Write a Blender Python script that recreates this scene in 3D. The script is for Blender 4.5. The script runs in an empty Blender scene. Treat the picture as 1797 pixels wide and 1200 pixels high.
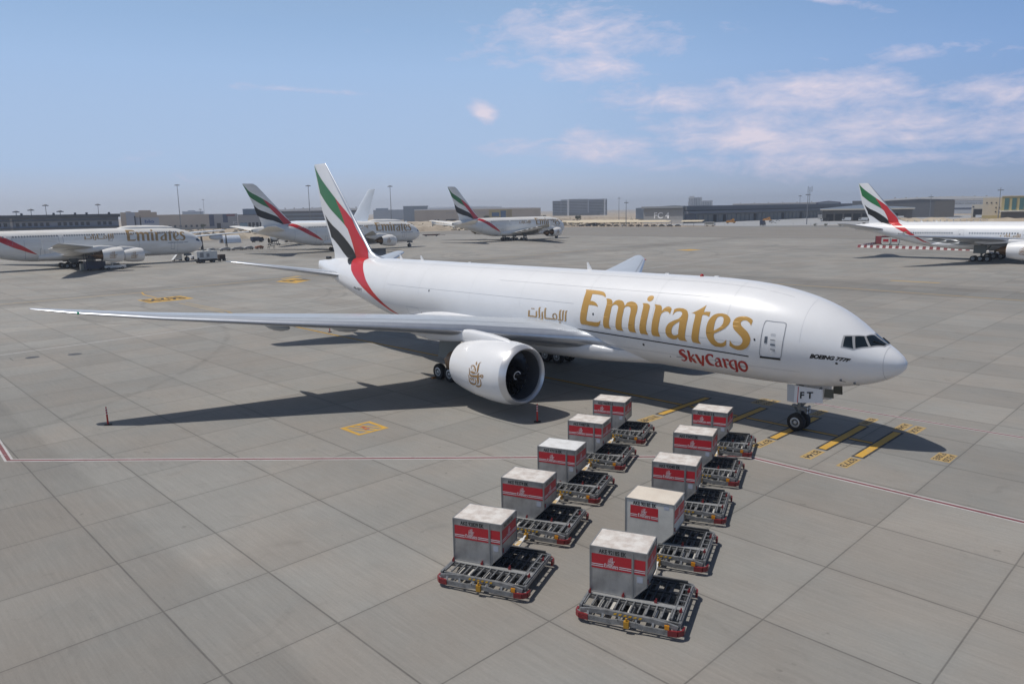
import bpy, bmesh, math, random
import numpy as np
from math import radians as R, sin, cos, pi, tan
from mathutils import Vector, Matrix, geometry
random.seed(7)
C = bpy.context.scene
LINK = C.collection.objects.link

# ------------------------------------------------------------------ camera
cam = bpy.data.objects.new('camera', bpy.data.cameras.new('camera')); LINK(cam)
CAMP = Vector((14.043, -42.648, 13.396)); YAW, PITCH, ROLL = 2.385320, -0.173675, -0.018164
fw = Vector((cos(YAW)*cos(PITCH), sin(YAW)*cos(PITCH), sin(PITCH)))
rt = Vector((sin(YAW), -cos(YAW), 0)); up = rt.cross(fw)
r2 = rt*cos(ROLL)+up*sin(ROLL); u2 = up*cos(ROLL)-rt*sin(ROLL)
cam.matrix_world = Matrix(((r2.x, u2.x, -fw.x, CAMP.x), (r2.y, u2.y, -fw.y, CAMP.y), (r2.z, u2.z, -fw.z, CAMP.z), (0, 0, 0, 1)))
cam.data.sensor_width = 36; cam.data.lens = 36*1308.29/1797
cam.data.clip_start = .5; cam.data.clip_end = 20000
C.camera = cam

# ------------------------------------------------------------------ sun, sky, exposure
SUNV = Vector((-.37, -.315, 1)).normalized()
sun = bpy.data.objects.new('sun', bpy.data.lights.new('sun', 'SUN')); LINK(sun)
sun.data.energy = 3.2; sun.data.angle = R(.5); sun.data.color = (1, .96, .90)
sun.rotation_euler = SUNV.to_track_quat('Z', 'Y').to_euler()
C.view_settings.view_transform = 'Standard'; C.view_settings.look = 'None'
C.view_settings.exposure = 0; C.view_settings.gamma = 1
W = bpy.data.worlds.new('World'); C.world = W; W.use_nodes = True
wn, wl = W.node_tree.nodes, W.node_tree.links
wn.clear()
def N(t, **k):
    n = wn.new(t)
    for a, b in k.items(): setattr(n, a, b)
    return n
def wmath(op, a, b=None, c=None, clamp=False):
    n = N('ShaderNodeMath', operation=op, use_clamp=clamp)
    for i, v in enumerate((a, b, c)):
        if v is None: continue
        if isinstance(v, (int, float)): n.inputs[i].default_value = v
        else: wl.new(v, n.inputs[i])
    return n.outputs[0]
sky = N('ShaderNodeTexSky', sky_type='NISHITA'); sky.sun_disc = False
sky.sun_elevation = math.asin(SUNV.z); sky.sun_rotation = math.atan2(SUNV.x, SUNV.y)
sky.altitude = 0; sky.air_density = 1.0; sky.dust_density = 1.6; sky.ozone_density = 1.5
tc = N('ShaderNodeTexCoord'); sep = N('ShaderNodeSeparateXYZ'); wl.new(tc.outputs['Generated'], sep.inputs[0])
# azimuth (degrees, positive to the right of the apron heading) and elevation (degrees)
HX, HY = cos(YAW), sin(YAW)
fwd = wmath('ADD', wmath('MULTIPLY', sep.outputs[0], HX), wmath('MULTIPLY', sep.outputs[1], HY))
rgt = wmath('ADD', wmath('MULTIPLY', sep.outputs[0], HY), wmath('MULTIPLY', sep.outputs[1], -HX))
az = wmath('MULTIPLY', wmath('ARCTAN2', rgt, fwd), 180/pi)
el = wmath('MULTIPLY', wmath('ARCSINE', sep.outputs[2]), 180/pi)
comb = N('ShaderNodeCombineXYZ'); wl.new(az, comb.inputs[0]); wl.new(el, comb.inputs[1])
def blob(a, e, ra, re, tilt=0, s=1.0):
    da = wmath('SUBTRACT', az, a); de = wmath('SUBTRACT', el, e)
    if tilt: de = wmath('SUBTRACT', de, wmath('MULTIPLY', da, tilt))
    q = wmath('ADD', wmath('POWER', wmath('ABSOLUTE', wmath('DIVIDE', da, ra)), 2), wmath('POWER', wmath('ABSOLUTE', wmath('DIVIDE', de, re)), 2))
    return wmath('MULTIPLY', wmath('EXPONENT', wmath('MULTIPLY', q, -1)), s)
def wnoise(sc, stretch, det=6, rough=.6, dist=.3, loc=0):
    m = N('ShaderNodeMapping'); m.inputs['Scale'].default_value = (sc/stretch, sc, 1); m.inputs['Location'].default_value = (loc, loc*.7, 0)
    m.inputs['Rotation'].default_value = (0, 0, R(-8))
    wl.new(comb.outputs[0], m.inputs[0])
    n = N('ShaderNodeTexNoise'); n.inputs['Scale'].default_value = 1; n.inputs['Detail'].default_value = det
    n.inputs['Roughness'].default_value = rough; n.inputs['Distortion'].default_value = dist
    wl.new(m.outputs[0], n.inputs['Vector']); return n.outputs['Fac']
CLOUDS = [(6.5, 12.2, 9, 2.0, -.05, .78), (6.5, 10.1, 4.2, 1.0, -.08, .95), (-1.8, 7.2, 1.25, 1.0, -.3, 1.2), (12, 7.7, 5.5, 1.2, -.05, .92),
          (23, 7.4, 10, 1.7, -.04, 1.0), (33, 6.8, 7, 1.4, -.05, .95), (7, 4.5, 6.5, 1.4, 0, .98), (17, 5.0, 9, 1.9, -.03, .98), (26, 5.0, 10, 2.2, -.04, 1.0),
          (34, 4.4, 9, 2.0, -.02, .92), (20, 3.0, 17, 1.1, -.01, .82), (1, 4.6, 4, 1.0, 0, .75), (20.5, 13.8, 4.5, .36, -.28, .95), (-13, 8.6, 8, .28, -.05, .64), (-6, 15.8, 3.5, .45, 0, .9), (29, 9.5, 9, 1.0, -.05, .6)]
acc = None
for b in CLOUDS:
    v = blob(*b); acc = v if acc is None else wmath('MAXIMUM', acc, v)
n1 = wnoise(.24, 3.0, 8, .62, 1.1, 3); n2 = wnoise(.85, 2.6, 7, .66, .8, 11); n3 = wnoise(2.6, 3.2, 5, .6, .4, 27)
nn = wmath('ADD', wmath('ADD', wmath('MULTIPLY', n1, .50), wmath('MULTIPLY', n2, .34)), wmath('MULTIPLY', n3, .16))
nn = wmath('ADD', wmath('MULTIPLY', wmath('SUBTRACT', nn, .5), 2.7), .5)
dens = wmath('SUBTRACT', nn, wmath('SUBTRACT', .76, wmath('MULTIPLY', acc, .74)))
dens = wmath('MULTIPLY', dens, 1.55, clamp=True)
dens = wmath('POWER', dens, .8)
# soften with height above the horizon haze
rampn = N('ShaderNodeMapRange'); wl.new(el, rampn.inputs[0])
rampn.inputs[1].default_value = 0; rampn.inputs[2].default_value = 13; rampn.clamp = True
hz = N('ShaderNodeValToRGB'); wl.new(rampn.outputs[0], hz.inputs[0])
cr = hz.color_ramp
cr.elements[0].position = 0; cr.elements[0].color = (.47, .505, .59, 1)
cr.elements[1].position = 1; cr.elements[1].color = (.335, .515, .81, 1)
for ps, c_ in ((.10, (.475, .54, .675, 1)), (.26, (.415, .56, .80, 1)), (.6, (.385, .54, .80, 1))): e = cr.elements.new(ps); e.color = c_
SKYK = .05
def mix(f, a, b):
    n = N('ShaderNodeMix', data_type='RGBA')
    if isinstance(f, (int, float)): n.inputs[0].default_value = f
    else: wl.new(f, n.inputs[0])
    for i, v in ((6, a), (7, b)):
        if isinstance(v, tuple): n.inputs[i].default_value = v
        else: wl.new(v, n.inputs[i])
    return n.outputs[2]
# the dusty air near the horizon: the sky texture is drawn towards the grey-blue of the desert haze there
sc_ = N('ShaderNodeVectorMath', operation='SCALE'); wl.new(hz.outputs[0], sc_.inputs[0]); sc_.inputs[3].default_value = 1/SKYK
low = N('ShaderNodeMapRange'); wl.new(el, low.inputs[0]); low.inputs[1].default_value = 10; low.inputs[2].default_value = 34
low.inputs[3].default_value = .92; low.inputs[4].default_value = 0
skyc = mix(low.outputs[0], sky.outputs[0], sc_.outputs[0])
ccol = mix(wmath('MULTIPLY', dens, 1, clamp=True), (.54/SKYK, .55/SKYK, .75/SKYK, 1), (.80/SKYK, .72/SKYK, .81/SKYK, 1))
# the sky deepens away from the sun, towards the right of the apron heading
dk = N('ShaderNodeMapRange'); wl.new(az, dk.inputs[0]); dk.inputs[1].default_value = 2; dk.inputs[2].default_value = 38; dk.inputs[3].default_value = 0; dk.inputs[4].default_value = 1
dv_ = N('ShaderNodeVectorMath', operation='MULTIPLY'); wl.new(skyc, dv_.inputs[0]); wl.new(mix(dk.outputs[0], (1.05, 1.04, 1.03, 1), (.63, .73, .87, 1)), dv_.inputs[1]); skyd = dv_.outputs[0]
skyc = mix(wmath('MULTIPLY', dens, .85), skyd, ccol)
bg = N('ShaderNodeBackground'); bg.inputs[1].default_value = SKYK; wl.new(skyc, bg.inputs[0])
wo = N('ShaderNodeOutputWorld'); wl.new(bg.outputs[0], wo.inputs[0])

# ------------------------------------------------------------------ materials
MATS = {}
def mat(name, col, rough=.6, metal=0., var=0., vs=4., stretch=(1, 1, 1), bump=0., bs=20., spec=.5, col2=None, coat=0., emit=None, alpha=None):
    if name in MATS: return MATS[name]
    m = bpy.data.materials.new(name); m.use_nodes = True; MATS[name] = m
    nt = m.node_tree; b = nt.nodes['Principled BSDF']
    b.inputs['Base Color'].default_value = (*col, 1); b.inputs['Roughness'].default_value = rough
    b.inputs['Metallic'].default_value = metal; b.inputs['Specular IOR Level'].default_value = spec
    if coat: b.inputs['Coat Weight'].default_value = coat; b.inputs['Coat Roughness'].default_value = .08
    m.diffuse_color = (*col, 1)
    if var or bump:
        tcn = nt.nodes.new('ShaderNodeTexCoord'); mp = nt.nodes.new('ShaderNodeMapping'); mp.inputs['Scale'].default_value = stretch
        nt.links.new(tcn.outputs['Object'], mp.inputs[0])
    if var:
        n = nt.nodes.new('ShaderNodeTexNoise'); n.inputs['Scale'].default_value = vs; n.inputs['Detail'].default_value = 6; n.inputs['Roughness'].default_value = .65
        nt.links.new(mp.outputs[0], n.inputs['Vector'])
        rp = nt.nodes.new('ShaderNodeValToRGB'); nt.links.new(n.outputs['Fac'], rp.inputs[0])
        c2 = col2 or tuple(c*(1-var) for c in col); c1 = col if col2 else tuple(min(1, c*(1+var*.5)) for c in col)
        rp.color_ramp.elements[0].position = .32; rp.color_ramp.elements[0].color = (*c2, 1)
        rp.color_ramp.elements[1].position = .62; rp.color_ramp.elements[1].color = (*c1, 1)
        nt.links.new(rp.outputs[0], b.inputs['Base Color'])
    if bump:
        n2 = nt.nodes.new('ShaderNodeTexNoise'); n2.inputs['Scale'].default_value = bs; n2.inputs['Detail'].default_value = 4
        nt.links.new(mp.outputs[0], n2.inputs['Vector'])
        bp = nt.nodes.new('ShaderNodeBump'); bp.inputs['Strength'].default_value = bump; bp.inputs['Distance'].default_value = .02
        nt.links.new(n2.outputs['Fac'], bp.inputs['Height']); nt.links.new(bp.outputs[0], b.inputs['Normal'])
    return m

# ------------------------------------------------------------------ mesh helpers
class MB:
    def __init__(s): s.v = []; s.f = []; s.m = []
    def add(s, vs, fs, m=0):
        o = len(s.v); s.v += [tuple(v) for v in vs]; s.f += [tuple(i+o for i in f) for f in fs]; s.m += [m]*len(fs); return s
    def box(s, c, d, m=0, rot=0., mtx=None):
        x, y, z = d[0]/2, d[1]/2, d[2]/2; ca, sa = cos(rot), sin(rot)
        vs = [Vector((c[0]+a*x*ca-b*y*sa, c[1]+a*x*sa+b*y*ca, c[2]+k*z)) for k in (-1, 1) for a, b in ((-1, -1), (1, -1), (1, 1), (-1, 1))]
        return s.add(vs, [(0, 3, 2, 1), (4, 5, 6, 7), (0, 1, 5, 4), (1, 2, 6, 5), (2, 3, 7, 6), (3, 0, 4, 7)], m)
    def bar(s, p, q, w, h, m=0):
        p, q = Vector(p), Vector(q); d = (q-p).normalized(); u = Vector((0, 0, 1)) if abs(d.z) < .95 else Vector((1, 0, 0))
        a = d.cross(u).normalized(); b = a.cross(d).normalized()
        vs = [e+a*(w/2*i)+b*(h/2*j) for e in (p, q) for i, j in ((-1, -1), (1, -1), (1, 1), (-1, 1))]
        return s.add(vs, [(0, 3, 2, 1), (4, 5, 6, 7), (0, 1, 5, 4), (1, 2, 6, 5), (2, 3, 7, 6), (3, 0, 4, 7)], m)
    def cyl(s, p, q, r0, r1=None, n=12, m=0, cap=True):
        r1 = r0 if r1 is None else r1; p, q = Vector(p), Vector(q); d = (q-p).normalized(); u = Vector((0, 0, 1)) if abs(d.z) < .9 else Vector((1, 0, 0))
        a = d.cross(u).normalized(); b = a.cross(d)
        vs = [c+a*(r*cos(2*pi*i/n))+b*(r*sin(2*pi*i/n)) for c, r in ((p, r0), (q, r1)) for i in range(n)]
        fs = [(i, (i+1) % n, n+(i+1) % n, n+i) for i in range(n)]
        if cap: fs += [tuple(range(n))[::-1], tuple(range(n, 2*n))]
        return s.add(vs, fs, m)
    def lathe(s, prof, o, ax, n=32, mats=None):
        # prof: (along axis, radius)
        o = Vector(o); d = Vector(ax).normalized(); u = Vector((0, 0, 1)) if abs(d.z) < .9 else Vector((1, 0, 0))
        a = d.cross(u).normalized(); b = a.cross(d); k = len(prof)
        vs = [o+d*l+a*(r*cos(2*pi*i/n))+b*(r*sin(2*pi*i/n)) for l, r in prof for i in range(n)]
        base = len(s.v); s.v += [tuple(v) for v in vs]
        for j in range(k-1):
            for i in range(n):
                s.f.append((base+j*n+i, base+j*n+(i+1) % n, base+(j+1)*n+(i+1) % n, base+(j+1)*n+i)); s.m.append(mats[j] if mats else 0)
        return s
    def loft(s, loops, m=0, closed=True, cap0=False, cap1=False, mats=None):
        n = len(loops[0]); base = len(s.v)
        for l in loops: s.v += [tuple(v) for v in l]
        for j in range(len(loops)-1):
            for i in range(n if closed else n-1):
                s.f.append((base+j*n+i, base+j*n+(i+1) % n, base+(j+1)*n+(i+1) % n, base+(j+1)*n+i)); s.m.append(mats[i] if mats else m)
        if cap0: s.f.append(tuple(base+i for i in range(n))[::-1]); s.m.append(m)
        if cap1: s.f.append(tuple(base+(len(loops)-1)*n+i for i in range(n))); s.m.append(m)
        return s
    def prism(s, poly, axis, a, b, m=0):
        # poly of 2D points extruded between a and b along axis (0=x,1=y,2=z)
        def P3(p, t):
            q = list(p); q.insert(axis, t); return q
        n = len(poly); vs = [P3(p, a) for p in poly]+[P3(p, b) for p in poly]
        return s.add(vs, [tuple(range(n)), tuple(range(2*n-1, n-1, -1))]+[(i, n+i, n+(i+1) % n, (i+1) % n) for i in range(n)], m)
    def build(s, name, mats, parent=None, smooth=35, bevel=0.):
        me = bpy.data.meshes.new(name); me.from_pydata(s.v, [], s.f)
        for x in (mats if isinstance(mats, (list, tuple)) else [mats]): me.materials.append(x)
        if len(set(s.m)) > 1 or (s.m and s.m[0]): me.polygons.foreach_set('material_index', s.m)
        bm = bmesh.new(); bm.from_mesh(me); bmesh.ops.recalc_face_normals(bm, faces=bm.faces); bm.to_mesh(me); bm.free()
        if smooth:
            me.polygons.foreach_set('use_smooth', [True]*len(me.polygons)); me.set_sharp_from_angle(angle=R(smooth))
        me.update()
        o = bpy.data.objects.new(name, me); LINK(o)
        if parent is not None: o.parent = parent
        if bevel:
            b = o.modifiers.new('edges', 'BEVEL'); b.width = bevel; b.segments = 2; b.limit_method = 'ANGLE'
        return o

def tag(o, label, cat, group=None, kind=None):
    o['label'] = label; o['category'] = cat
    if group: o['group'] = group
    if kind: o['kind'] = kind
    return o
def thing(name, label, cat, loc=(0, 0, 0), rz=0., group=None):
    o = bpy.data.objects.new(name, None); LINK(o); o.location = loc; o.rotation_euler = (0, 0, rz)
    o.empty_display_size = .5
    return tag(o, label, cat, group)
def kids(o): return [c for c in bpy.data.objects if c.parent == o]
KID = {}
def copy_tree(o, parent=None):
    c = o.copy(); LINK(c)
    if parent is not None: c.parent = parent
    for ch in list(o.children): copy_tree(ch, c)
    return c
def struct(name, mb, mats, smooth=0):
    o = mb.build(name, mats, None, smooth); o['kind'] = 'structure'; return o

# ------------------------------------------------------------------ flat shapes laid on curved surfaces
def decal(shapes, fn, name, m, parent, dv=.2, du=0., axis_v=1):
    """shapes: list of ring lists in flat (u,v); fn(u,v) -> point on the surface (already lifted a little)"""
    bm = bmesh.new()
    for rings in shapes:
        vl = [[Vector((p[0], p[1], 0)) for p in r] for r in rings]
        flat = [v for r in vl for v in r]
        bv = [bm.verts.new(v) for v in flat]
        for t in geometry.tessellate_polygon(vl):
            try: bm.faces.new([bv[i] for i in t])
            except ValueError: pass
    return _map(bm, fn, name, m, parent, dv, du)
def _map(bm, fn, name, m, parent, dv, du):
    us = [v.co.x for v in bm.verts]; vs_ = [v.co.y for v in bm.verts]
    def cut(lo, hi, step, no):
        k = math.ceil(lo/step)
        while k*step < hi:
            c = Vector((k*step if no.x else 0, k*step if no.y else 0, 0))
            bmesh.ops.bisect_plane(bm, geom=bm.verts[:]+bm.edges[:]+bm.faces[:], plane_co=c, plane_no=no); k += 1
    if dv: cut(min(vs_), max(vs_), dv, Vector((0, 1, 0)))
    if du: cut(min(us), max(us), du, Vector((1, 0, 0)))
    for f in bm.faces:
        c = [v.co for v in f.verts]
        if sum(c[i-1].x*c[i].y-c[i].x*c[i-1].y for i in range(len(c))) < 0: f.normal_flip()
    nrm = []
    bm.verts.index_update()
    for v in bm.verts:
        a, b2 = v.co.x, v.co.y; p = Vector(fn(a, b2))
        if dv or du:
            n = (Vector(fn(a+.02, b2))-Vector(fn(a-.02, b2))).cross(Vector(fn(a, b2+.02))-Vector(fn(a, b2-.02)))
            nrm.append(n.normalized() if n.length > 1e-10 else Vector((0, 0, 1)))
        v.co = p
    me = bpy.data.meshes.new(name); bm.to_mesh(me); bm.free()
    me.materials.append(m); me.polygons.foreach_set('use_smooth', [True]*len(me.polygons))
    if nrm:
        pn = [p for p in me.polygons if p.area > 1e-6][:1]
        s = 1 if not pn or pn[0].normal.dot(nrm[pn[0].vertices[0]]) > 0 else -1
        me.normals_split_custom_set_from_vertices([n*s for n in nrm])
    o = bpy.data.objects.new(name, me); LINK(o)
    if parent is not None: o.parent = parent
    return o
_txt = {}
def text_flat(s, bold=0., shear=0., w=1.0):
    """triangulated lettering, cap height 1, starting at u=0"""
    key = (s, bold, shear, w)
    if key not in _txt:
        cu = bpy.data.curves.new('lettering', 'FONT'); cu.body = s; cu.size = 1; cu.offset = bold; cu.shear = shear; cu.resolution_u = 4
        o = bpy.data.objects.new('lettering', cu); LINK(o)
        bpy.context.view_layer.update()
        dg = bpy.context.evaluated_depsgraph_get(); me = o.evaluated_get(dg).to_mesh()
        vs = [(v.co.x, v.co.y) for v in me.vertices]; fs = [tuple(p.vertices) for p in me.polygons]
        o.evaluated_get(dg).to_mesh_clear(); bpy.data.objects.remove(o); bpy.data.curves.remove(cu)
        x0 = min(v[0] for v in vs); h = .73
        _txt[key] = ([((v[0]-x0)/h*w, v[1]/h) for v in vs], fs)
    vs, fs = _txt[key]
    return vs, fs, max(v[0] for v in vs)
def text_bm(s, h, o=(0, 0), width=None, bold=.0, shear=0., rot=0., center=False):
    vs, fs, wd = text_flat(s, bold, shear); k = (width/(wd*h)) if width else 1
    bm = bmesh.new(); b = []
    ca, sa = cos(rot), sin(rot)
    for x, y in vs:
        x, y = x*h*k-(wd*h*k/2 if center else 0), y*h
        b.append(bm.verts.new((o[0]+x*ca-y*sa, o[1]+x*sa+y*ca, 0)))
    for f in fs:
        try: bm.faces.new([b[i] for i in f])
        except ValueError: pass
    return bm
def text_on(s, h, fn, name, m, parent, o=(0, 0), dv=0., du=0., **k):
    return _map(text_bm(s, h, o, **k), fn, name, m, parent, dv, du)

def pchip(xs, ys):
    xs = np.array(xs, float); ys = np.array(ys, float); h = np.diff(xs); d = np.diff(ys)/h; n = len(xs); m = np.zeros(n)
    for i in range(1, n-1):
        if d[i-1]*d[i] > 0:
            w1 = 2*h[i]+h[i-1]; w2 = h[i]+2*h[i-1]; m[i] = (w1+w2)/(w1/d[i-1]+w2/d[i])
    m[0] = d[0]; m[-1] = d[-1]
    def f(x):
        i = min(max(int(np.searchsorted(xs, x))-1, 0), n-2); t = (x-xs[i])/h[i]; t2 = t*t; t3 = t2*t
        return float((2*t3-3*t2+1)*ys[i]+(t3-2*t2+t)*h[i]*m[i]+(-2*t3+3*t2)*ys[i+1]+(t3-t2)*h[i]*m[i+1])
    return f
class Hull:
    """aircraft body; stations (aft distance, top, bottom, half width, height of the widest point), t = angle up from the starboard side"""
    def __init__(s, st, cz, e=1.0):
        s.d = [r[0] for r in st]; s.f = [pchip(s.d, [r[k] for r in st]) for k in (1, 2, 3, 4)]; s.cz = cz; s.e = e; s.L = s.d[-1]
    def P(s, x, t, off=0., side=-1):
        d = min(max(-x, 0), s.L); top, bot, hw, zc = (f(d) for f in s.f); c, n = cos(t), sin(t)
        y = hw*math.copysign(abs(c)**s.e, c); z = s.cz+zc+((top-zc) if n > 0 else (zc-bot))*math.copysign(abs(n)**s.e, n)
        if off:
            a = Vector(s.P(x, t+.004)); b = Vector(s.P(x, t-.004)); f = Vector(s.P(x+.05 if d > .1 else x, t)); g = Vector(s.P(x-.05, t))
            nn = (a-b).cross(f-g)
            if nn.length > 1e-9:
                nn.normalize(); p0 = Vector((x, -y, z)); ctr = Vector((x, 0, s.cz+zc))
                if nn.dot(p0-ctr) < 0: nn = -nn
                p0 += nn*off; return (p0.x, p0.y if side < 0 else -p0.y, p0.z)
        return (x, side*y, z)
    def mesh(s, n=96, extra=()):
        ds = sorted(set([0.004, .03]+[x for x in s.d if x > 0]+list(extra))); fine = []
        for a, b in zip(ds, ds[1:]):
            k = max(1, int((b-a)/.9)) if b > 9 else max(1, int((b-a)/.16))
            fine += [a+(b-a)*i/k for i in range(k)]
        fine.append(ds[-1])
        return [[s.P(-d, 2*pi*i/n) for i in range(n)] for d in fine]

def airfoil(n=14):
    """unit chord loop from the trailing edge over the top to the nose and back underneath: (x, thickness part, camber)"""
    pts = []
    for i in range(n+1):
        x = .5*(1+cos(pi*i/n)); pts.append((x, 1))
    for i in range(1, n+1):
        x = .5*(1-cos(pi*i/n)); pts.append((x, -1))
    out = []
    for x, sg in pts[:-1]:
        t = 5*(.2969*math.sqrt(max(x, 0))-.1260*x-.3516*x*x+.2843*x**3-.1030*x**4); cb = .06*x*(1-x)
        out.append((x, sg*t, cb))
    return out
AF = airfoil()
def wing_loops(secs, side=-1, vertical=False):
    """secs: (span, leading edge aft distance, chord, height, thickness ratio, twist degrees)"""
    L = []
    for sp, le, ch, z, tc, tw in secs:
        tl = tan(R(tw)); l = []
        for x, t, cb in AF:
            h = (t*tc+(0 if vertical else cb))*ch
            if vertical: l.append((-(le+x*ch), h, sp))
            else: l.append((-(le+x*ch), side*sp, z+h-x*ch*tl))
        L.append(l)
    return L
LEM = [1 if i in (12, 13, 14, 15) else 0 for i in range(len(AF))]

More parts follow.
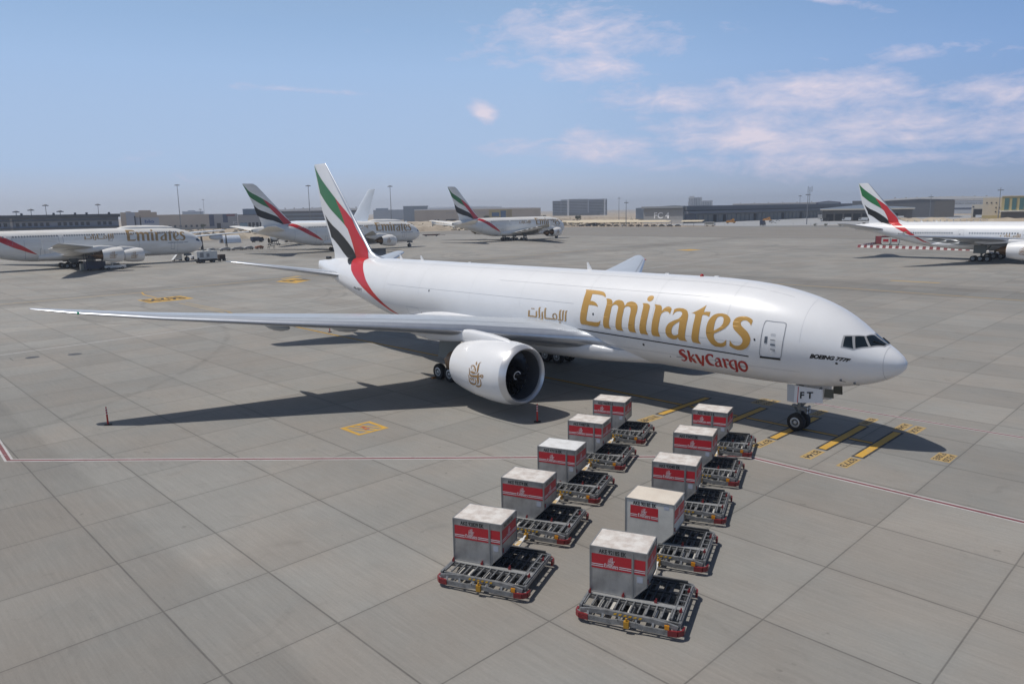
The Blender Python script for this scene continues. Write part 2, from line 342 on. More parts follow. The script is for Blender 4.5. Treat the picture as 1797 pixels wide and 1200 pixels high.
# lettering outlines: (aft position, arc length above the waist) in metres on the side of the cargo jet
WORDMARK=[[[[-20.81,2.08],[-20.58,2.08],[-20.34,2.08],[-20.09,2.08],[-19.83,2.07],[-19.56,2.06],[-19.35,2.04],[-19.24,2.02],[-19.14,2.0],[-19.06,1.96],[-18.98,1.91],[-18.91,1.85],[-18.86,1.79],[-18.83,1.73],[-18.81,1.66],[-18.8,1.59],[-18.85,1.62],[-18.91,1.65],[-18.97,1.68],[-19.04,1.71],[-19.12,1.73],[-19.21,1.74],[-19.45,1.76],[-19.76,1.77],[-20.05,1.77],[-20.04,1.6],[-20.03,1.41],[-20.04,1.25],[-19.95,1.25],[-19.86,1.25],[-19.77,1.24],[-19.68,1.22],[-19.59,1.19],[-19.5,1.15],[-19.43,1.11],[-19.37,1.06],[-19.32,1.02],[-19.29,0.97],[-19.26,0.92],[-19.24,0.87],[-19.3,0.89],[-19.37,0.92],[-19.44,0.93],[-19.53,0.94],[-19.63,0.95],[-19.73,0.95],[-19.85,0.96],[-19.98,0.95],[-20.09,0.95],[-20.1,0.83],[-20.1,0.71],[-20.11,0.58],[-20.12,0.45],[-20.14,0.33],[-20.15,0.21],[-20.17,0.11],[-20.19,0.02],[-20.2,-0.06],[-20.19,-0.11],[-20.17,-0.16],[-20.12,-0.19],[-20.02,-0.2],[-19.9,-0.2],[-19.76,-0.2],[-19.6,-0.2],[-19.43,-0.2],[-19.28,-0.2],[-19.19,-0.19],[-19.11,-0.17],[-19.04,-0.15],[-18.99,-0.11],[-18.95,-0.07],[-18.91,-0.03],[-18.92,-0.11],[-18.94,-0.19],[-18.97,-0.27],[-19.0,-0.34],[-19.04,-0.41],[-19.09,-0.45],[-19.15,-0.49],[-19.23,-0.51],[-19.31,-0.52],[-19.45,-0.53],[-19.62,-0.52],[-19.79,-0.51],[-19.95,-0.51],[-20.11,-0.49],[-20.27,-0.49],[-20.41,-0.48],[-20.55,-0.49],[-20.66,-0.48],[-20.71,-0.46],[-20.74,-0.43],[-20.76,-0.39],[-20.77,-0.33],[-20.78,-0.24],[-20.79,-0.15],[-20.78,-0.01],[-20.77,0.15],[-20.76,0.3],[-20.74,0.45],[-20.72,0.59],[-20.7,0.76],[-20.69,0.96],[-20.68,1.18],[-20.69,1.37],[-20.69,1.51],[-20.69,1.63],[-20.69,1.74],[-20.7,1.83],[-20.72,1.92],[-20.74,1.99],[-20.76,2.02],[-20.79,2.05]]],[[[-18.69,1.52],[-18.62,1.52],[-18.55,1.53],[-18.47,1.53],[-18.39,1.52],[-18.3,1.51],[-18.22,1.48],[-18.17,1.44],[-18.12,1.4],[-18.09,1.34],[-18.06,1.27],[-18.05,1.2],[-18.04,1.14],[-18.01,1.2],[-17.98,1.27],[-17.94,1.33],[-17.88,1.39],[-17.8,1.44],[-17.72,1.48],[-17.65,1.5],[-17.58,1.51],[-17.51,1.51],[-17.43,1.5],[-17.34,1.49],[-17.27,1.46],[-17.2,1.43],[-17.14,1.38],[-17.09,1.33],[-17.04,1.26],[-16.99,1.19],[-16.95,1.11],[-16.93,1.19],[-16.9,1.26],[-16.86,1.32],[-16.82,1.38],[-16.75,1.41],[-16.69,1.44],[-16.62,1.46],[-16.54,1.48],[-16.46,1.48],[-16.38,1.47],[-16.29,1.46],[-16.2,1.43],[-16.13,1.4],[-16.05,1.35],[-15.99,1.3],[-15.95,1.26],[-15.92,1.21],[-15.9,1.15],[-15.88,1.06],[-15.87,0.97],[-15.87,0.86],[-15.88,0.75],[-15.91,0.63],[-15.94,0.51],[-15.95,0.39],[-15.96,0.28],[-15.97,0.16],[-15.97,0.04],[-15.98,-0.09],[-15.98,-0.2],[-15.97,-0.29],[-15.96,-0.37],[-15.94,-0.44],[-15.91,-0.5],[-15.88,-0.55],[-15.85,-0.6],[-15.95,-0.59],[-16.05,-0.59],[-16.15,-0.59],[-16.24,-0.59],[-16.33,-0.58],[-16.41,-0.56],[-16.45,-0.53],[-16.48,-0.48],[-16.5,-0.43],[-16.51,-0.35],[-16.52,-0.27],[-16.51,-0.18],[-16.5,-0.09],[-16.49,0.01],[-16.47,0.11],[-16.45,0.22],[-16.44,0.34],[-16.43,0.47],[-16.41,0.59],[-16.4,0.71],[-16.4,0.82],[-16.41,0.89],[-16.42,0.94],[-16.44,0.99],[-16.47,1.04],[-16.51,1.07],[-16.55,1.09],[-16.6,1.11],[-16.66,1.12],[-16.71,1.12],[-16.77,1.11],[-16.83,1.09],[-16.88,1.07],[-16.92,1.03],[-16.95,0.99],[-16.97,0.93],[-16.98,0.85],[-16.98,0.76],[-16.98,0.66],[-17.0,0.56],[-17.01,0.45],[-17.03,0.34],[-17.04,0.22],[-17.05,0.1],[-17.05,-0.01],[-17.06,-0.12],[-17.07,-0.22],[-17.06,-0.3],[-17.05,-0.37],[-17.04,-0.43],[-17.01,-0.48],[-16.98,-0.52],[-16.95,-0.56],[-16.91,-0.59],[-17.01,-0.58],[-17.11,-0.58],[-17.2,-0.58],[-17.3,-0.57],[-17.39,-0.57],[-17.47,-0.56],[-17.52,-0.53],[-17.56,-0.49],[-17.58,-0.43],[-17.59,-0.36],[-17.6,-0.27],[-17.59,-0.17],[-17.58,-0.07],[-17.57,0.06],[-17.55,0.19],[-17.53,0.34],[-17.51,0.51],[-17.49,0.66],[-17.48,0.78],[-17.48,0.89],[-17.48,0.98],[-17.5,1.03],[-17.54,1.07],[-17.57,1.1],[-17.62,1.13],[-17.67,1.14],[-17.72,1.15],[-17.78,1.15],[-17.84,1.14],[-17.9,1.12],[-17.95,1.09],[-17.99,1.06],[-18.02,1.01],[-18.04,0.96],[-18.05,0.9],[-18.05,0.82],[-18.05,0.71],[-18.06,0.58],[-18.08,0.46],[-18.09,0.36],[-18.1,0.27],[-18.12,0.17],[-18.14,0.07],[-18.15,-0.03],[-18.16,-0.12],[-18.16,-0.21],[-18.16,-0.3],[-18.14,-0.38],[-18.1,-0.44],[-18.04,-0.49],[-17.99,-0.54],[-18.08,-0.54],[-18.19,-0.54],[-18.29,-0.54],[-18.39,-0.54],[-18.48,-0.54],[-18.56,-0.53],[-18.61,-0.5],[-18.64,-0.46],[-18.66,-0.41],[-18.68,-0.34],[-18.68,-0.26],[-18.68,-0.17],[-18.67,-0.04],[-18.65,0.11],[-18.63,0.27],[-18.61,0.43],[-18.58,0.6],[-18.56,0.75],[-18.54,0.87],[-18.53,0.98],[-18.52,1.08],[-18.53,1.18],[-18.55,1.26],[-18.57,1.34],[-18.61,1.41],[-18.65,1.46]]],[[[-15.58,1.43],[-15.51,1.44],[-15.44,1.44],[-15.36,1.45],[-15.27,1.45],[-15.18,1.44],[-15.1,1.42],[-15.04,1.39],[-14.99,1.35],[-14.95,1.3],[-14.93,1.23],[-14.93,1.15],[-14.92,1.05],[-14.93,0.91],[-14.94,0.75],[-14.95,0.6],[-14.97,0.47],[-14.99,0.36],[-15.01,0.25],[-15.02,0.13],[-15.04,0.01],[-15.05,-0.1],[-15.05,-0.19],[-15.05,-0.26],[-15.04,-0.34],[-15.0,-0.44],[-14.94,-0.54],[-14.9,-0.64],[-15.0,-0.63],[-15.11,-0.63],[-15.21,-0.62],[-15.32,-0.62],[-15.43,-0.62],[-15.51,-0.61],[-15.55,-0.58],[-15.56,-0.53],[-15.57,-0.47],[-15.59,-0.4],[-15.59,-0.32],[-15.59,-0.23],[-15.58,-0.12],[-15.56,-0.0],[-15.54,0.13],[-15.52,0.28],[-15.5,0.45],[-15.48,0.62],[-15.47,0.78],[-15.46,0.94],[-15.45,1.08],[-15.46,1.16],[-15.46,1.23],[-15.47,1.29],[-15.51,1.34],[-15.54,1.39]]],[[[-15.3,1.7],[-15.32,1.74],[-15.33,1.8],[-15.32,1.85],[-15.31,1.9],[-15.28,1.95],[-15.24,1.98],[-15.19,2.01],[-15.13,2.02],[-15.07,2.03],[-15.01,2.03],[-14.96,2.02],[-14.92,2.0],[-14.89,1.97],[-14.87,1.93],[-14.86,1.89],[-14.86,1.84],[-14.86,1.78],[-14.88,1.73],[-14.91,1.69],[-14.95,1.65],[-15.0,1.62],[-15.05,1.6],[-15.11,1.6],[-15.16,1.6],[-15.21,1.62],[-15.27,1.66]]],[[[-14.62,1.43],[-14.55,1.43],[-14.47,1.43],[-14.39,1.42],[-14.31,1.42],[-14.22,1.42],[-14.14,1.4],[-14.08,1.37],[-14.04,1.33],[-14.0,1.27],[-13.98,1.2],[-13.97,1.11],[-13.96,1.03],[-13.91,1.09],[-13.86,1.16],[-13.81,1.22],[-13.76,1.26],[-13.7,1.31],[-13.64,1.34],[-13.59,1.36],[-13.54,1.37],[-13.48,1.37],[-13.43,1.36],[-13.38,1.35],[-13.33,1.33],[-13.29,1.3],[-13.26,1.26],[-13.24,1.21],[-13.25,1.11],[-13.27,0.98],[-13.29,0.86],[-13.31,0.9],[-13.34,0.95],[-13.38,0.98],[-13.43,1.01],[-13.49,1.03],[-13.56,1.04],[-13.62,1.04],[-13.69,1.02],[-13.75,1.0],[-13.81,0.97],[-13.86,0.93],[-13.9,0.9],[-13.91,0.9],[-13.91,0.89],[-13.92,0.88],[-13.94,0.83],[-13.96,0.76],[-13.98,0.68],[-14.0,0.56],[-14.01,0.41],[-14.03,0.27],[-14.05,0.15],[-14.06,0.04],[-14.08,-0.07],[-14.08,-0.17],[-14.08,-0.26],[-14.06,-0.35],[-14.03,-0.45],[-13.99,-0.55],[-13.95,-0.65],[-14.05,-0.66],[-14.15,-0.66],[-14.26,-0.66],[-14.36,-0.66],[-14.46,-0.65],[-14.54,-0.63],[-14.59,-0.59],[-14.61,-0.54],[-14.62,-0.48],[-14.63,-0.4],[-14.63,-0.3],[-14.62,-0.2],[-14.61,-0.07],[-14.6,0.08],[-14.58,0.22],[-14.56,0.36],[-14.54,0.5],[-14.52,0.64],[-14.51,0.78],[-14.49,0.93],[-14.49,1.05],[-14.49,1.13],[-14.49,1.2],[-14.51,1.26],[-14.54,1.32],[-14.58,1.38]]],[[[-13.08,0.83],[-13.06,0.96],[-13.05,1.1],[-13.04,1.23],[-12.98,1.25],[-12.92,1.28],[-12.86,1.31],[-12.78,1.32],[-12.71,1.34],[-12.62,1.34],[-12.53,1.34],[-12.43,1.34],[-12.34,1.32],[-12.26,1.3],[-12.18,1.27],[-12.11,1.23],[-12.05,1.18],[-12.01,1.11],[-11.97,1.04],[-11.94,0.96],[-11.93,0.87],[-11.93,0.77],[-11.93,0.64],[-11.95,0.5],[-11.97,0.36],[-11.98,0.22],[-12.0,0.08],[-12.02,-0.06],[-12.04,-0.19],[-12.06,-0.31],[-12.07,-0.41],[-12.07,-0.48],[-12.06,-0.53],[-12.04,-0.58],[-12.01,-0.64],[-11.96,-0.69],[-11.92,-0.73],[-12.01,-0.73],[-12.11,-0.73],[-12.2,-0.73],[-12.3,-0.73],[-12.4,-0.72],[-12.48,-0.71],[-12.52,-0.69],[-12.55,-0.66],[-12.57,-0.63],[-12.58,-0.59],[-12.58,-0.56],[-12.59,-0.52],[-12.62,-0.56],[-12.66,-0.61],[-12.71,-0.65],[-12.77,-0.68],[-12.85,-0.7],[-12.92,-0.71],[-13.0,-0.71],[-13.08,-0.7],[-13.16,-0.68],[-13.24,-0.65],[-13.33,-0.61],[-13.4,-0.56],[-13.45,-0.5],[-13.48,-0.43],[-13.51,-0.36],[-13.52,-0.28],[-13.52,-0.19],[-13.52,-0.11],[-13.5,-0.03],[-13.47,0.04],[-13.44,0.11],[-13.39,0.18],[-13.34,0.25],[-13.27,0.32],[-13.18,0.38],[-13.07,0.44],[-12.96,0.5],[-12.86,0.55],[-12.75,0.59],[-12.66,0.63],[-12.6,0.66],[-12.56,0.69],[-12.52,0.73],[-12.47,0.78],[-12.44,0.84],[-12.41,0.9],[-12.39,0.94],[-12.39,0.99],[-12.4,1.03],[-12.42,1.07],[-12.46,1.09],[-12.5,1.11],[-12.55,1.13],[-12.61,1.14],[-12.66,1.13],[-12.73,1.12],[-12.79,1.11],[-12.85,1.08],[-12.9,1.05],[-12.95,1.01],[-12.99,0.96],[-13.02,0.92],[-13.05,0.88]],[[-12.5,0.49],[-12.56,0.46],[-12.63,0.41],[-12.7,0.37],[-12.78,0.32],[-12.85,0.26],[-12.91,0.2],[-12.96,0.14],[-13.0,0.07],[-13.03,0.01],[-13.05,-0.05],[-13.06,-0.11],[-13.06,-0.17],[-13.06,-0.23],[-13.04,-0.3],[-13.01,-0.35],[-12.97,-0.39],[-12.93,-0.42],[-12.87,-0.43],[-12.81,-0.43],[-12.75,-0.42],[-12.69,-0.4],[-12.64,-0.38],[-12.61,-0.35],[-12.57,-0.33],[-12.56,-0.26],[-12.56,-0.19],[-12.55,-0.11],[-12.54,-0.01],[-12.52,0.09],[-12.51,0.2],[-12.5,0.3],[-12.5,0.4]]],[[[-10.85,1.72],[-10.86,1.64],[-10.87,1.56],[-10.88,1.48],[-10.89,1.4],[-10.89,1.32],[-10.9,1.25],[-10.82,1.26],[-10.75,1.28],[-10.67,1.29],[-10.6,1.29],[-10.52,1.3],[-10.45,1.3],[-10.46,1.2],[-10.46,1.08],[-10.47,0.98],[-10.52,1.0],[-10.59,1.03],[-10.65,1.05],[-10.72,1.06],[-10.78,1.07],[-10.84,1.07],[-10.88,1.06],[-10.91,1.05],[-10.95,1.03],[-10.95,0.95],[-10.96,0.86],[-10.96,0.76],[-10.97,0.62],[-10.98,0.47],[-11.0,0.32],[-11.02,0.17],[-11.03,0.01],[-11.05,-0.13],[-11.07,-0.24],[-11.08,-0.35],[-11.09,-0.44],[-11.09,-0.51],[-11.08,-0.56],[-11.06,-0.61],[-11.02,-0.67],[-10.98,-0.72],[-10.94,-0.78],[-11.02,-0.77],[-11.1,-0.77],[-11.19,-0.77],[-11.29,-0.76],[-11.4,-0.75],[-11.49,-0.74],[-11.54,-0.71],[-11.56,-0.67],[-11.58,-0.62],[-11.59,-0.56],[-11.6,-0.5],[-11.6,-0.43],[-11.59,-0.33],[-11.57,-0.2],[-11.55,-0.08],[-11.53,0.06],[-11.51,0.2],[-11.5,0.33],[-11.48,0.46],[-11.46,0.59],[-11.45,0.71],[-11.44,0.82],[-11.44,0.92],[-11.44,1.02],[-11.48,1.04],[-11.52,1.07],[-11.57,1.09],[-11.63,1.1],[-11.69,1.09],[-11.75,1.08],[-11.67,1.12],[-11.58,1.17],[-11.49,1.22],[-11.4,1.27],[-11.31,1.33],[-11.23,1.39],[-11.15,1.45],[-11.08,1.5],[-11.02,1.55],[-10.96,1.61],[-10.9,1.67]]],[[[-9.18,-0.29],[-9.2,-0.41],[-9.22,-0.54],[-9.24,-0.67],[-9.3,-0.71],[-9.37,-0.75],[-9.45,-0.79],[-9.53,-0.81],[-9.62,-0.83],[-9.71,-0.83],[-9.8,-0.83],[-9.9,-0.83],[-9.99,-0.81],[-10.08,-0.77],[-10.16,-0.72],[-10.24,-0.66],[-10.31,-0.58],[-10.38,-0.49],[-10.44,-0.4],[-10.49,-0.31],[-10.53,-0.21],[-10.55,-0.11],[-10.57,-0.0],[-10.57,0.11],[-10.57,0.23],[-10.56,0.34],[-10.54,0.46],[-10.52,0.57],[-10.49,0.68],[-10.44,0.79],[-10.39,0.89],[-10.33,0.98],[-10.26,1.06],[-10.19,1.13],[-10.11,1.18],[-10.02,1.22],[-9.93,1.25],[-9.83,1.27],[-9.74,1.28],[-9.65,1.29],[-9.55,1.28],[-9.44,1.27],[-9.35,1.25],[-9.27,1.21],[-9.2,1.17],[-9.14,1.12],[-9.09,1.07],[-9.06,1.01],[-9.03,0.94],[-9.03,0.88],[-9.04,0.81],[-9.07,0.74],[-9.1,0.66],[-9.15,0.59],[-9.21,0.52],[-9.28,0.45],[-9.35,0.38],[-9.44,0.32],[-9.52,0.26],[-9.62,0.2],[-9.71,0.15],[-9.81,0.09],[-9.91,0.04],[-10.01,-0.02],[-10.02,-0.07],[-10.03,-0.13],[-10.03,-0.19],[-10.02,-0.25],[-9.99,-0.32],[-9.96,-0.38],[-9.91,-0.44],[-9.85,-0.49],[-9.79,-0.53],[-9.72,-0.56],[-9.64,-0.56],[-9.57,-0.56],[-9.5,-0.54],[-9.43,-0.52],[-9.37,-0.48],[-9.3,-0.42],[-9.24,-0.35]],[[-10.05,0.18],[-10.05,0.25],[-10.05,0.33],[-10.04,0.42],[-10.03,0.5],[-10.02,0.6],[-10.01,0.69],[-9.99,0.79],[-9.96,0.89],[-9.93,0.97],[-9.89,1.02],[-9.84,1.06],[-9.79,1.08],[-9.74,1.1],[-9.69,1.1],[-9.64,1.1],[-9.59,1.08],[-9.54,1.06],[-9.51,1.02],[-9.49,0.96],[-9.47,0.89],[-9.47,0.82],[-9.47,0.75],[-9.48,0.68],[-9.51,0.61],[-9.54,0.55],[-9.58,0.5],[-9.63,0.45],[-9.69,0.39],[-9.76,0.34],[-9.83,0.29],[-9.9,0.25],[-9.98,0.21]]],[[[-8.95,-0.26],[-8.94,-0.31],[-8.92,-0.36],[-8.89,-0.41],[-8.84,-0.47],[-8.78,-0.52],[-8.72,-0.56],[-8.65,-0.58],[-8.58,-0.59],[-8.52,-0.58],[-8.45,-0.57],[-8.4,-0.55],[-8.34,-0.52],[-8.29,-0.48],[-8.24,-0.44],[-8.2,-0.38],[-8.17,-0.33],[-8.16,-0.27],[-8.15,-0.21],[-8.16,-0.15],[-8.18,-0.1],[-8.22,-0.04],[-8.27,0.03],[-8.34,0.09],[-8.41,0.15],[-8.48,0.21],[-8.56,0.27],[-8.63,0.33],[-8.69,0.38],[-8.75,0.44],[-8.79,0.51],[-8.82,0.57],[-8.83,0.63],[-8.84,0.7],[-8.85,0.77],[-8.85,0.84],[-8.83,0.9],[-8.81,0.98],[-8.77,1.05],[-8.72,1.11],[-8.67,1.16],[-8.61,1.2],[-8.54,1.23],[-8.46,1.26],[-8.38,1.28],[-8.29,1.3],[-8.2,1.31],[-8.1,1.31],[-8.02,1.3],[-7.94,1.29],[-7.86,1.26],[-7.8,1.24],[-7.75,1.21],[-7.7,1.18],[-7.67,1.14],[-7.66,1.1],[-7.66,1.06],[-7.67,1.02],[-7.68,0.94],[-7.7,0.85],[-7.71,0.77],[-7.73,0.81],[-7.75,0.85],[-7.78,0.89],[-7.82,0.94],[-7.87,0.98],[-7.92,1.01],[-7.97,1.04],[-8.04,1.06],[-8.1,1.07],[-8.15,1.06],[-8.21,1.05],[-8.26,1.02],[-8.3,1.0],[-8.33,0.96],[-8.36,0.92],[-8.37,0.89],[-8.36,0.84],[-8.35,0.81],[-8.33,0.76],[-8.3,0.72],[-8.26,0.68],[-8.2,0.63],[-8.12,0.57],[-8.04,0.51],[-7.96,0.45],[-7.88,0.38],[-7.82,0.31],[-7.76,0.23],[-7.72,0.14],[-7.68,0.06],[-7.67,-0.02],[-7.67,-0.1],[-7.68,-0.17],[-7.7,-0.26],[-7.72,-0.34],[-7.76,-0.42],[-7.81,-0.51],[-7.87,-0.58],[-7.94,-0.66],[-8.02,-0.71],[-8.1,-0.76],[-8.19,-0.8],[-8.28,-0.83],[-8.38,-0.84],[-8.47,-0.85],[-8.56,-0.84],[-8.65,-0.82],[-8.74,-0.79],[-8.83,-0.75],[-8.92,-0.7],[-9.01,-0.66],[-8.99,-0.52],[-8.97,-0.38]]]]
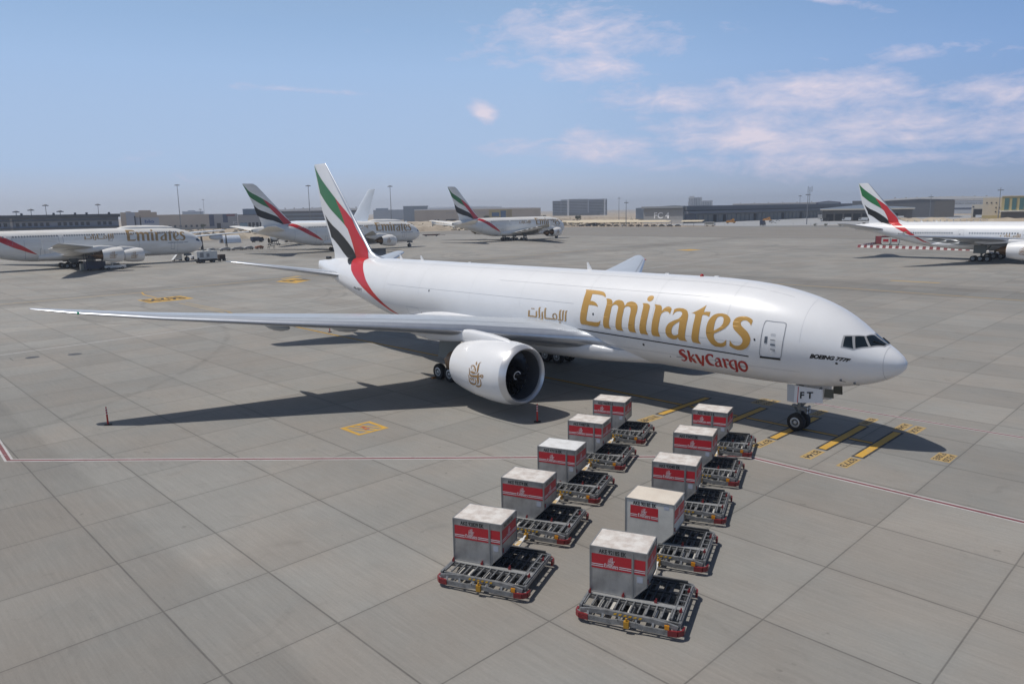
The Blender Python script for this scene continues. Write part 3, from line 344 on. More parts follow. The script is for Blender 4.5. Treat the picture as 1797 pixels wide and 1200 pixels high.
CARGO_WORD=[[[[-12.23,-1.54],[-12.24,-1.49],[-12.26,-1.44],[-12.29,-1.39],[-12.34,-1.36],[-12.41,-1.35],[-12.48,-1.35],[-12.57,-1.39],[-12.66,-1.45],[-12.74,-1.54],[-12.77,-1.66],[-12.77,-1.74],[-12.74,-1.81],[-12.69,-1.88],[-12.62,-1.95],[-12.57,-2.01],[-12.53,-2.07],[-12.5,-2.11],[-12.49,-2.14],[-12.48,-2.15],[-12.48,-2.18],[-12.49,-2.21],[-12.53,-2.25],[-12.59,-2.3],[-12.64,-2.33],[-12.69,-2.33],[-12.74,-2.29],[-12.79,-2.26],[-12.84,-2.32],[-12.81,-2.38],[-12.78,-2.44],[-12.72,-2.48],[-12.63,-2.46],[-12.53,-2.4],[-12.43,-2.32],[-12.34,-2.22],[-12.27,-2.1],[-12.23,-1.98],[-12.25,-1.89],[-12.29,-1.82],[-12.34,-1.76],[-12.4,-1.7],[-12.47,-1.65],[-12.52,-1.6],[-12.54,-1.57],[-12.55,-1.55],[-12.56,-1.56],[-12.56,-1.56],[-12.53,-1.53],[-12.49,-1.5],[-12.46,-1.49],[-12.41,-1.49],[-12.38,-1.49],[-12.35,-1.51],[-12.33,-1.56],[-12.31,-1.6]]],[[[-12.12,-1.49],[-12.1,-1.51],[-12.09,-1.52],[-12.1,-1.52],[-12.1,-1.62],[-12.12,-1.76],[-12.14,-1.92],[-12.17,-2.06],[-12.21,-2.22],[-12.23,-2.37],[-12.19,-2.44],[-12.14,-2.44],[-12.09,-2.44],[-12.01,-2.33],[-12.02,-2.29],[-12.02,-2.25],[-12.01,-2.21],[-11.99,-2.12],[-11.97,-1.97],[-11.94,-1.83],[-11.93,-1.69],[-11.91,-1.54],[-11.91,-1.43],[-11.96,-1.38],[-12.01,-1.37],[-12.05,-1.37]]],[[[-11.7,-1.61],[-11.77,-1.7],[-11.86,-1.8],[-11.93,-1.89],[-11.98,-1.93],[-12.02,-1.97],[-12.07,-2.01],[-12.06,-2.04],[-12.02,-2.02],[-11.96,-1.98],[-11.9,-1.94],[-11.81,-1.87],[-11.71,-1.78],[-11.62,-1.7]]],[[[-12.05,-1.97],[-12.02,-2.04],[-11.99,-2.11],[-11.96,-2.18],[-11.94,-2.26],[-11.92,-2.36],[-11.89,-2.44],[-11.83,-2.46],[-11.77,-2.46],[-11.71,-2.45],[-11.69,-2.4],[-11.7,-2.35],[-11.72,-2.31],[-11.72,-2.25],[-11.75,-2.19],[-11.77,-2.11],[-11.8,-2.02],[-11.86,-1.97],[-11.92,-1.93],[-11.97,-1.89]]],[[[-11.6,-1.69],[-11.57,-1.72],[-11.56,-1.75],[-11.57,-1.77],[-11.55,-1.86],[-11.53,-2.0],[-11.52,-2.13],[-11.51,-2.25],[-11.51,-2.37],[-11.49,-2.48],[-11.43,-2.51],[-11.36,-2.49],[-11.3,-2.46],[-11.25,-2.35],[-11.29,-2.34],[-11.32,-2.32],[-11.32,-2.3],[-11.32,-2.23],[-11.31,-2.11],[-11.31,-1.99],[-11.33,-1.86],[-11.36,-1.73],[-11.39,-1.62],[-11.45,-1.6],[-11.51,-1.6],[-11.55,-1.61]]],[[[-11.1,-1.66],[-11.11,-1.74],[-11.13,-1.83],[-11.16,-1.93],[-11.21,-2.06],[-11.28,-2.22],[-11.34,-2.37],[-11.39,-2.48],[-11.43,-2.58],[-11.47,-2.68],[-11.26,-2.6],[-11.22,-2.51],[-11.19,-2.42],[-11.15,-2.33],[-11.1,-2.19],[-11.03,-2.03],[-10.98,-1.89],[-10.95,-1.78],[-10.93,-1.69],[-10.91,-1.61]]],[[[-11.51,-2.71],[-11.45,-2.71],[-11.38,-2.7],[-11.31,-2.7],[-11.26,-2.61],[-11.33,-2.61],[-11.4,-2.61],[-11.46,-2.62]]],[[[-10.29,-1.66],[-10.27,-1.6],[-10.24,-1.54],[-10.24,-1.47],[-10.29,-1.44],[-10.34,-1.42],[-10.4,-1.42],[-10.47,-1.42],[-10.56,-1.43],[-10.65,-1.47],[-10.73,-1.54],[-10.81,-1.63],[-10.87,-1.74],[-10.9,-1.85],[-10.92,-1.96],[-10.93,-2.06],[-10.93,-2.17],[-10.91,-2.27],[-10.88,-2.37],[-10.84,-2.43],[-10.78,-2.48],[-10.71,-2.5],[-10.64,-2.51],[-10.56,-2.49],[-10.49,-2.48],[-10.43,-2.37],[-10.48,-2.35],[-10.53,-2.32],[-10.58,-2.29],[-10.62,-2.25],[-10.65,-2.19],[-10.67,-2.14],[-10.68,-2.07],[-10.69,-1.99],[-10.7,-1.92],[-10.69,-1.85],[-10.69,-1.78],[-10.67,-1.74],[-10.66,-1.69],[-10.63,-1.65],[-10.61,-1.61],[-10.57,-1.59],[-10.51,-1.56],[-10.45,-1.55],[-10.41,-1.56],[-10.38,-1.57],[-10.37,-1.59],[-10.36,-1.59],[-10.35,-1.63],[-10.34,-1.67]]],[[[-10.16,-1.81],[-10.12,-1.79],[-10.08,-1.76],[-10.05,-1.76],[-10.03,-1.76],[-10.0,-1.78],[-10.0,-1.8],[-9.98,-1.85],[-9.98,-1.94],[-9.99,-2.03],[-10.01,-2.13],[-10.04,-2.25],[-10.06,-2.39],[-10.03,-2.46],[-9.98,-2.5],[-9.93,-2.53],[-9.89,-2.48],[-9.89,-2.4],[-9.89,-2.32],[-9.88,-2.25],[-9.86,-2.17],[-9.84,-2.06],[-9.82,-1.95],[-9.81,-1.84],[-9.82,-1.74],[-9.85,-1.66],[-9.9,-1.63],[-9.97,-1.63],[-10.03,-1.65],[-10.09,-1.68],[-10.14,-1.73],[-10.18,-1.77]]],[[[-9.93,-1.91],[-10.0,-1.93],[-10.08,-1.96],[-10.16,-2.0],[-10.24,-2.07],[-10.31,-2.16],[-10.36,-2.26],[-10.38,-2.36],[-10.39,-2.46],[-10.37,-2.53],[-10.3,-2.55],[-10.23,-2.54],[-10.15,-2.51],[-10.08,-2.46],[-10.03,-2.4],[-9.99,-2.35],[-10.01,-2.29],[-10.05,-2.33],[-10.09,-2.36],[-10.11,-2.38],[-10.16,-2.38],[-10.21,-2.37],[-10.23,-2.35],[-10.23,-2.32],[-10.23,-2.27],[-10.21,-2.23],[-10.2,-2.2],[-10.18,-2.16],[-10.15,-2.12],[-10.09,-2.08],[-10.02,-2.04],[-9.95,-2.0]]],[[[-9.7,-1.73],[-9.67,-1.75],[-9.66,-1.77],[-9.67,-1.78],[-9.67,-1.83],[-9.67,-1.92],[-9.68,-2.02],[-9.7,-2.13],[-9.73,-2.28],[-9.75,-2.42],[-9.71,-2.5],[-9.65,-2.52],[-9.6,-2.53],[-9.56,-2.48],[-9.57,-2.4],[-9.57,-2.33],[-9.55,-2.27],[-9.54,-2.18],[-9.52,-2.05],[-9.5,-1.93],[-9.49,-1.82],[-9.5,-1.73],[-9.52,-1.65],[-9.57,-1.62],[-9.63,-1.63],[-9.67,-1.65]]],[[[-9.58,-1.85],[-9.52,-1.8],[-9.47,-1.75],[-9.43,-1.73],[-9.41,-1.75],[-9.39,-1.77],[-9.38,-1.8],[-9.35,-1.8],[-9.32,-1.82],[-9.3,-1.85],[-9.25,-1.81],[-9.24,-1.76],[-9.23,-1.7],[-9.24,-1.64],[-9.29,-1.62],[-9.35,-1.62],[-9.42,-1.64],[-9.49,-1.69],[-9.55,-1.75],[-9.6,-1.81]]],[[[-8.71,-1.64],[-8.78,-1.62],[-8.86,-1.61],[-8.94,-1.62],[-9.02,-1.65],[-9.11,-1.69],[-9.2,-1.77],[-9.27,-1.88],[-9.32,-2.0],[-9.35,-2.12],[-9.36,-2.24],[-9.35,-2.35],[-9.32,-2.45],[-9.27,-2.51],[-9.21,-2.55],[-9.14,-2.57],[-9.08,-2.55],[-9.02,-2.5],[-8.97,-2.47],[-8.96,-2.39],[-9.0,-2.4],[-9.03,-2.42],[-9.06,-2.41],[-9.09,-2.37],[-9.13,-2.31],[-9.15,-2.25],[-9.16,-2.18],[-9.17,-2.1],[-9.16,-2.03],[-9.15,-1.96],[-9.13,-1.89],[-9.11,-1.85],[-9.08,-1.81],[-9.02,-1.77],[-8.96,-1.73],[-8.89,-1.72],[-8.82,-1.72],[-8.75,-1.72]]],[[[-8.88,-1.72],[-8.9,-1.82],[-8.92,-1.94],[-8.94,-2.08],[-8.97,-2.24],[-9.01,-2.42],[-9.05,-2.58],[-9.07,-2.65],[-9.08,-2.71],[-9.1,-2.78],[-8.94,-2.71],[-8.91,-2.63],[-8.88,-2.56],[-8.86,-2.48],[-8.82,-2.33],[-8.78,-2.15],[-8.76,-2.0],[-8.74,-1.87],[-8.72,-1.76],[-8.71,-1.66]]],[[[-9.21,-2.82],[-9.14,-2.82],[-9.06,-2.82],[-9.0,-2.82],[-8.93,-2.69],[-9.01,-2.7],[-9.09,-2.71],[-9.16,-2.72]]],[[[-8.43,-1.61],[-8.34,-1.6],[-8.23,-1.61],[-8.15,-1.65],[-8.1,-1.74],[-8.07,-1.86],[-8.07,-1.98],[-8.09,-2.11],[-8.15,-2.25],[-8.21,-2.37],[-8.3,-2.49],[-8.4,-2.6],[-8.5,-2.66],[-8.59,-2.65],[-8.66,-2.61],[-8.72,-2.53],[-8.75,-2.43],[-8.76,-2.3],[-8.75,-2.18],[-8.73,-2.06],[-8.7,-1.94],[-8.65,-1.83],[-8.59,-1.73],[-8.52,-1.66]],[[-8.46,-1.79],[-8.4,-1.78],[-8.32,-1.79],[-8.27,-1.81],[-8.24,-1.87],[-8.23,-1.97],[-8.23,-2.06],[-8.25,-2.15],[-8.28,-2.23],[-8.31,-2.31],[-8.35,-2.36],[-8.38,-2.4],[-8.42,-2.42],[-8.46,-2.41],[-8.52,-2.38],[-8.55,-2.32],[-8.57,-2.25],[-8.58,-2.16],[-8.58,-2.08],[-8.57,-2.0],[-8.55,-1.92],[-8.53,-1.86],[-8.51,-1.82],[-8.49,-1.8]]]]
ARABIC=[[[[-26.01,0.08],[-26.01,0.0],[-26.02,-0.09],[-26.03,-0.17],[-26.04,-0.24],[-26.05,-0.31],[-26.06,-0.37],[-25.9,-0.37],[-25.89,-0.3],[-25.87,-0.23],[-25.86,-0.16],[-25.85,-0.08],[-25.84,0.01],[-25.84,0.09]]],[[[-26.08,-0.4],[-26.05,-0.4],[-26.01,-0.41],[-25.97,-0.41],[-25.85,-0.41],[-25.7,-0.4],[-25.57,-0.4],[-25.46,-0.4],[-25.36,-0.41],[-25.26,-0.41],[-25.2,-0.4],[-25.15,-0.39],[-25.11,-0.38],[-25.15,-0.27],[-25.18,-0.29],[-25.21,-0.3],[-25.24,-0.31],[-25.32,-0.31],[-25.42,-0.3],[-25.54,-0.29],[-25.68,-0.3],[-25.83,-0.3],[-25.95,-0.31],[-26.0,-0.32],[-26.04,-0.34],[-26.08,-0.35]]],[[[-25.04,0.1],[-25.08,0.1],[-25.13,0.1],[-25.2,0.06],[-25.21,-0.0],[-25.22,-0.08],[-25.22,-0.15],[-25.22,-0.21],[-25.23,-0.28],[-25.23,-0.34],[-25.1,-0.33],[-25.08,-0.27],[-25.07,-0.2],[-25.06,-0.13],[-25.07,-0.06],[-25.07,0.01],[-25.07,0.04],[-25.09,0.04],[-25.07,0.05],[-25.04,0.07]]],[[[-25.62,0.31],[-25.53,0.25],[-25.61,0.17],[-25.69,0.24]]],[[[-25.43,0.31],[-25.34,0.25],[-25.42,0.18],[-25.5,0.24]]],[[[-24.68,0.41],[-24.73,0.41],[-24.8,0.41],[-24.88,0.37],[-24.91,0.3],[-24.92,0.22],[-24.92,0.14],[-24.92,0.06],[-24.92,-0.04],[-24.92,-0.12],[-24.91,-0.21],[-24.91,-0.3],[-24.91,-0.34],[-24.91,-0.35],[-24.95,-0.37],[-25.0,-0.4],[-25.0,-0.42],[-24.95,-0.42],[-24.87,-0.42],[-24.78,-0.37],[-24.75,-0.28],[-24.75,-0.19],[-24.76,-0.1],[-24.76,-0.02],[-24.76,0.07],[-24.76,0.15],[-24.76,0.23],[-24.77,0.29],[-24.76,0.33],[-24.75,0.35],[-24.72,0.37],[-24.67,0.4]]],[[[-24.4,0.09],[-24.45,0.09],[-24.51,0.09],[-24.58,0.06],[-24.6,-0.01],[-24.61,-0.08],[-24.62,-0.16],[-24.62,-0.24],[-24.62,-0.33],[-24.63,-0.4],[-24.64,-0.43],[-24.65,-0.46],[-24.65,-0.47],[-24.68,-0.48],[-24.74,-0.48],[-24.81,-0.48],[-24.84,-0.53],[-24.77,-0.55],[-24.7,-0.56],[-24.61,-0.56],[-24.53,-0.5],[-24.49,-0.45],[-24.47,-0.39],[-24.46,-0.31],[-24.46,-0.22],[-24.45,-0.14],[-24.46,-0.07],[-24.47,-0.01],[-24.47,0.03],[-24.48,0.04],[-24.44,0.05],[-24.4,0.07]]],[[[-24.08,0.38],[-24.12,0.4],[-24.19,0.41],[-24.28,0.38],[-24.3,0.3],[-24.31,0.21],[-24.32,0.13],[-24.32,0.05],[-24.32,-0.03],[-24.32,-0.11],[-24.33,-0.19],[-24.34,-0.27],[-24.34,-0.34],[-24.3,-0.4],[-24.24,-0.42],[-24.17,-0.43],[-24.07,-0.43],[-23.96,-0.42],[-23.84,-0.42],[-23.72,-0.42],[-23.6,-0.42],[-23.49,-0.41],[-23.42,-0.41],[-23.35,-0.41],[-23.29,-0.41],[-23.27,-0.34],[-23.33,-0.33],[-23.39,-0.33],[-23.46,-0.32],[-23.57,-0.32],[-23.69,-0.32],[-23.82,-0.32],[-23.93,-0.32],[-24.05,-0.33],[-24.13,-0.33],[-24.16,-0.32],[-24.17,-0.31],[-24.18,-0.3],[-24.18,-0.25],[-24.17,-0.18],[-24.16,-0.1],[-24.16,-0.02],[-24.16,0.06],[-24.16,0.14],[-24.15,0.22],[-24.15,0.3],[-24.15,0.34],[-24.17,0.34],[-24.13,0.35],[-24.08,0.36]]],[[[-23.21,0.09],[-23.14,0.07],[-23.09,0.04],[-23.04,0.0],[-23.02,-0.05],[-23.0,-0.1],[-23.0,-0.16],[-23.01,-0.23],[-23.03,-0.29],[-23.07,-0.35],[-23.14,-0.39],[-23.2,-0.4],[-23.25,-0.39],[-23.29,-0.37],[-23.33,-0.35],[-23.36,-0.33],[-23.4,-0.31],[-23.44,-0.28],[-23.48,-0.25],[-23.5,-0.2],[-23.5,-0.14],[-23.49,-0.09],[-23.48,-0.05],[-23.45,0.0],[-23.4,0.04],[-23.34,0.07],[-23.28,0.09]],[[-23.24,0.01],[-23.21,-0.0],[-23.17,-0.02],[-23.14,-0.05],[-23.13,-0.08],[-23.12,-0.13],[-23.12,-0.17],[-23.12,-0.23],[-23.14,-0.28],[-23.16,-0.32],[-23.16,-0.32],[-23.18,-0.32],[-23.21,-0.32],[-23.23,-0.32],[-23.26,-0.3],[-23.29,-0.27],[-23.33,-0.25],[-23.36,-0.22],[-23.37,-0.2],[-23.38,-0.17],[-23.38,-0.14],[-23.37,-0.1],[-23.36,-0.06],[-23.35,-0.03],[-23.33,-0.01],[-23.3,-0.0],[-23.27,0.01]]],[[[-22.57,0.36],[-22.61,0.38],[-22.67,0.39],[-22.75,0.36],[-22.79,0.3],[-22.81,0.23],[-22.82,0.15],[-22.83,0.08],[-22.83,0.01],[-22.84,-0.06],[-22.84,-0.14],[-22.84,-0.22],[-22.83,-0.28],[-22.82,-0.33],[-22.81,-0.37],[-22.77,-0.41],[-22.7,-0.43],[-22.62,-0.43],[-22.55,-0.42],[-22.48,-0.39],[-22.43,-0.34],[-22.4,-0.29],[-22.39,-0.2],[-22.38,-0.11],[-22.38,-0.03],[-22.37,0.05],[-22.36,0.12],[-22.35,0.18],[-22.35,0.24],[-22.35,0.29],[-22.35,0.3],[-22.36,0.31],[-22.33,0.33],[-22.29,0.35],[-22.29,0.37],[-22.34,0.38],[-22.4,0.38],[-22.47,0.35],[-22.5,0.29],[-22.5,0.24],[-22.51,0.18],[-22.52,0.12],[-22.52,0.04],[-22.53,-0.04],[-22.53,-0.13],[-22.53,-0.22],[-22.54,-0.28],[-22.55,-0.3],[-22.56,-0.32],[-22.58,-0.33],[-22.61,-0.34],[-22.65,-0.34],[-22.67,-0.33],[-22.67,-0.32],[-22.67,-0.29],[-22.67,-0.25],[-22.67,-0.19],[-22.67,-0.12],[-22.67,-0.05],[-22.67,0.02],[-22.66,0.09],[-22.66,0.15],[-22.65,0.22],[-22.64,0.28],[-22.64,0.31],[-22.64,0.32],[-22.61,0.33],[-22.57,0.35]]],[[[-22.98,-0.38],[-22.93,-0.4],[-22.86,-0.42],[-22.81,-0.44],[-22.75,-0.36],[-22.81,-0.35],[-22.88,-0.33],[-22.94,-0.32]]],[[[-22.66,-0.48],[-22.71,-0.49],[-22.76,-0.49],[-22.81,-0.5],[-22.84,-0.53],[-22.85,-0.56],[-22.84,-0.58],[-22.79,-0.6],[-22.74,-0.61],[-22.72,-0.59],[-22.73,-0.58],[-22.8,-0.59],[-22.87,-0.6],[-22.88,-0.63],[-22.81,-0.63],[-22.74,-0.63],[-22.67,-0.61],[-22.71,-0.57],[-22.77,-0.56],[-22.8,-0.55],[-22.8,-0.55],[-22.79,-0.54],[-22.79,-0.54],[-22.76,-0.53],[-22.71,-0.52],[-22.67,-0.51]]],[[[-21.98,0.37],[-22.03,0.38],[-22.1,0.39],[-22.18,0.35],[-22.21,0.27],[-22.22,0.18],[-22.24,0.1],[-22.25,0.02],[-22.25,-0.06],[-22.26,-0.14],[-22.26,-0.23],[-22.26,-0.31],[-22.27,-0.35],[-22.26,-0.36],[-22.29,-0.38],[-22.34,-0.4],[-22.34,-0.43],[-22.29,-0.43],[-22.22,-0.43],[-22.14,-0.38],[-22.11,-0.29],[-22.11,-0.21],[-22.11,-0.12],[-22.1,-0.05],[-22.09,0.03],[-22.09,0.1],[-22.08,0.18],[-22.07,0.26],[-22.06,0.31],[-22.07,0.32],[-22.03,0.34],[-21.98,0.35]]]]
EMBLEM=[[[[-0.03,0.488],[-0.039,0.465],[-0.048,0.441],[-0.058,0.417],[-0.044,0.393],[-0.03,0.368],[-0.017,0.346],[-0.004,0.346],[0.007,0.368],[0.017,0.393],[0.026,0.417],[0.011,0.44],[-0.004,0.465],[-0.021,0.488]]],[[[0.218,0.5],[0.188,0.484],[0.155,0.466],[0.128,0.441],[0.107,0.409],[0.094,0.374],[0.083,0.338],[0.08,0.299],[0.079,0.261],[0.076,0.223],[0.08,0.189],[0.083,0.157],[0.08,0.128],[0.069,0.098],[0.05,0.065],[0.03,0.033],[0.042,0.031],[0.074,0.059],[0.107,0.09],[0.134,0.123],[0.149,0.158],[0.156,0.192],[0.162,0.225],[0.165,0.261],[0.166,0.299],[0.169,0.335],[0.161,0.37],[0.156,0.403],[0.156,0.433],[0.174,0.455],[0.201,0.475],[0.227,0.494]]],[[[-0.256,0.187],[-0.261,0.215],[-0.267,0.244],[-0.265,0.268],[-0.251,0.285],[-0.228,0.3],[-0.206,0.307],[-0.183,0.303],[-0.159,0.294],[-0.138,0.28],[-0.112,0.262],[-0.085,0.235],[-0.065,0.208],[-0.051,0.182],[-0.043,0.153],[-0.036,0.125],[0.026,0.136],[0.022,0.164],[0.016,0.195],[0.003,0.227],[-0.019,0.258],[-0.048,0.29],[-0.083,0.316],[-0.129,0.33],[-0.175,0.334],[-0.216,0.329],[-0.252,0.316],[-0.28,0.296],[-0.297,0.271],[-0.296,0.242],[-0.285,0.212],[-0.275,0.184]]],[[[0.013,0.091],[-0.038,0.091],[-0.091,0.09],[-0.134,0.094],[-0.178,0.092],[-0.227,0.096],[-0.276,0.1],[-0.307,0.063],[-0.267,0.049],[-0.221,0.033],[-0.166,0.021],[-0.101,0.028],[-0.041,0.039],[0.011,0.049]]],[[[-0.218,0.103],[-0.175,0.137],[-0.13,0.172],[-0.091,0.205],[-0.105,0.211],[-0.145,0.178],[-0.189,0.142],[-0.232,0.109]]],[[[-0.408,0.201],[-0.398,0.168],[-0.389,0.131],[-0.382,0.096],[-0.38,0.061],[-0.38,0.026],[-0.376,-0.006],[-0.372,-0.036],[-0.363,-0.063],[-0.339,-0.087],[-0.299,-0.104],[-0.25,-0.114],[-0.195,-0.119],[-0.134,-0.114],[-0.074,-0.107],[-0.02,-0.1],[0.035,-0.093],[0.092,-0.086],[0.141,-0.078],[0.178,-0.068],[0.214,-0.056],[0.248,-0.038],[0.276,-0.017],[0.296,0.004],[0.311,0.022],[0.277,0.035],[0.256,0.019],[0.236,0.003],[0.218,-0.006],[0.2,-0.008],[0.177,-0.008],[0.148,-0.007],[0.104,-0.012],[0.051,-0.015],[-0.006,-0.02],[-0.062,-0.029],[-0.116,-0.037],[-0.162,-0.042],[-0.207,-0.047],[-0.25,-0.049],[-0.282,-0.046],[-0.305,-0.036],[-0.322,-0.019],[-0.336,0.004],[-0.343,0.033],[-0.347,0.067],[-0.352,0.101],[-0.36,0.137],[-0.369,0.173],[-0.379,0.206]]],[[[0.36,0.055],[0.392,0.057],[0.424,0.051],[0.447,0.035],[0.447,0.008],[0.435,-0.022],[0.41,-0.049],[0.371,-0.065],[0.331,-0.071],[0.296,-0.065],[0.282,-0.044],[0.282,-0.019],[0.289,0.005],[0.306,0.026],[0.331,0.043]],[[0.365,0.028],[0.378,0.027],[0.393,0.023],[0.398,0.019],[0.397,0.006],[0.387,-0.017],[0.377,-0.03],[0.364,-0.035],[0.342,-0.039],[0.332,-0.039],[0.328,-0.031],[0.326,-0.014],[0.329,0.001],[0.339,0.013],[0.354,0.023]]],[[[0.2,0.101],[0.171,0.079],[0.14,0.053],[0.113,0.021],[0.098,-0.015],[0.089,-0.051],[0.081,-0.089],[0.079,-0.127],[0.078,-0.168],[0.075,-0.207],[0.078,-0.244],[0.079,-0.277],[0.075,-0.304],[0.06,-0.33],[0.031,-0.359],[0.001,-0.39],[0.009,-0.394],[0.051,-0.368],[0.095,-0.339],[0.135,-0.302],[0.156,-0.261],[0.164,-0.222],[0.171,-0.185],[0.175,-0.147],[0.178,-0.108],[0.181,-0.071],[0.176,-0.038],[0.171,-0.008],[0.171,0.019],[0.182,0.044],[0.2,0.07],[0.218,0.096]]],[[[-0.447,-0.063],[-0.438,-0.099],[-0.429,-0.139],[-0.426,-0.179],[-0.431,-0.222],[-0.442,-0.267],[-0.447,-0.31],[-0.442,-0.348],[-0.429,-0.382],[-0.407,-0.41],[-0.375,-0.433],[-0.334,-0.448],[-0.29,-0.456],[-0.239,-0.454],[-0.182,-0.445],[-0.117,-0.424],[-0.061,-0.386],[-0.021,-0.347],[0.004,-0.31],[0.02,-0.275],[0.024,-0.24],[0.022,-0.209],[0.01,-0.185],[-0.007,-0.164],[-0.024,-0.145],[-0.047,-0.155],[-0.039,-0.177],[-0.032,-0.202],[-0.03,-0.227],[-0.029,-0.255],[-0.034,-0.285],[-0.046,-0.312],[-0.073,-0.336],[-0.106,-0.357],[-0.13,-0.367],[-0.15,-0.373],[-0.182,-0.377],[-0.218,-0.378],[-0.261,-0.379],[-0.305,-0.375],[-0.342,-0.366],[-0.37,-0.348],[-0.393,-0.325],[-0.408,-0.295],[-0.406,-0.257],[-0.397,-0.213],[-0.394,-0.17],[-0.4,-0.13],[-0.41,-0.091],[-0.422,-0.055]]],[[[-0.299,-0.159],[-0.258,-0.187],[-0.318,-0.236],[-0.358,-0.207]]],[[[-0.247,-0.2],[-0.208,-0.229],[-0.27,-0.278],[-0.307,-0.249]]],[[[-0.165,-0.155],[-0.125,-0.184],[-0.182,-0.23],[-0.221,-0.202]]],[[[-0.128,-0.205],[-0.091,-0.234],[-0.15,-0.281],[-0.187,-0.252]]],[[[0.219,-0.12],[0.229,-0.143],[0.238,-0.167],[0.245,-0.194],[0.25,-0.225],[0.252,-0.26],[0.248,-0.294],[0.23,-0.329],[0.207,-0.361],[0.184,-0.383],[0.162,-0.397],[0.134,-0.408],[0.11,-0.415],[0.087,-0.422],[0.058,-0.425],[0.03,-0.426],[-0.001,-0.428],[-0.031,-0.426],[-0.061,-0.425],[-0.079,-0.439],[-0.07,-0.457],[-0.057,-0.476],[-0.038,-0.492],[-0.004,-0.498],[0.037,-0.5],[0.087,-0.492],[0.143,-0.469],[0.198,-0.438],[0.245,-0.399],[0.272,-0.358],[0.284,-0.32],[0.289,-0.285],[0.295,-0.248],[0.294,-0.212],[0.289,-0.179],[0.279,-0.151],[0.266,-0.128],[0.253,-0.106]]]]  # unit height, centred

# ------------------------------------------------------------------ ground
class NT:
    def __init__(s, name):
        s.m = bpy.data.materials.new(name); s.m.use_nodes = True; s.t = s.m.node_tree; s.b = s.t.nodes['Principled BSDF']; MATS[name] = s.m
        s.tc = s.t.nodes.new('ShaderNodeTexCoord')
    def n(s, t, **k):
        n = s.t.nodes.new(t)
        for a, b in k.items(): setattr(n, a, b)
        return n
    def put(s, v, i):
        if isinstance(v, (int, float)): i.default_value = v
        elif isinstance(v, tuple): i.default_value = v if len(v) == 4 or i.type == 'VECTOR' else (*v, 1)
        else: s.t.links.new(v, i)
    def math(s, op, a, b=None, c=None, clamp=False):
        n = s.n('ShaderNodeMath', operation=op, use_clamp=clamp)
        for i, v in enumerate((a, b, c)):
            if v is not None: s.put(v, n.inputs[i])
        return n.outputs[0]
    def xyz(s):
        n = s.n('ShaderNodeSeparateXYZ'); s.t.links.new(s.tc.outputs['Object'], n.inputs[0]); return n.outputs[0], n.outputs[1], n.outputs[2]
    def vec(s, x, y, z=0.):
        n = s.n('ShaderNodeCombineXYZ'); s.put(x, n.inputs[0]); s.put(y, n.inputs[1]); s.put(z, n.inputs[2]); return n.outputs[0]
    def noise(s, v, sc, det=5, rough=.6, dist=0.):
        n = s.n('ShaderNodeTexNoise'); s.put(v, n.inputs['Vector']); n.inputs['Scale'].default_value = sc; n.inputs['Detail'].default_value = det
        n.inputs['Roughness'].default_value = rough; n.inputs['Distortion'].default_value = dist; return n.outputs['Fac']
    def rng(s, v, a, b, c=0., d=1., smooth=False):
        n = s.n('ShaderNodeMapRange'); n.clamp = True
        if smooth: n.interpolation_type = 'SMOOTHSTEP'
        for i, q in enumerate((v, a, b, c, d)): s.put(q, n.inputs[i])
        return n.outputs[0]
    def mix(s, f, a, b, mode='MIX'):
        n = s.n('ShaderNodeMix', data_type='RGBA', blend_type=mode)
        s.put(f, n.inputs[0]); s.put(a, n.inputs[6]); s.put(b, n.inputs[7]); return n.outputs[2]
    def grey(s, v):
        n = s.n('ShaderNodeCombineColor')
        for i in range(3): s.put(v, n.inputs[i])
        return n.outputs[0]

g = NT('apron_concrete'); x, y, z = g.xyz()
wob = g.math('MULTIPLY', g.math('SUBTRACT', g.noise(g.vec(x, y), .6, 2), .5), .03)
u = g.math('ADD', g.math('ADD', x, g.math('MULTIPLY', g.math('ADD', y, 11), .025)), wob); v = g.math('ADD', y, wob)
def grid(c, o, pitch):
    q = g.math('DIVIDE', g.math('SUBTRACT', c, o), pitch); fl = g.math('FLOOR', q); fr = g.math('SUBTRACT', q, fl)
    d = g.math('MULTIPLY', g.math('MINIMUM', fr, g.math('SUBTRACT', 1, fr)), pitch); return fl, d
fu_, du_ = grid(u, 2.9, 5.05)
# slab rows south of y=-33.2 are set a little off from the others
south = g.math('LESS_THAN', y, -33.3)
fv1, dv1 = grid(v, -31.3, 5.03); fv2, dv2 = grid(v, -35.2, 5.03)
pick = lambda a, b: g.math('ADD', g.math('MULTIPLY', a, g.math('SUBTRACT', 1, south)), g.math('MULTIPLY', b, south))
fv_, dv_ = pick(fv1, fv2), pick(dv1, dv2)
jn = g.noise(g.vec(x, y, 3.), .35, 4, .7)
ju = g.math('MULTIPLY', g.rng(du_, .012, .040, 1, 0), g.rng(jn, .25, .6, .55, 1.))
jv = g.math('MULTIPLY', g.rng(dv_, .014, .048, 1, 0), g.rng(jn, .3, .55, .6, 1.))
joint = g.math('MAXIMUM', ju, jv)
halo = g.math('MAXIMUM', g.rng(du_, .0, .28, 1, 0, True), g.rng(dv_, .0, .28, 1, 0, True))
wnz = g.n('ShaderNodeTexWhiteNoise', noise_dimensions='2D'); g.put(g.vec(fu_, fv_), wnz.inputs['Vector'])
slab = g.rng(wnz.outputs['Value'], 0, 1, .91, 1.06)
streak = g.noise(g.vec(g.math('MULTIPLY', x, .28), g.math('MULTIPLY', y, 5.)), 1.0, 6, .7)
streak2 = g.noise(g.vec(g.math('MULTIPLY', x, .5), g.math('MULTIPLY', y, 9.), 5), 1.0, 5, .75)
fine = g.noise(g.vec(x, y), 9., 5, .75)
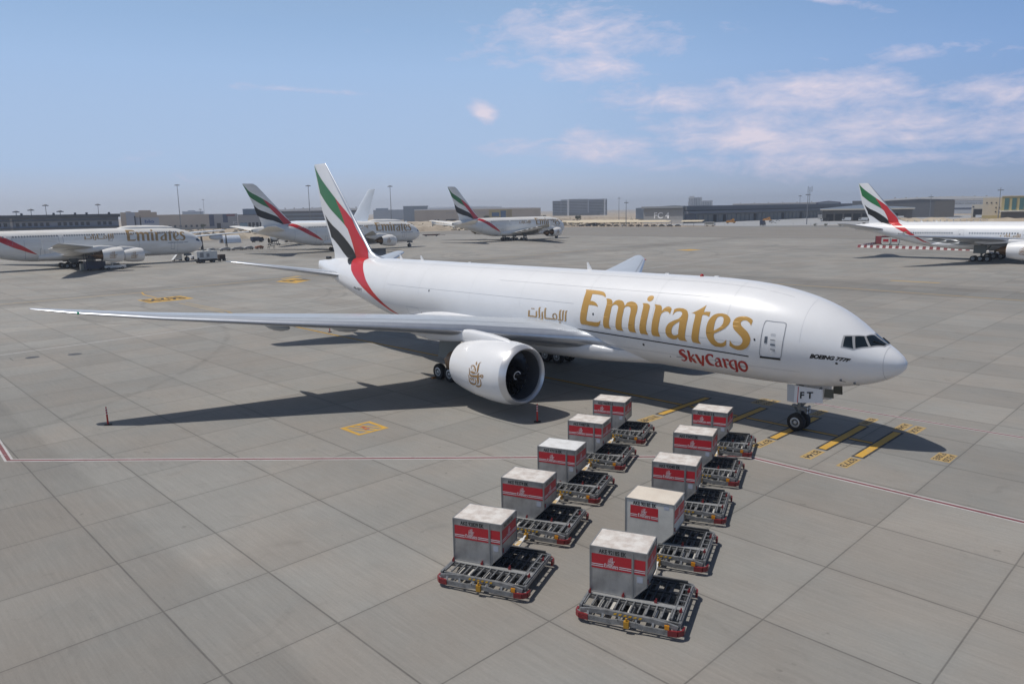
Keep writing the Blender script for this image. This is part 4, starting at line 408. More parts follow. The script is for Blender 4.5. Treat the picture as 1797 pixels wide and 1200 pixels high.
blot = g.noise(g.vec(x, y, 7), .11, 5, .6, .4); blot2 = g.noise(g.vec(x, y, 17), .022, 5, .65, .6); patch = g.noise(g.vec(x, y, 2), .55, 6, .7, .6)
tone = g.math('MULTIPLY', slab, g.rng(streak, .3, .72, .94, 1.055))
tone = g.math('MULTIPLY', tone, g.rng(streak2, .3, .7, .93, 1.07)); tone = g.math('MULTIPLY', tone, g.rng(fine, .3, .7, .95, 1.05))
tone = g.math('MULTIPLY', tone, g.rng(blot, .3, .7, .93, 1.05)); tone = g.math('MULTIPLY', tone, g.rng(blot2, .32, .68, .90, 1.07)); tone = g.math('MULTIPLY', tone, g.rng(patch, .3, .55, .955, 1.0))
tone = g.math('MULTIPLY', tone, g.math('SUBTRACT', 1, g.math('MULTIPLY', halo, .045)))
# darker southern slabs with lens falloff painted in, cleaner ones past the white line
tone = g.math('MULTIPLY', tone, g.math('SUBTRACT', 1, g.math('MULTIPLY', g.rng(y, -33.6, -33.0, 1, 0), .15)))
far = g.rng(g.math('ADD', x, g.math('MULTIPLY', y, .11)), -84, -74, 1.08, 1.0); tone = g.math('MULTIPLY', tone, far)
def lane(d, half, k, seed):
    m = g.rng(g.math('ABSOLUTE', d), half*.25, half, 1, 0, True); return g.math('MULTIPLY', m, k)
sm = g.noise(g.vec(g.math('MULTIPLY', x, .35), g.math('MULTIPLY', y, .03), 4), 1, 5, .7); sm2 = g.noise(g.vec(g.math('MULTIPLY', x, .02), g.math('MULTIPLY', y, .35), 4), 1, 5, .7)
l1 = g.math('MULTIPLY', lane(g.math('ADD', x, g.math('ADD', 133, g.math('MULTIPLY', y, .09))), 11, .30, 1), g.rng(sm, .3, .65))
l2 = g.math('MULTIPLY', lane(g.math('SUBTRACT', y, 84), 14, .30, 2), g.rng(sm2, .3, .65))
l3 = g.math('MULTIPLY', lane(y, 5, .10, 3), g.rng(sm2, .35, .65)); l4 = g.math('MULTIPLY', lane(g.math('SUBTRACT', y, 190), 22, .16, 2), g.rng(sm2, .35, .65))
drk = g.math('ADD', g.math('ADD', l1, l2), g.math('ADD', l3, l4))
# arcs of tyre rubber where aircraft swing off the taxi lane
def arc(cx, cy, r, w, k, a0=None):
    d = g.math('SUBTRACT', g.math('SQRT', g.math('ADD', g.math('POWER', g.math('SUBTRACT', x, cx), 2), g.math('POWER', g.math('SUBTRACT', y, cy), 2))), r)
    return g.math('MULTIPLY', g.rng(g.math('ABSOLUTE', d), w*.3, w, k, 0), g.rng(jn, .35, .6))
for cx, cy, r, w in ((-150, 128, 22, .8), (-150, 128, 27, .9), (-148, 130, 33, .9), (-146, 132, 39, 1.2), (-143, 128, 46, 1.0), (-150, 190, 40, 1.2), (-105, 12, 14, .5), (-104, 12, 18, .5), (-99, 8, 24, .5), (-118, -2, 30, .5), (-92, -62, 58, .45)):
    drk = g.math('ADD', drk, arc(cx, cy, r, w, .17))
oil = g.rng(g.noise(g.vec(x, y, 31), .33, 5, .7, .8), .60, .76, 0, .18)
drk = g.math('ADD', drk, oil)
spot = g.rng(g.noise(g.vec(x, y, 51), 1.3, 3, .6), .70, .76, 0, .25); drk = g.math('ADD', drk, spot)
tone = g.math('MULTIPLY', tone, g.math('SUBTRACT', 1, drk))
hue = g.noise(g.vec(x, y, 41), .16, 4, .6)
base = g.mix(g.rng(hue, .38, .62), (.274, .266, .245), (.290, .268, .238))
colr = g.mix(1.0, base, g.grey(tone), 'MULTIPLY'); colr = g.mix(g.math('MULTIPLY', joint, .60), colr, (.055, .052, .048))
g.put(colr, g.b.inputs['Base Color']); g.b.inputs['Roughness'].default_value = .82; g.b.inputs['Specular IOR Level'].default_value = .3
bp = g.n('ShaderNodeBump'); bp.inputs['Strength'].default_value = .25; bp.inputs['Distance'].default_value = .02
g.put(g.math('SUBTRACT', g.math('MULTIPLY', fine, .4), joint), bp.inputs['Height']); g.put(bp.outputs[0], g.b.inputs['Normal'])
APRON = g.m

g = NT('desert_sand'); x, y, z = g.xyz()
a = g.noise(g.vec(x, y), .012, 8, .7, .8); b_ = g.noise(g.vec(g.math('MULTIPLY', x, .05), g.math('MULTIPLY', y, .05), 3), 1, 8, .75, .5); c_ = g.noise(g.vec(x, y), .3, 5, .7)
col = g.mix(g.rng(a, .38, .62), (.33, .255, .18), (.50, .43, .33)); col = g.mix(g.rng(b_, .5, .62), col, (.23, .185, .135)); col = g.mix(g.rng(c_, .55, .72, 0, .6), col, (.16, .14, .10))
g.put(col, g.b.inputs['Base Color']); g.b.inputs['Roughness'].default_value = .95; SAND = g.m
g = NT('shoulder_asphalt'); x, y, z = g.xyz()
a = g.noise(g.vec(g.math('MULTIPLY', x, .01), g.math('MULTIPLY', y, .22)), 1, 6, .7); c_ = g.noise(g.vec(x, y), .05, 5, .7)
col = g.mix(g.rng(a, .35, .65), (.20, .185, .165), (.255, .24, .215)); col = g.mix(g.rng(c_, .4, .7, 0, .5), col, (.215, .185, .15))
g.put(col, g.b.inputs['Base Color']); g.b.inputs['Roughness'].default_value = .9; SHOULDER = g.m

def sheet(name, poly, z, m, kind='structure'):
    b = MB(); b.add([(px, py, z) for px, py in poly], [tuple(range(len(poly)))]); o = b.build(name, m, None, 0); o['kind'] = kind; return o
sheet('desert_ground', [(-9000, -6000), (9000, -6000), (9000, 9000), (-9000, 9000)], -.06, SAND)
sheet('apron', [(-381, -500), (400, -500), (400, 276), (-114, 263), (-255, 255), (-346, 251), (-381, 251)], 0, APRON)
sheet('taxiway_shoulder', [(-114, 263), (400, 276), (400, 420), (-180, 421), (-252, 425), (-323, 419), (-390, 405), (-420, 330), (-420, -500), (-381, -500), (-381, 251), (-346, 251), (-255, 255)], -.03, SHOULDER)
sheet('access_road', [(-300, 428), (-170, 428), (300, 470), (300, 520), (-150, 480)], -.035, mat('road_asphalt', (.16, .17, .175), .9, var=.15, vs=.05))
sheet('access_road', [(-364, 470), (-255, 440), (-150, 520), (-190, 900), (-364, 880)], -.04, mat('yard_concrete', (.34, .345, .35), .9, var=.12, vs=.04))

# ------------------------------------------------------------------ painted lines
def paint(name, col, wear=.35):
    p = NT(name); x, y, z = p.xyz(); n = p.noise(p.vec(x, y), 2.2, 6, .75); n2 = p.noise(p.vec(x, y, 4), .5, 4, .7)
    f = p.math('MULTIPLY', p.rng(n, .52, .70), wear*2, clamp=True); c = p.mix(p.rng(n2, .3, .7), tuple(k*.82 for k in col), col)
    p.put(p.mix(f, c, (.25, .24, .22)), p.b.inputs['Base Color']); p.b.inputs['Roughness'].default_value = .75; return p.m
YEL = paint('marking_yellow', (.60, .345, .045), .28); YELF = paint('marking_faded_yellow', (.47, .32, .12), .45); BLK = paint('marking_black', (.035, .034, .033), .3)
WHT = paint('marking_white', (.52, .50, .49), .4); MRED = paint('marking_red', (.20, .06, .065), .35); WHF = paint('marking_faded_white', (.42, .40, .39), .5)
def strip(name, pts, w, z, m, closed=False):
    b = MB(); n = len(pts); L = []; Rr = []
    for i in range(n):
        p = Vector(pts[i]); a = Vector(pts[i-1]) if i else None; c = Vector(pts[i+1]) if i < n-1 else None
        d1 = (p-a).normalized() if a is not None else None; d2 = (c-p).normalized() if c is not None else None
        d1 = d1 or d2; d2 = d2 or d1; t = (d1+d2).normalized(); nn = Vector((-t.y, t.x)); k = w/2/max(.3, t.dot(d1)); L.append(p+nn*k); Rr.append(p-nn*k)
    b.add([(*q, z) for q in L+Rr], [(i, n+i, n+i+1, i+1) for i in range(n-1)]); o = b.build(name, m, None, 0); o['kind'] = 'structure'; return o
RW = [(-37.6, -34.0), (-33.4, -35.9), (-5.55, -6.7), (60, -6.0)]
RW = [(-45, -35.2), (-35.1, -35.65), (-5.6, -6.7), (60, -5.6)]
RW2 = [(-7.9, 6.6), (60, 9.3)]
for nm, line in (('equipment_line', RW), ('equipment_line', RW2)):
    k = 1 if line is RW else .85; strip(nm, line, .44*k, .004, WHT); strip(nm, line, .20*k, .008, MRED)
strip('stand_centreline', [(-89.8, .1), (-60, -.25), (-40, .0), (-1.2, .25)], .50, .004, BLK); strip('stand_centreline', [(-89.9, .1), (-60, -.25), (-40, .0), (-1.2, .25)], .26, .008, YEL)
for a, b2 in (((-107.2, .15), (-90, .1)),):
    strip('lead_in_line', [(a[0], a[1]+.5), (b2[0], b2[1]+.5)], .22, .004, YELF); strip('lead_in_line', [(a[0], a[1]-.5), (b2[0], b2[1]-.5)], .22, .004, YELF)
def bar_mark(x, y0, y1, sk=-.022):
    for nm, w, z, m, e in (('stop_bar', .66, .012, BLK, .12), ('stop_bar', .42, .016, YEL, 0)): strip(nm, [(x, y0-e), (x+sk*(y1-y0), y1+e)], w, z, m)
bar_mark(-13.95, -2.9, 3.0); bar_mark(-9.7, -2.85, 3.1); bar_mark(-6.1, -2.75, 3.2); bar_mark(-3.2, -2.7, 3.3); bar_mark(-1.22, -2.7, 3.3)
def label_mark(s, x0, x1, y0, y1, box=True, m=None, k=.62, z=.006):
    if box: sheet('stop_label', [(x0, y0), (x1, y0), (x1, y1), (x0, y1)], z-.002, m or YELF)
    h = (x1-x0)*k; w = (y1-y0)*.84
    o = _map(text_bm(s, h, ((x0+x1)/2-h/2, y1-(y1-y0)*.08), width=w, bold=.01, rot=-pi/2), lambda u, v: (u, v, z+.002), 'stop_label', BLK, None, 0, 0); o['kind'] = 'structure'
label_mark('B77L', -6.35, -5.75, -4.95, -3.05); label_mark('B744', -3.5, -2.85, -4.85, -3.08); label_mark('B773', -1.5, -.92, -4.9, -3.03); label_mark('IN748', -14.25, -13.4, -5.1, -3.3)
label_mark('B77W', -3.8, -3.2, 3.6, 5.45); label_mark('A346', -1.85, -1.25, 3.9, 5.6); label_mark('A35K', -1.08, -.45, 3.7, 5.5); label_mark('A332', -6.9, -6.3, 3.6, 5.2)
label_mark('A333', -10.5, -9.85, 3.9, 5.6); label_mark('B788', -11.2, -10.6, 3.8, 5.5)
sheet('stop_label', [(1.62, -.5), (2.55, -.45), (2.5, 1.1), (1.6, 1.05)], .004, YELF)
for s, xx in (('F28/E', 1.7), ('A320', 2.15)): 
    o = _map(text_bm(s, .33, (xx, .95), width=1.3, bold=.01, rot=-pi/2), lambda u, v: (u, v, .008), 'stop_label', BLK, None, 0, 0); o['kind'] = 'structure'
# square hydrant mark
b = MB(); X0, X1, Y0, Y1 = -26.7, -24.72, -19.15, -17.18
for k in (0, 1):
    b.box(((X0+X1)/2, (Y0, Y1)[k], .006), (X1-X0+.25, .25, .004)); b.box(((X0, X1)[k], (Y0+Y1)/2, .0075), (.25, Y1-Y0, .004))
for k in range(3): yy = Y0+.45+k*.5; b.box(((X0+X1)/2, yy, .0065), (X1-X0, .16, .004), rot=.42)
o = b.build('hydrant_mark', YEL, None, 0); o['kind'] = 'structure'
o = _map(text_bm('F12', .34, (-26.05, -18.3), width=.75, bold=.02, rot=0), lambda u, v: (u, v, .014), 'hydrant_mark', MATS['livery_red'] if 'livery_red' in MATS else mat('hydrant_red', (.5, .05, .04), .7), None, 0, 0); o['kind'] = 'structure'
# taxi lane lines and plates
strip('taxi_line', [(-124, -80), (-130.3, -20), (-130.6, 0), (-136, 27), (-152, 150)], .4, .004, YELF)
strip('taxi_line', [(-90, 82), (-36, 80.5), (-11.7, 78.5), (60, 76)], .4, .004, YELF)
strip('taxi_line', [(-131, 1.5), (-126, .3), (-119, .1)], .3, .006, YEL)
sheet('taxi_plate', [(-117.8, -3.35), (-111.6, -3.4), (-112.4, 3.95), (-118.6, 3.9)], .004, YEL)
o = _map(text_bm('8629S', 4.0, (-117.2, 3.3), width=6.4, bold=.03, rot=-pi/2), lambda u, v: (u, v, .008), 'taxi_plate', BLK, None, 0, 0); o['kind'] = 'structure'
sheet('taxi_plate', [(-130.5, 27.2), (-123.5, 28.2), (-128, 34), (-135, 33.6)], .006, YEL); sheet('taxi_plate', [(-136, 31), (-134.5, 31), (-138.5, 37.5), (-140, 37)], .006, YELF)
o = _map(text_bm('B6', 3.0, (-131, 34), width=5.5, bold=.03, rot=-pi/2), lambda u, v: (u, v, .01), 'taxi_plate', BLK, None, 0, 0); o['kind'] = 'structure'
sheet('taxi_plate', [(-125.5, 162.5), (-120, 161.5), (-119.4, 168.2), (-124.5, 169.2)], .004, YEL)
sheet('taxi_plate', [(-36, 97), (-28, 97), (-28, 98.2), (-36, 98.2)], .004, YELF)
strip('edge_line', [(-72, -60), (-76.2, -21), (-79, 0), (-87, 89), (-103, 225)], .22, .004, WHT)
strip('shoulder_line', [(-390, 253.5), (-346, 252), (-255, 256), (-114, 264), (300, 276)], 1.6, .0, mat('slot_drain', (.10, .10, .10), .8))
for k, yy in enumerate((352, 372)):
    for i in range(46 if k == 0 else 60):
        xx = -395+i*7.5
        if k == 0 and i % 9 == 8: continue
        strip('shoulder_line', [(xx, yy), (xx+(7.5 if k == 0 else 4.2), yy+(.0))], 1.1, -.02, mat('faded_shoulder_paint', (.15, .115, .09), .9))
# covers of pits in the slabs
for cx, cy in ((-71.3, -27.4), (-69.9, -24.0)):
    b = MB(); b.cyl((cx, cy, 0), (cx, cy, .006), .62, n=24); o = b.build('pit_cover', mat('cast_iron', (.07, .07, .072), .6), None, 0); o['kind'] = 'structure'
for cx, cy in ((-71.6, -28.2), (-70.2, -23.4)):
    strip('pit_frame', [(cx-.9, cy-.9), (cx+.9, cy-.9), (cx+.9, cy+.9)], .06, .004, BLK)

# ------------------------------------------------------------------ paints
WHITE = mat('white_jet_paint', (.765, .765, .77), .34, var=.03, vs=.35, coat=.3)
WHITE2 = mat('weathered_white_paint', (.84, .82, .775), .38, var=.12, vs=.5, stretch=(.35, .35, 2.0), col2=(.75, .71, .64))
WHITE3 = mat('clean_white_paint', (.68, .72, .77), .3, var=.04, vs=.4)
GREYW = mat('wing_grey_paint', (.44, .47, .51), .33, var=.06, vs=.8)
METAL = mat('polished_metal', (.50, .53, .58), .34, metal=.75, var=.06, vs=2)
LIP = mat('intake_lip_metal', (.62, .62, .63), .34, metal=.6)
DARKIN = mat('intake_lining', (.065, .068, .078), .5)
BLADE = mat('fan_blade_metal', (.035, .036, .04), .3, metal=.4)
BLACK = mat('black_paint', (.012, .012, .013), .35)
RED = mat('livery_red', (.56, .022, .024), .28, coat=.2)
GREEN = mat('livery_green', (.018, .17, .05), .28, coat=.2)
GOLD = mat('gold_paint', (.50, .285, .07), .42, metal=.08)
GOLD2 = mat('dull_gold_paint', (.40, .25, .10), .5)
BROWN = mat('brown_gold_paint', (.36, .205, .075), .45)
GLASS = mat('cockpit_glass', (.012, .018, .022), .06, spec=.8)
FRAME = mat('window_frame_metal', (.42, .42, .42), .45, metal=.3)
SEAM = mat('panel_seam', (.33, .34, .36), .6)
TYRE = mat('tyre_rubber', (.018, .018, .019), .8, var=.3, vs=6)
RIM = mat('wheel_rim', (.55, .56, .57), .4, metal=.4)
STRUT = mat('gear_steel', (.20, .205, .20), .5, metal=.3)
DOORGREY = mat('grey_panel', (.52, .53, .54), .45)
EXH = mat('exhaust_metal', (.20, .12, .065), .42, metal=.7, var=.4, vs=2)
SHADEW = mat('window_grey', (.11, .13, .16), .3)
NAVG = mat('green_lens', (.01, .25, .12), .15)
SIGNR = mat('sign_red', (.45, .02, .02), .5)

def wheel(r, w, mx, name, parent, loc):
    b = MB(); p = [(-w/2, r*.42), (-w/2+.02, r*.55), (-w/2, r*.62), (-w*.5, r*.80), (-w*.42, r*.93), (-w*.25, r*.995), (0, r), (w*.25, r*.995), (w*.42, r*.93), (w*.5, r*.80), (w/2, r*.62), (w/2-.02, r*.55), (w/2, r*.42)]
    b.lathe(p, (0, 0, 0), (0, 1, 0), 28, [1]+[0]*10+[1])
    for s in (-1, 1):
        b.lathe([(s*w/2, r*.42), (s*(w/2-.07), r*.38), (s*(w/2-.09), r*.2), (s*(w/2-.02), r*.16), (s*(w/2), 0.001)], (0, 0, 0), (0, 1, 0), 28, [1, 2, 1, 1])
        for k in range(9):
            a = 2*pi*k/9; b.cyl((r*.29*cos(a), s*(w/2-.10), r*.29*sin(a)), (r*.29*cos(a), s*(w/2-.06), r*.29*sin(a)), r*.05, n=6, m=0)
    o = b.build(name, [TYRE, RIM, STRUT], parent); o.location = loc; return o

def flank(H, cz, dx=0., off=.012, R0=3.1):
    return lambda u, v: H.P(u+dx, v/R0, off)

F777 = [(0.0, -1.08, -1.08, 0.0, -1.08), (0.08, -.84, -1.34, .29, -1.08), (0.3, -.60, -1.60, .56, -1.06), (0.6, -.36, -1.82, .80, -1.0), (1.0, -.10, -2.05, 1.05, -.94), (1.5, .20, -2.27, 1.33, -.85), (2.0, .55, -2.44, 1.57, -.75), (2.5, .95, -2.57, 1.79, -.65), (3.0, 1.30, -2.68, 1.98, -.56), (3.5, 1.59, -2.77, 2.15, -.48), (4.0, 1.84, -2.85, 2.30, -.41), (5.0, 2.22, -2.95, 2.55, -.28), (6.0, 2.50, -3.02, 2.74, -.18), (7.0, 2.71, -3.06, 2.88, -.10), (8.0, 2.87, -3.09, 2.98, -.05), (10.0, 3.03, -3.1, 3.07, 0.), (12.0, 3.1, -3.1, 3.1, 0.), (20., 3.1, -3.1, 3.1, 0.), (30., 3.1, -3.1, 3.1, 0.), (40., 3.1, -3.1, 3.1, 0.), (43.0, 3.1, -3.02, 3.1, .02), (46., 3.1, -2.68, 3.07, .08), (49., 3.08, -2.05, 2.95, .25), (52., 3.04, -1.27, 2.70, .55), (55., 2.95, -.45, 2.27, .95), (58., 2.80, .33, 1.62, 1.4), (60., 2.66, .74, 1.1, 1.65), (61.5, 2.52, .95, .62, 1.72), (62.8, 2.40, 1.05, .16, 1.72)]
FIN_GREEN = [(-62.6, 18.78), (-62.33, 18.4), (-61.76, 17.83), (-60.99, 17.15), (-60.12, 16.51), (-59.14, 15.81), (-58.12, 15.08), (-57.77, 14.55), (-57.33, 13.96), (-56.88, 13.3), (-56.55, 12.72), (-56.36, 12.26), (-57.03, 12.68), (-57.98, 13.21), (-59.13, 13.85), (-59.96, 14.39), (-60.78, 15.01), (-61.6, 15.68), (-61.78, 16.2), (-62.0, 16.9), (-62.3, 17.8)]
FIN_RED = [(-58.1, 15.06), (-57.42, 14.58), (-56.18, 13.72), (-55.11, 12.87), (-54.45, 12.02), (-53.7, 11.2), (-53.02, 10.52), (-52.45, 9.84), (-52.15, 9.3), (-52.0, 8.75), (-53.2, 8.65), (-54.47, 8.6), (-54.47, 8.98), (-54.63, 9.53), (-54.91, 10.22), (-55.33, 11.03), (-55.82, 11.83), (-56.36, 12.26), (-56.55, 12.72), (-56.88, 13.3), (-57.33, 13.96), (-57.77, 14.55)]
FIN_BLACK = [(-60.83, 13.39), (-60.26, 12.83), (-59.25, 12.23), (-57.86, 11.61), (-56.73, 10.97), (-55.73, 10.32), (-54.9, 9.69), (-54.47, 9.16), (-54.4, 8.6), (-56, 8.6), (-56.4, 8.86), (-57.22, 9.4), (-58.13, 10.07), (-58.99, 10.58), (-59.78, 10.95), (-59.96, 11.6), (-60.3, 12.22), (-60.6, 12.83)]
BODY_RED = [(-51.85, 1.42), (-51.71, 1.153), (-51.31, 1.018), (-50.97, .905), (-50.34, .717), (-49.62, .515), (-48.8, .288), (-47.83, .069), (-46.85, -.155), (-45.95, -.368), (-45.19, -.54), (-44.47, -.673), (-43.6, -.80), (-44.27, -.747), (-45.28, -.683), (-45.99, -.537), (-46.87, -.371), (-47.99, -.194), (-49.18, .005), (-50.41, .185), (-51.57, .38), (-52.41, .555), (-53.09, .763), (-53.73, 1.014), (-54.1, 1.195), (-54.35, 1.35), (-54.4, 1.45), (-53, 1.45)]
BODY_BLACK = [(-55.55, 1.226), (-55.75, 1.42), (-55., 1.45), (-54.42, 1.45), (-54.35, 1.33), (-54.1, 1.18), (-53.73, 1.0), (-53.3, .86), (-53.6, .80), (-54.0, .86), (-54.43, .938), (-54.77, 1.024), (-55.1, 1.116)]
PANES = [[(-2.78, .602), (-2.49, .722), (-2.29, .333), (-2.76, .277)], [(-2.37, .784), (-2.04, 1.016), (-1.69, .685), (-2.19, .378)], [(-1.97, 1.084), (-1.76, 1.51), (-1.10, 1.50), (-1.14, 1.2), (-1.6, .753)]]
PANEFRAME = [(-2.86, .62), (-2.45, .79), (-2.0, 1.10), (-1.84, 1.55), (-1.02, 1.55), (-1.06, 1.15), (-1.58, .68), (-2.22, .30), (-2.30, .27), (-2.86, .23)]
DOOR = [(-6.94, .401), (-6.86, .425), (-6.44, .433), (-5.9, .461), (-5.75, .45), (-5.72, .40), (-5.72, .217), (-5.78, -.011), (-5.87, -.272), (-5.92, -.315), (-6.0, -.327), (-6.55, -.343), (-7.04, -.351), (-7.15, -.335), (-7.17, -.281), (-7.1, -.125), (-7.04, .106), (-7.0, .313)]

def ring_shape(ring, k):
    cx = sum(p[0] for p in ring)/len(ring); cy = sum(p[1] for p in ring)/len(ring)
    w = max(p[0] for p in ring)-min(p[0] for p in ring); h = max(p[1] for p in ring)-min(p[1] for p in ring)
    return [ring, [(cx+(x-cx)*(1-2*k/w), cy+(y-cy)*(1-2*k/(h*3.0))) for x, y in ring]]

def engine(parent, c, prof, mouth, name='engine', n=48, blades=22, emblem=None, em_h=1.85, em_mat=None, em_at=2.55, body=None, lipm=None, em_sides=(-1,)):
    """c = centre of the intake lip, in aircraft axes; prof = outside outline (aft, radius)"""
    body = body or WHITE; x0, y0, z0 = c; rl = prof[0][1]
    b = MB(); outer = [(d, r) for d, r in prof]
    inner = [(.32, rl*.905), (.12, rl*.945), (.02, rl*.985)]
    p = [(mouth, rl*.90), (mouth*.6, rl*.885)]+inner+outer+[(prof[-1][0]-.02, prof[-1][1]-.05), (prof[-1][0]-1.2, prof[-1][1]-.02)]
    # an intake leans a touch: profile along -x
    nl = 3; ms = []
    for i in range(len(p)-1):
        a = p[i][0]; q = i-len(inner)-2
        if i < 2: ms.append(2)
        elif i < 2+len(inner): ms.append(1)
        elif i < 2+len(inner)+len(outer)-1: ms.append(1 if outer[i-2-len(inner)+1][0] <= .46 else 0)
        else: ms.append(3)
    b.lathe(p, c, (-1, 0, 0), n, ms)
    o = b.build(name, [body, lipm or LIP, DARKIN, STRUT], parent, 50)
    f = MB(); fd = mouth; fr = rl*.895
    f.lathe([(fd+.12, fr), (fd+.12, .05)], c, (-1, 0, 0), n)
    for k in range(blades):
        a0 = 2*pi*k/blades; L = []
        for j in range(7):
            t = j/6; r = .30*fr+(fr*.70-.01)*t; sw = .35*t*t-.12*t; tw = .25+.75*t; w = fr*(.10+.10*t)
            for s in (-1, 1):
                a = a0+sw+s*w*sin(tw)/r/1.6; L.append((x0-fd+s*-.10*cos(tw)*1.2, y0+r*cos(a), z0+r*sin(a)))
        base = len(f.v); f.v += L
        for j in range(6): f.f.append((base+2*j, base+2*j+1, base+2*j+3, base+2*j+2)); f.m.append(1)
    f.build('fan', [BLACK, BLADE], o, 60)
    s = MB(); s.lathe([(fd-.55*fr, .004), (fd-.50*fr, .08*fr), (fd-.3*fr, .2*fr), (fd-.12*fr, .28*fr), (fd, .32*fr)], c, (-1, 0, 0), 24)
    sp = s.build('spinner', BLACK, o, 60)
    sw = MB(); pts = []
    for k in range(14):
        a = .3+k*.36; q = .05+.0125*k; r = q*fr*1.15; dd = fd-.55*fr+ (r/(.30*fr))**1.7*.36*fr-.025
        for e in (-1, 1): pts.append((x0-dd, y0+(r+e*.018*fr)*cos(a), z0+(r+e*.018*fr)*sin(a)))
    sw.add(pts, [(2*k, 2*k+1, 2*k+3, 2*k+2) for k in range(13)]); sw.build('spinner_swirl', WHITE, sp, 0)
    e = MB(); pe = prof[-1][0]; re = prof[-1][1]
    e.lathe([(pe-1.1, re*.80), (pe, re*.72), (pe+1.0, re*.56), (pe+1.55, re*.46), (pe+1.5, re*.40), (pe+.9, re*.40)], c, (-1, 0, 0), n)
    e.lathe([(pe+.9, re*.28), (pe+1.6, re*.26), (pe+2.3, re*.12), (pe+2.6, .02)], c, (-1, 0, 0), 24)
    e.build('exhaust_core', EXH, o, 50)
    if emblem is not None:
        rf = pchip([q[0] for q in prof], [q[1] for q in prof]); rm = rf(em_at)
        for sd in em_sides:
            def fn(u, v, sd=sd):
                d = em_at+(-u if sd < 0 else u)*em_h; r = rf(min(max(d, 0), pe))+.014; t = .02+v*em_h/rm
                return (x0-d, y0+sd*r*cos(t), z0+r*sin(t))
            decal(EMBLEM, fn, 'emblem', em_mat or BROWN, o, .06)
    return o

def fin_side(secs, off=.03):
    zs = [s[0] for s in secs]; le, ch, tc = [(lambda q, k=k: float(np.interp(q, zs, [s[k] for s in secs]))) for k in (1, 2, 4)]
    def fn(x, z, side=-1):
        zz = min(max(z, zs[0]), zs[-1]); c = ch(zz); q = min(max((-x-le(zz))/c, .0), 1.)
        t = 5*(.2969*math.sqrt(q)-.1260*q-.3516*q*q+.2843*q**3-.1030*q**4)*tc(zz)*c
        return (x, side*(t+off), z)
    return fn

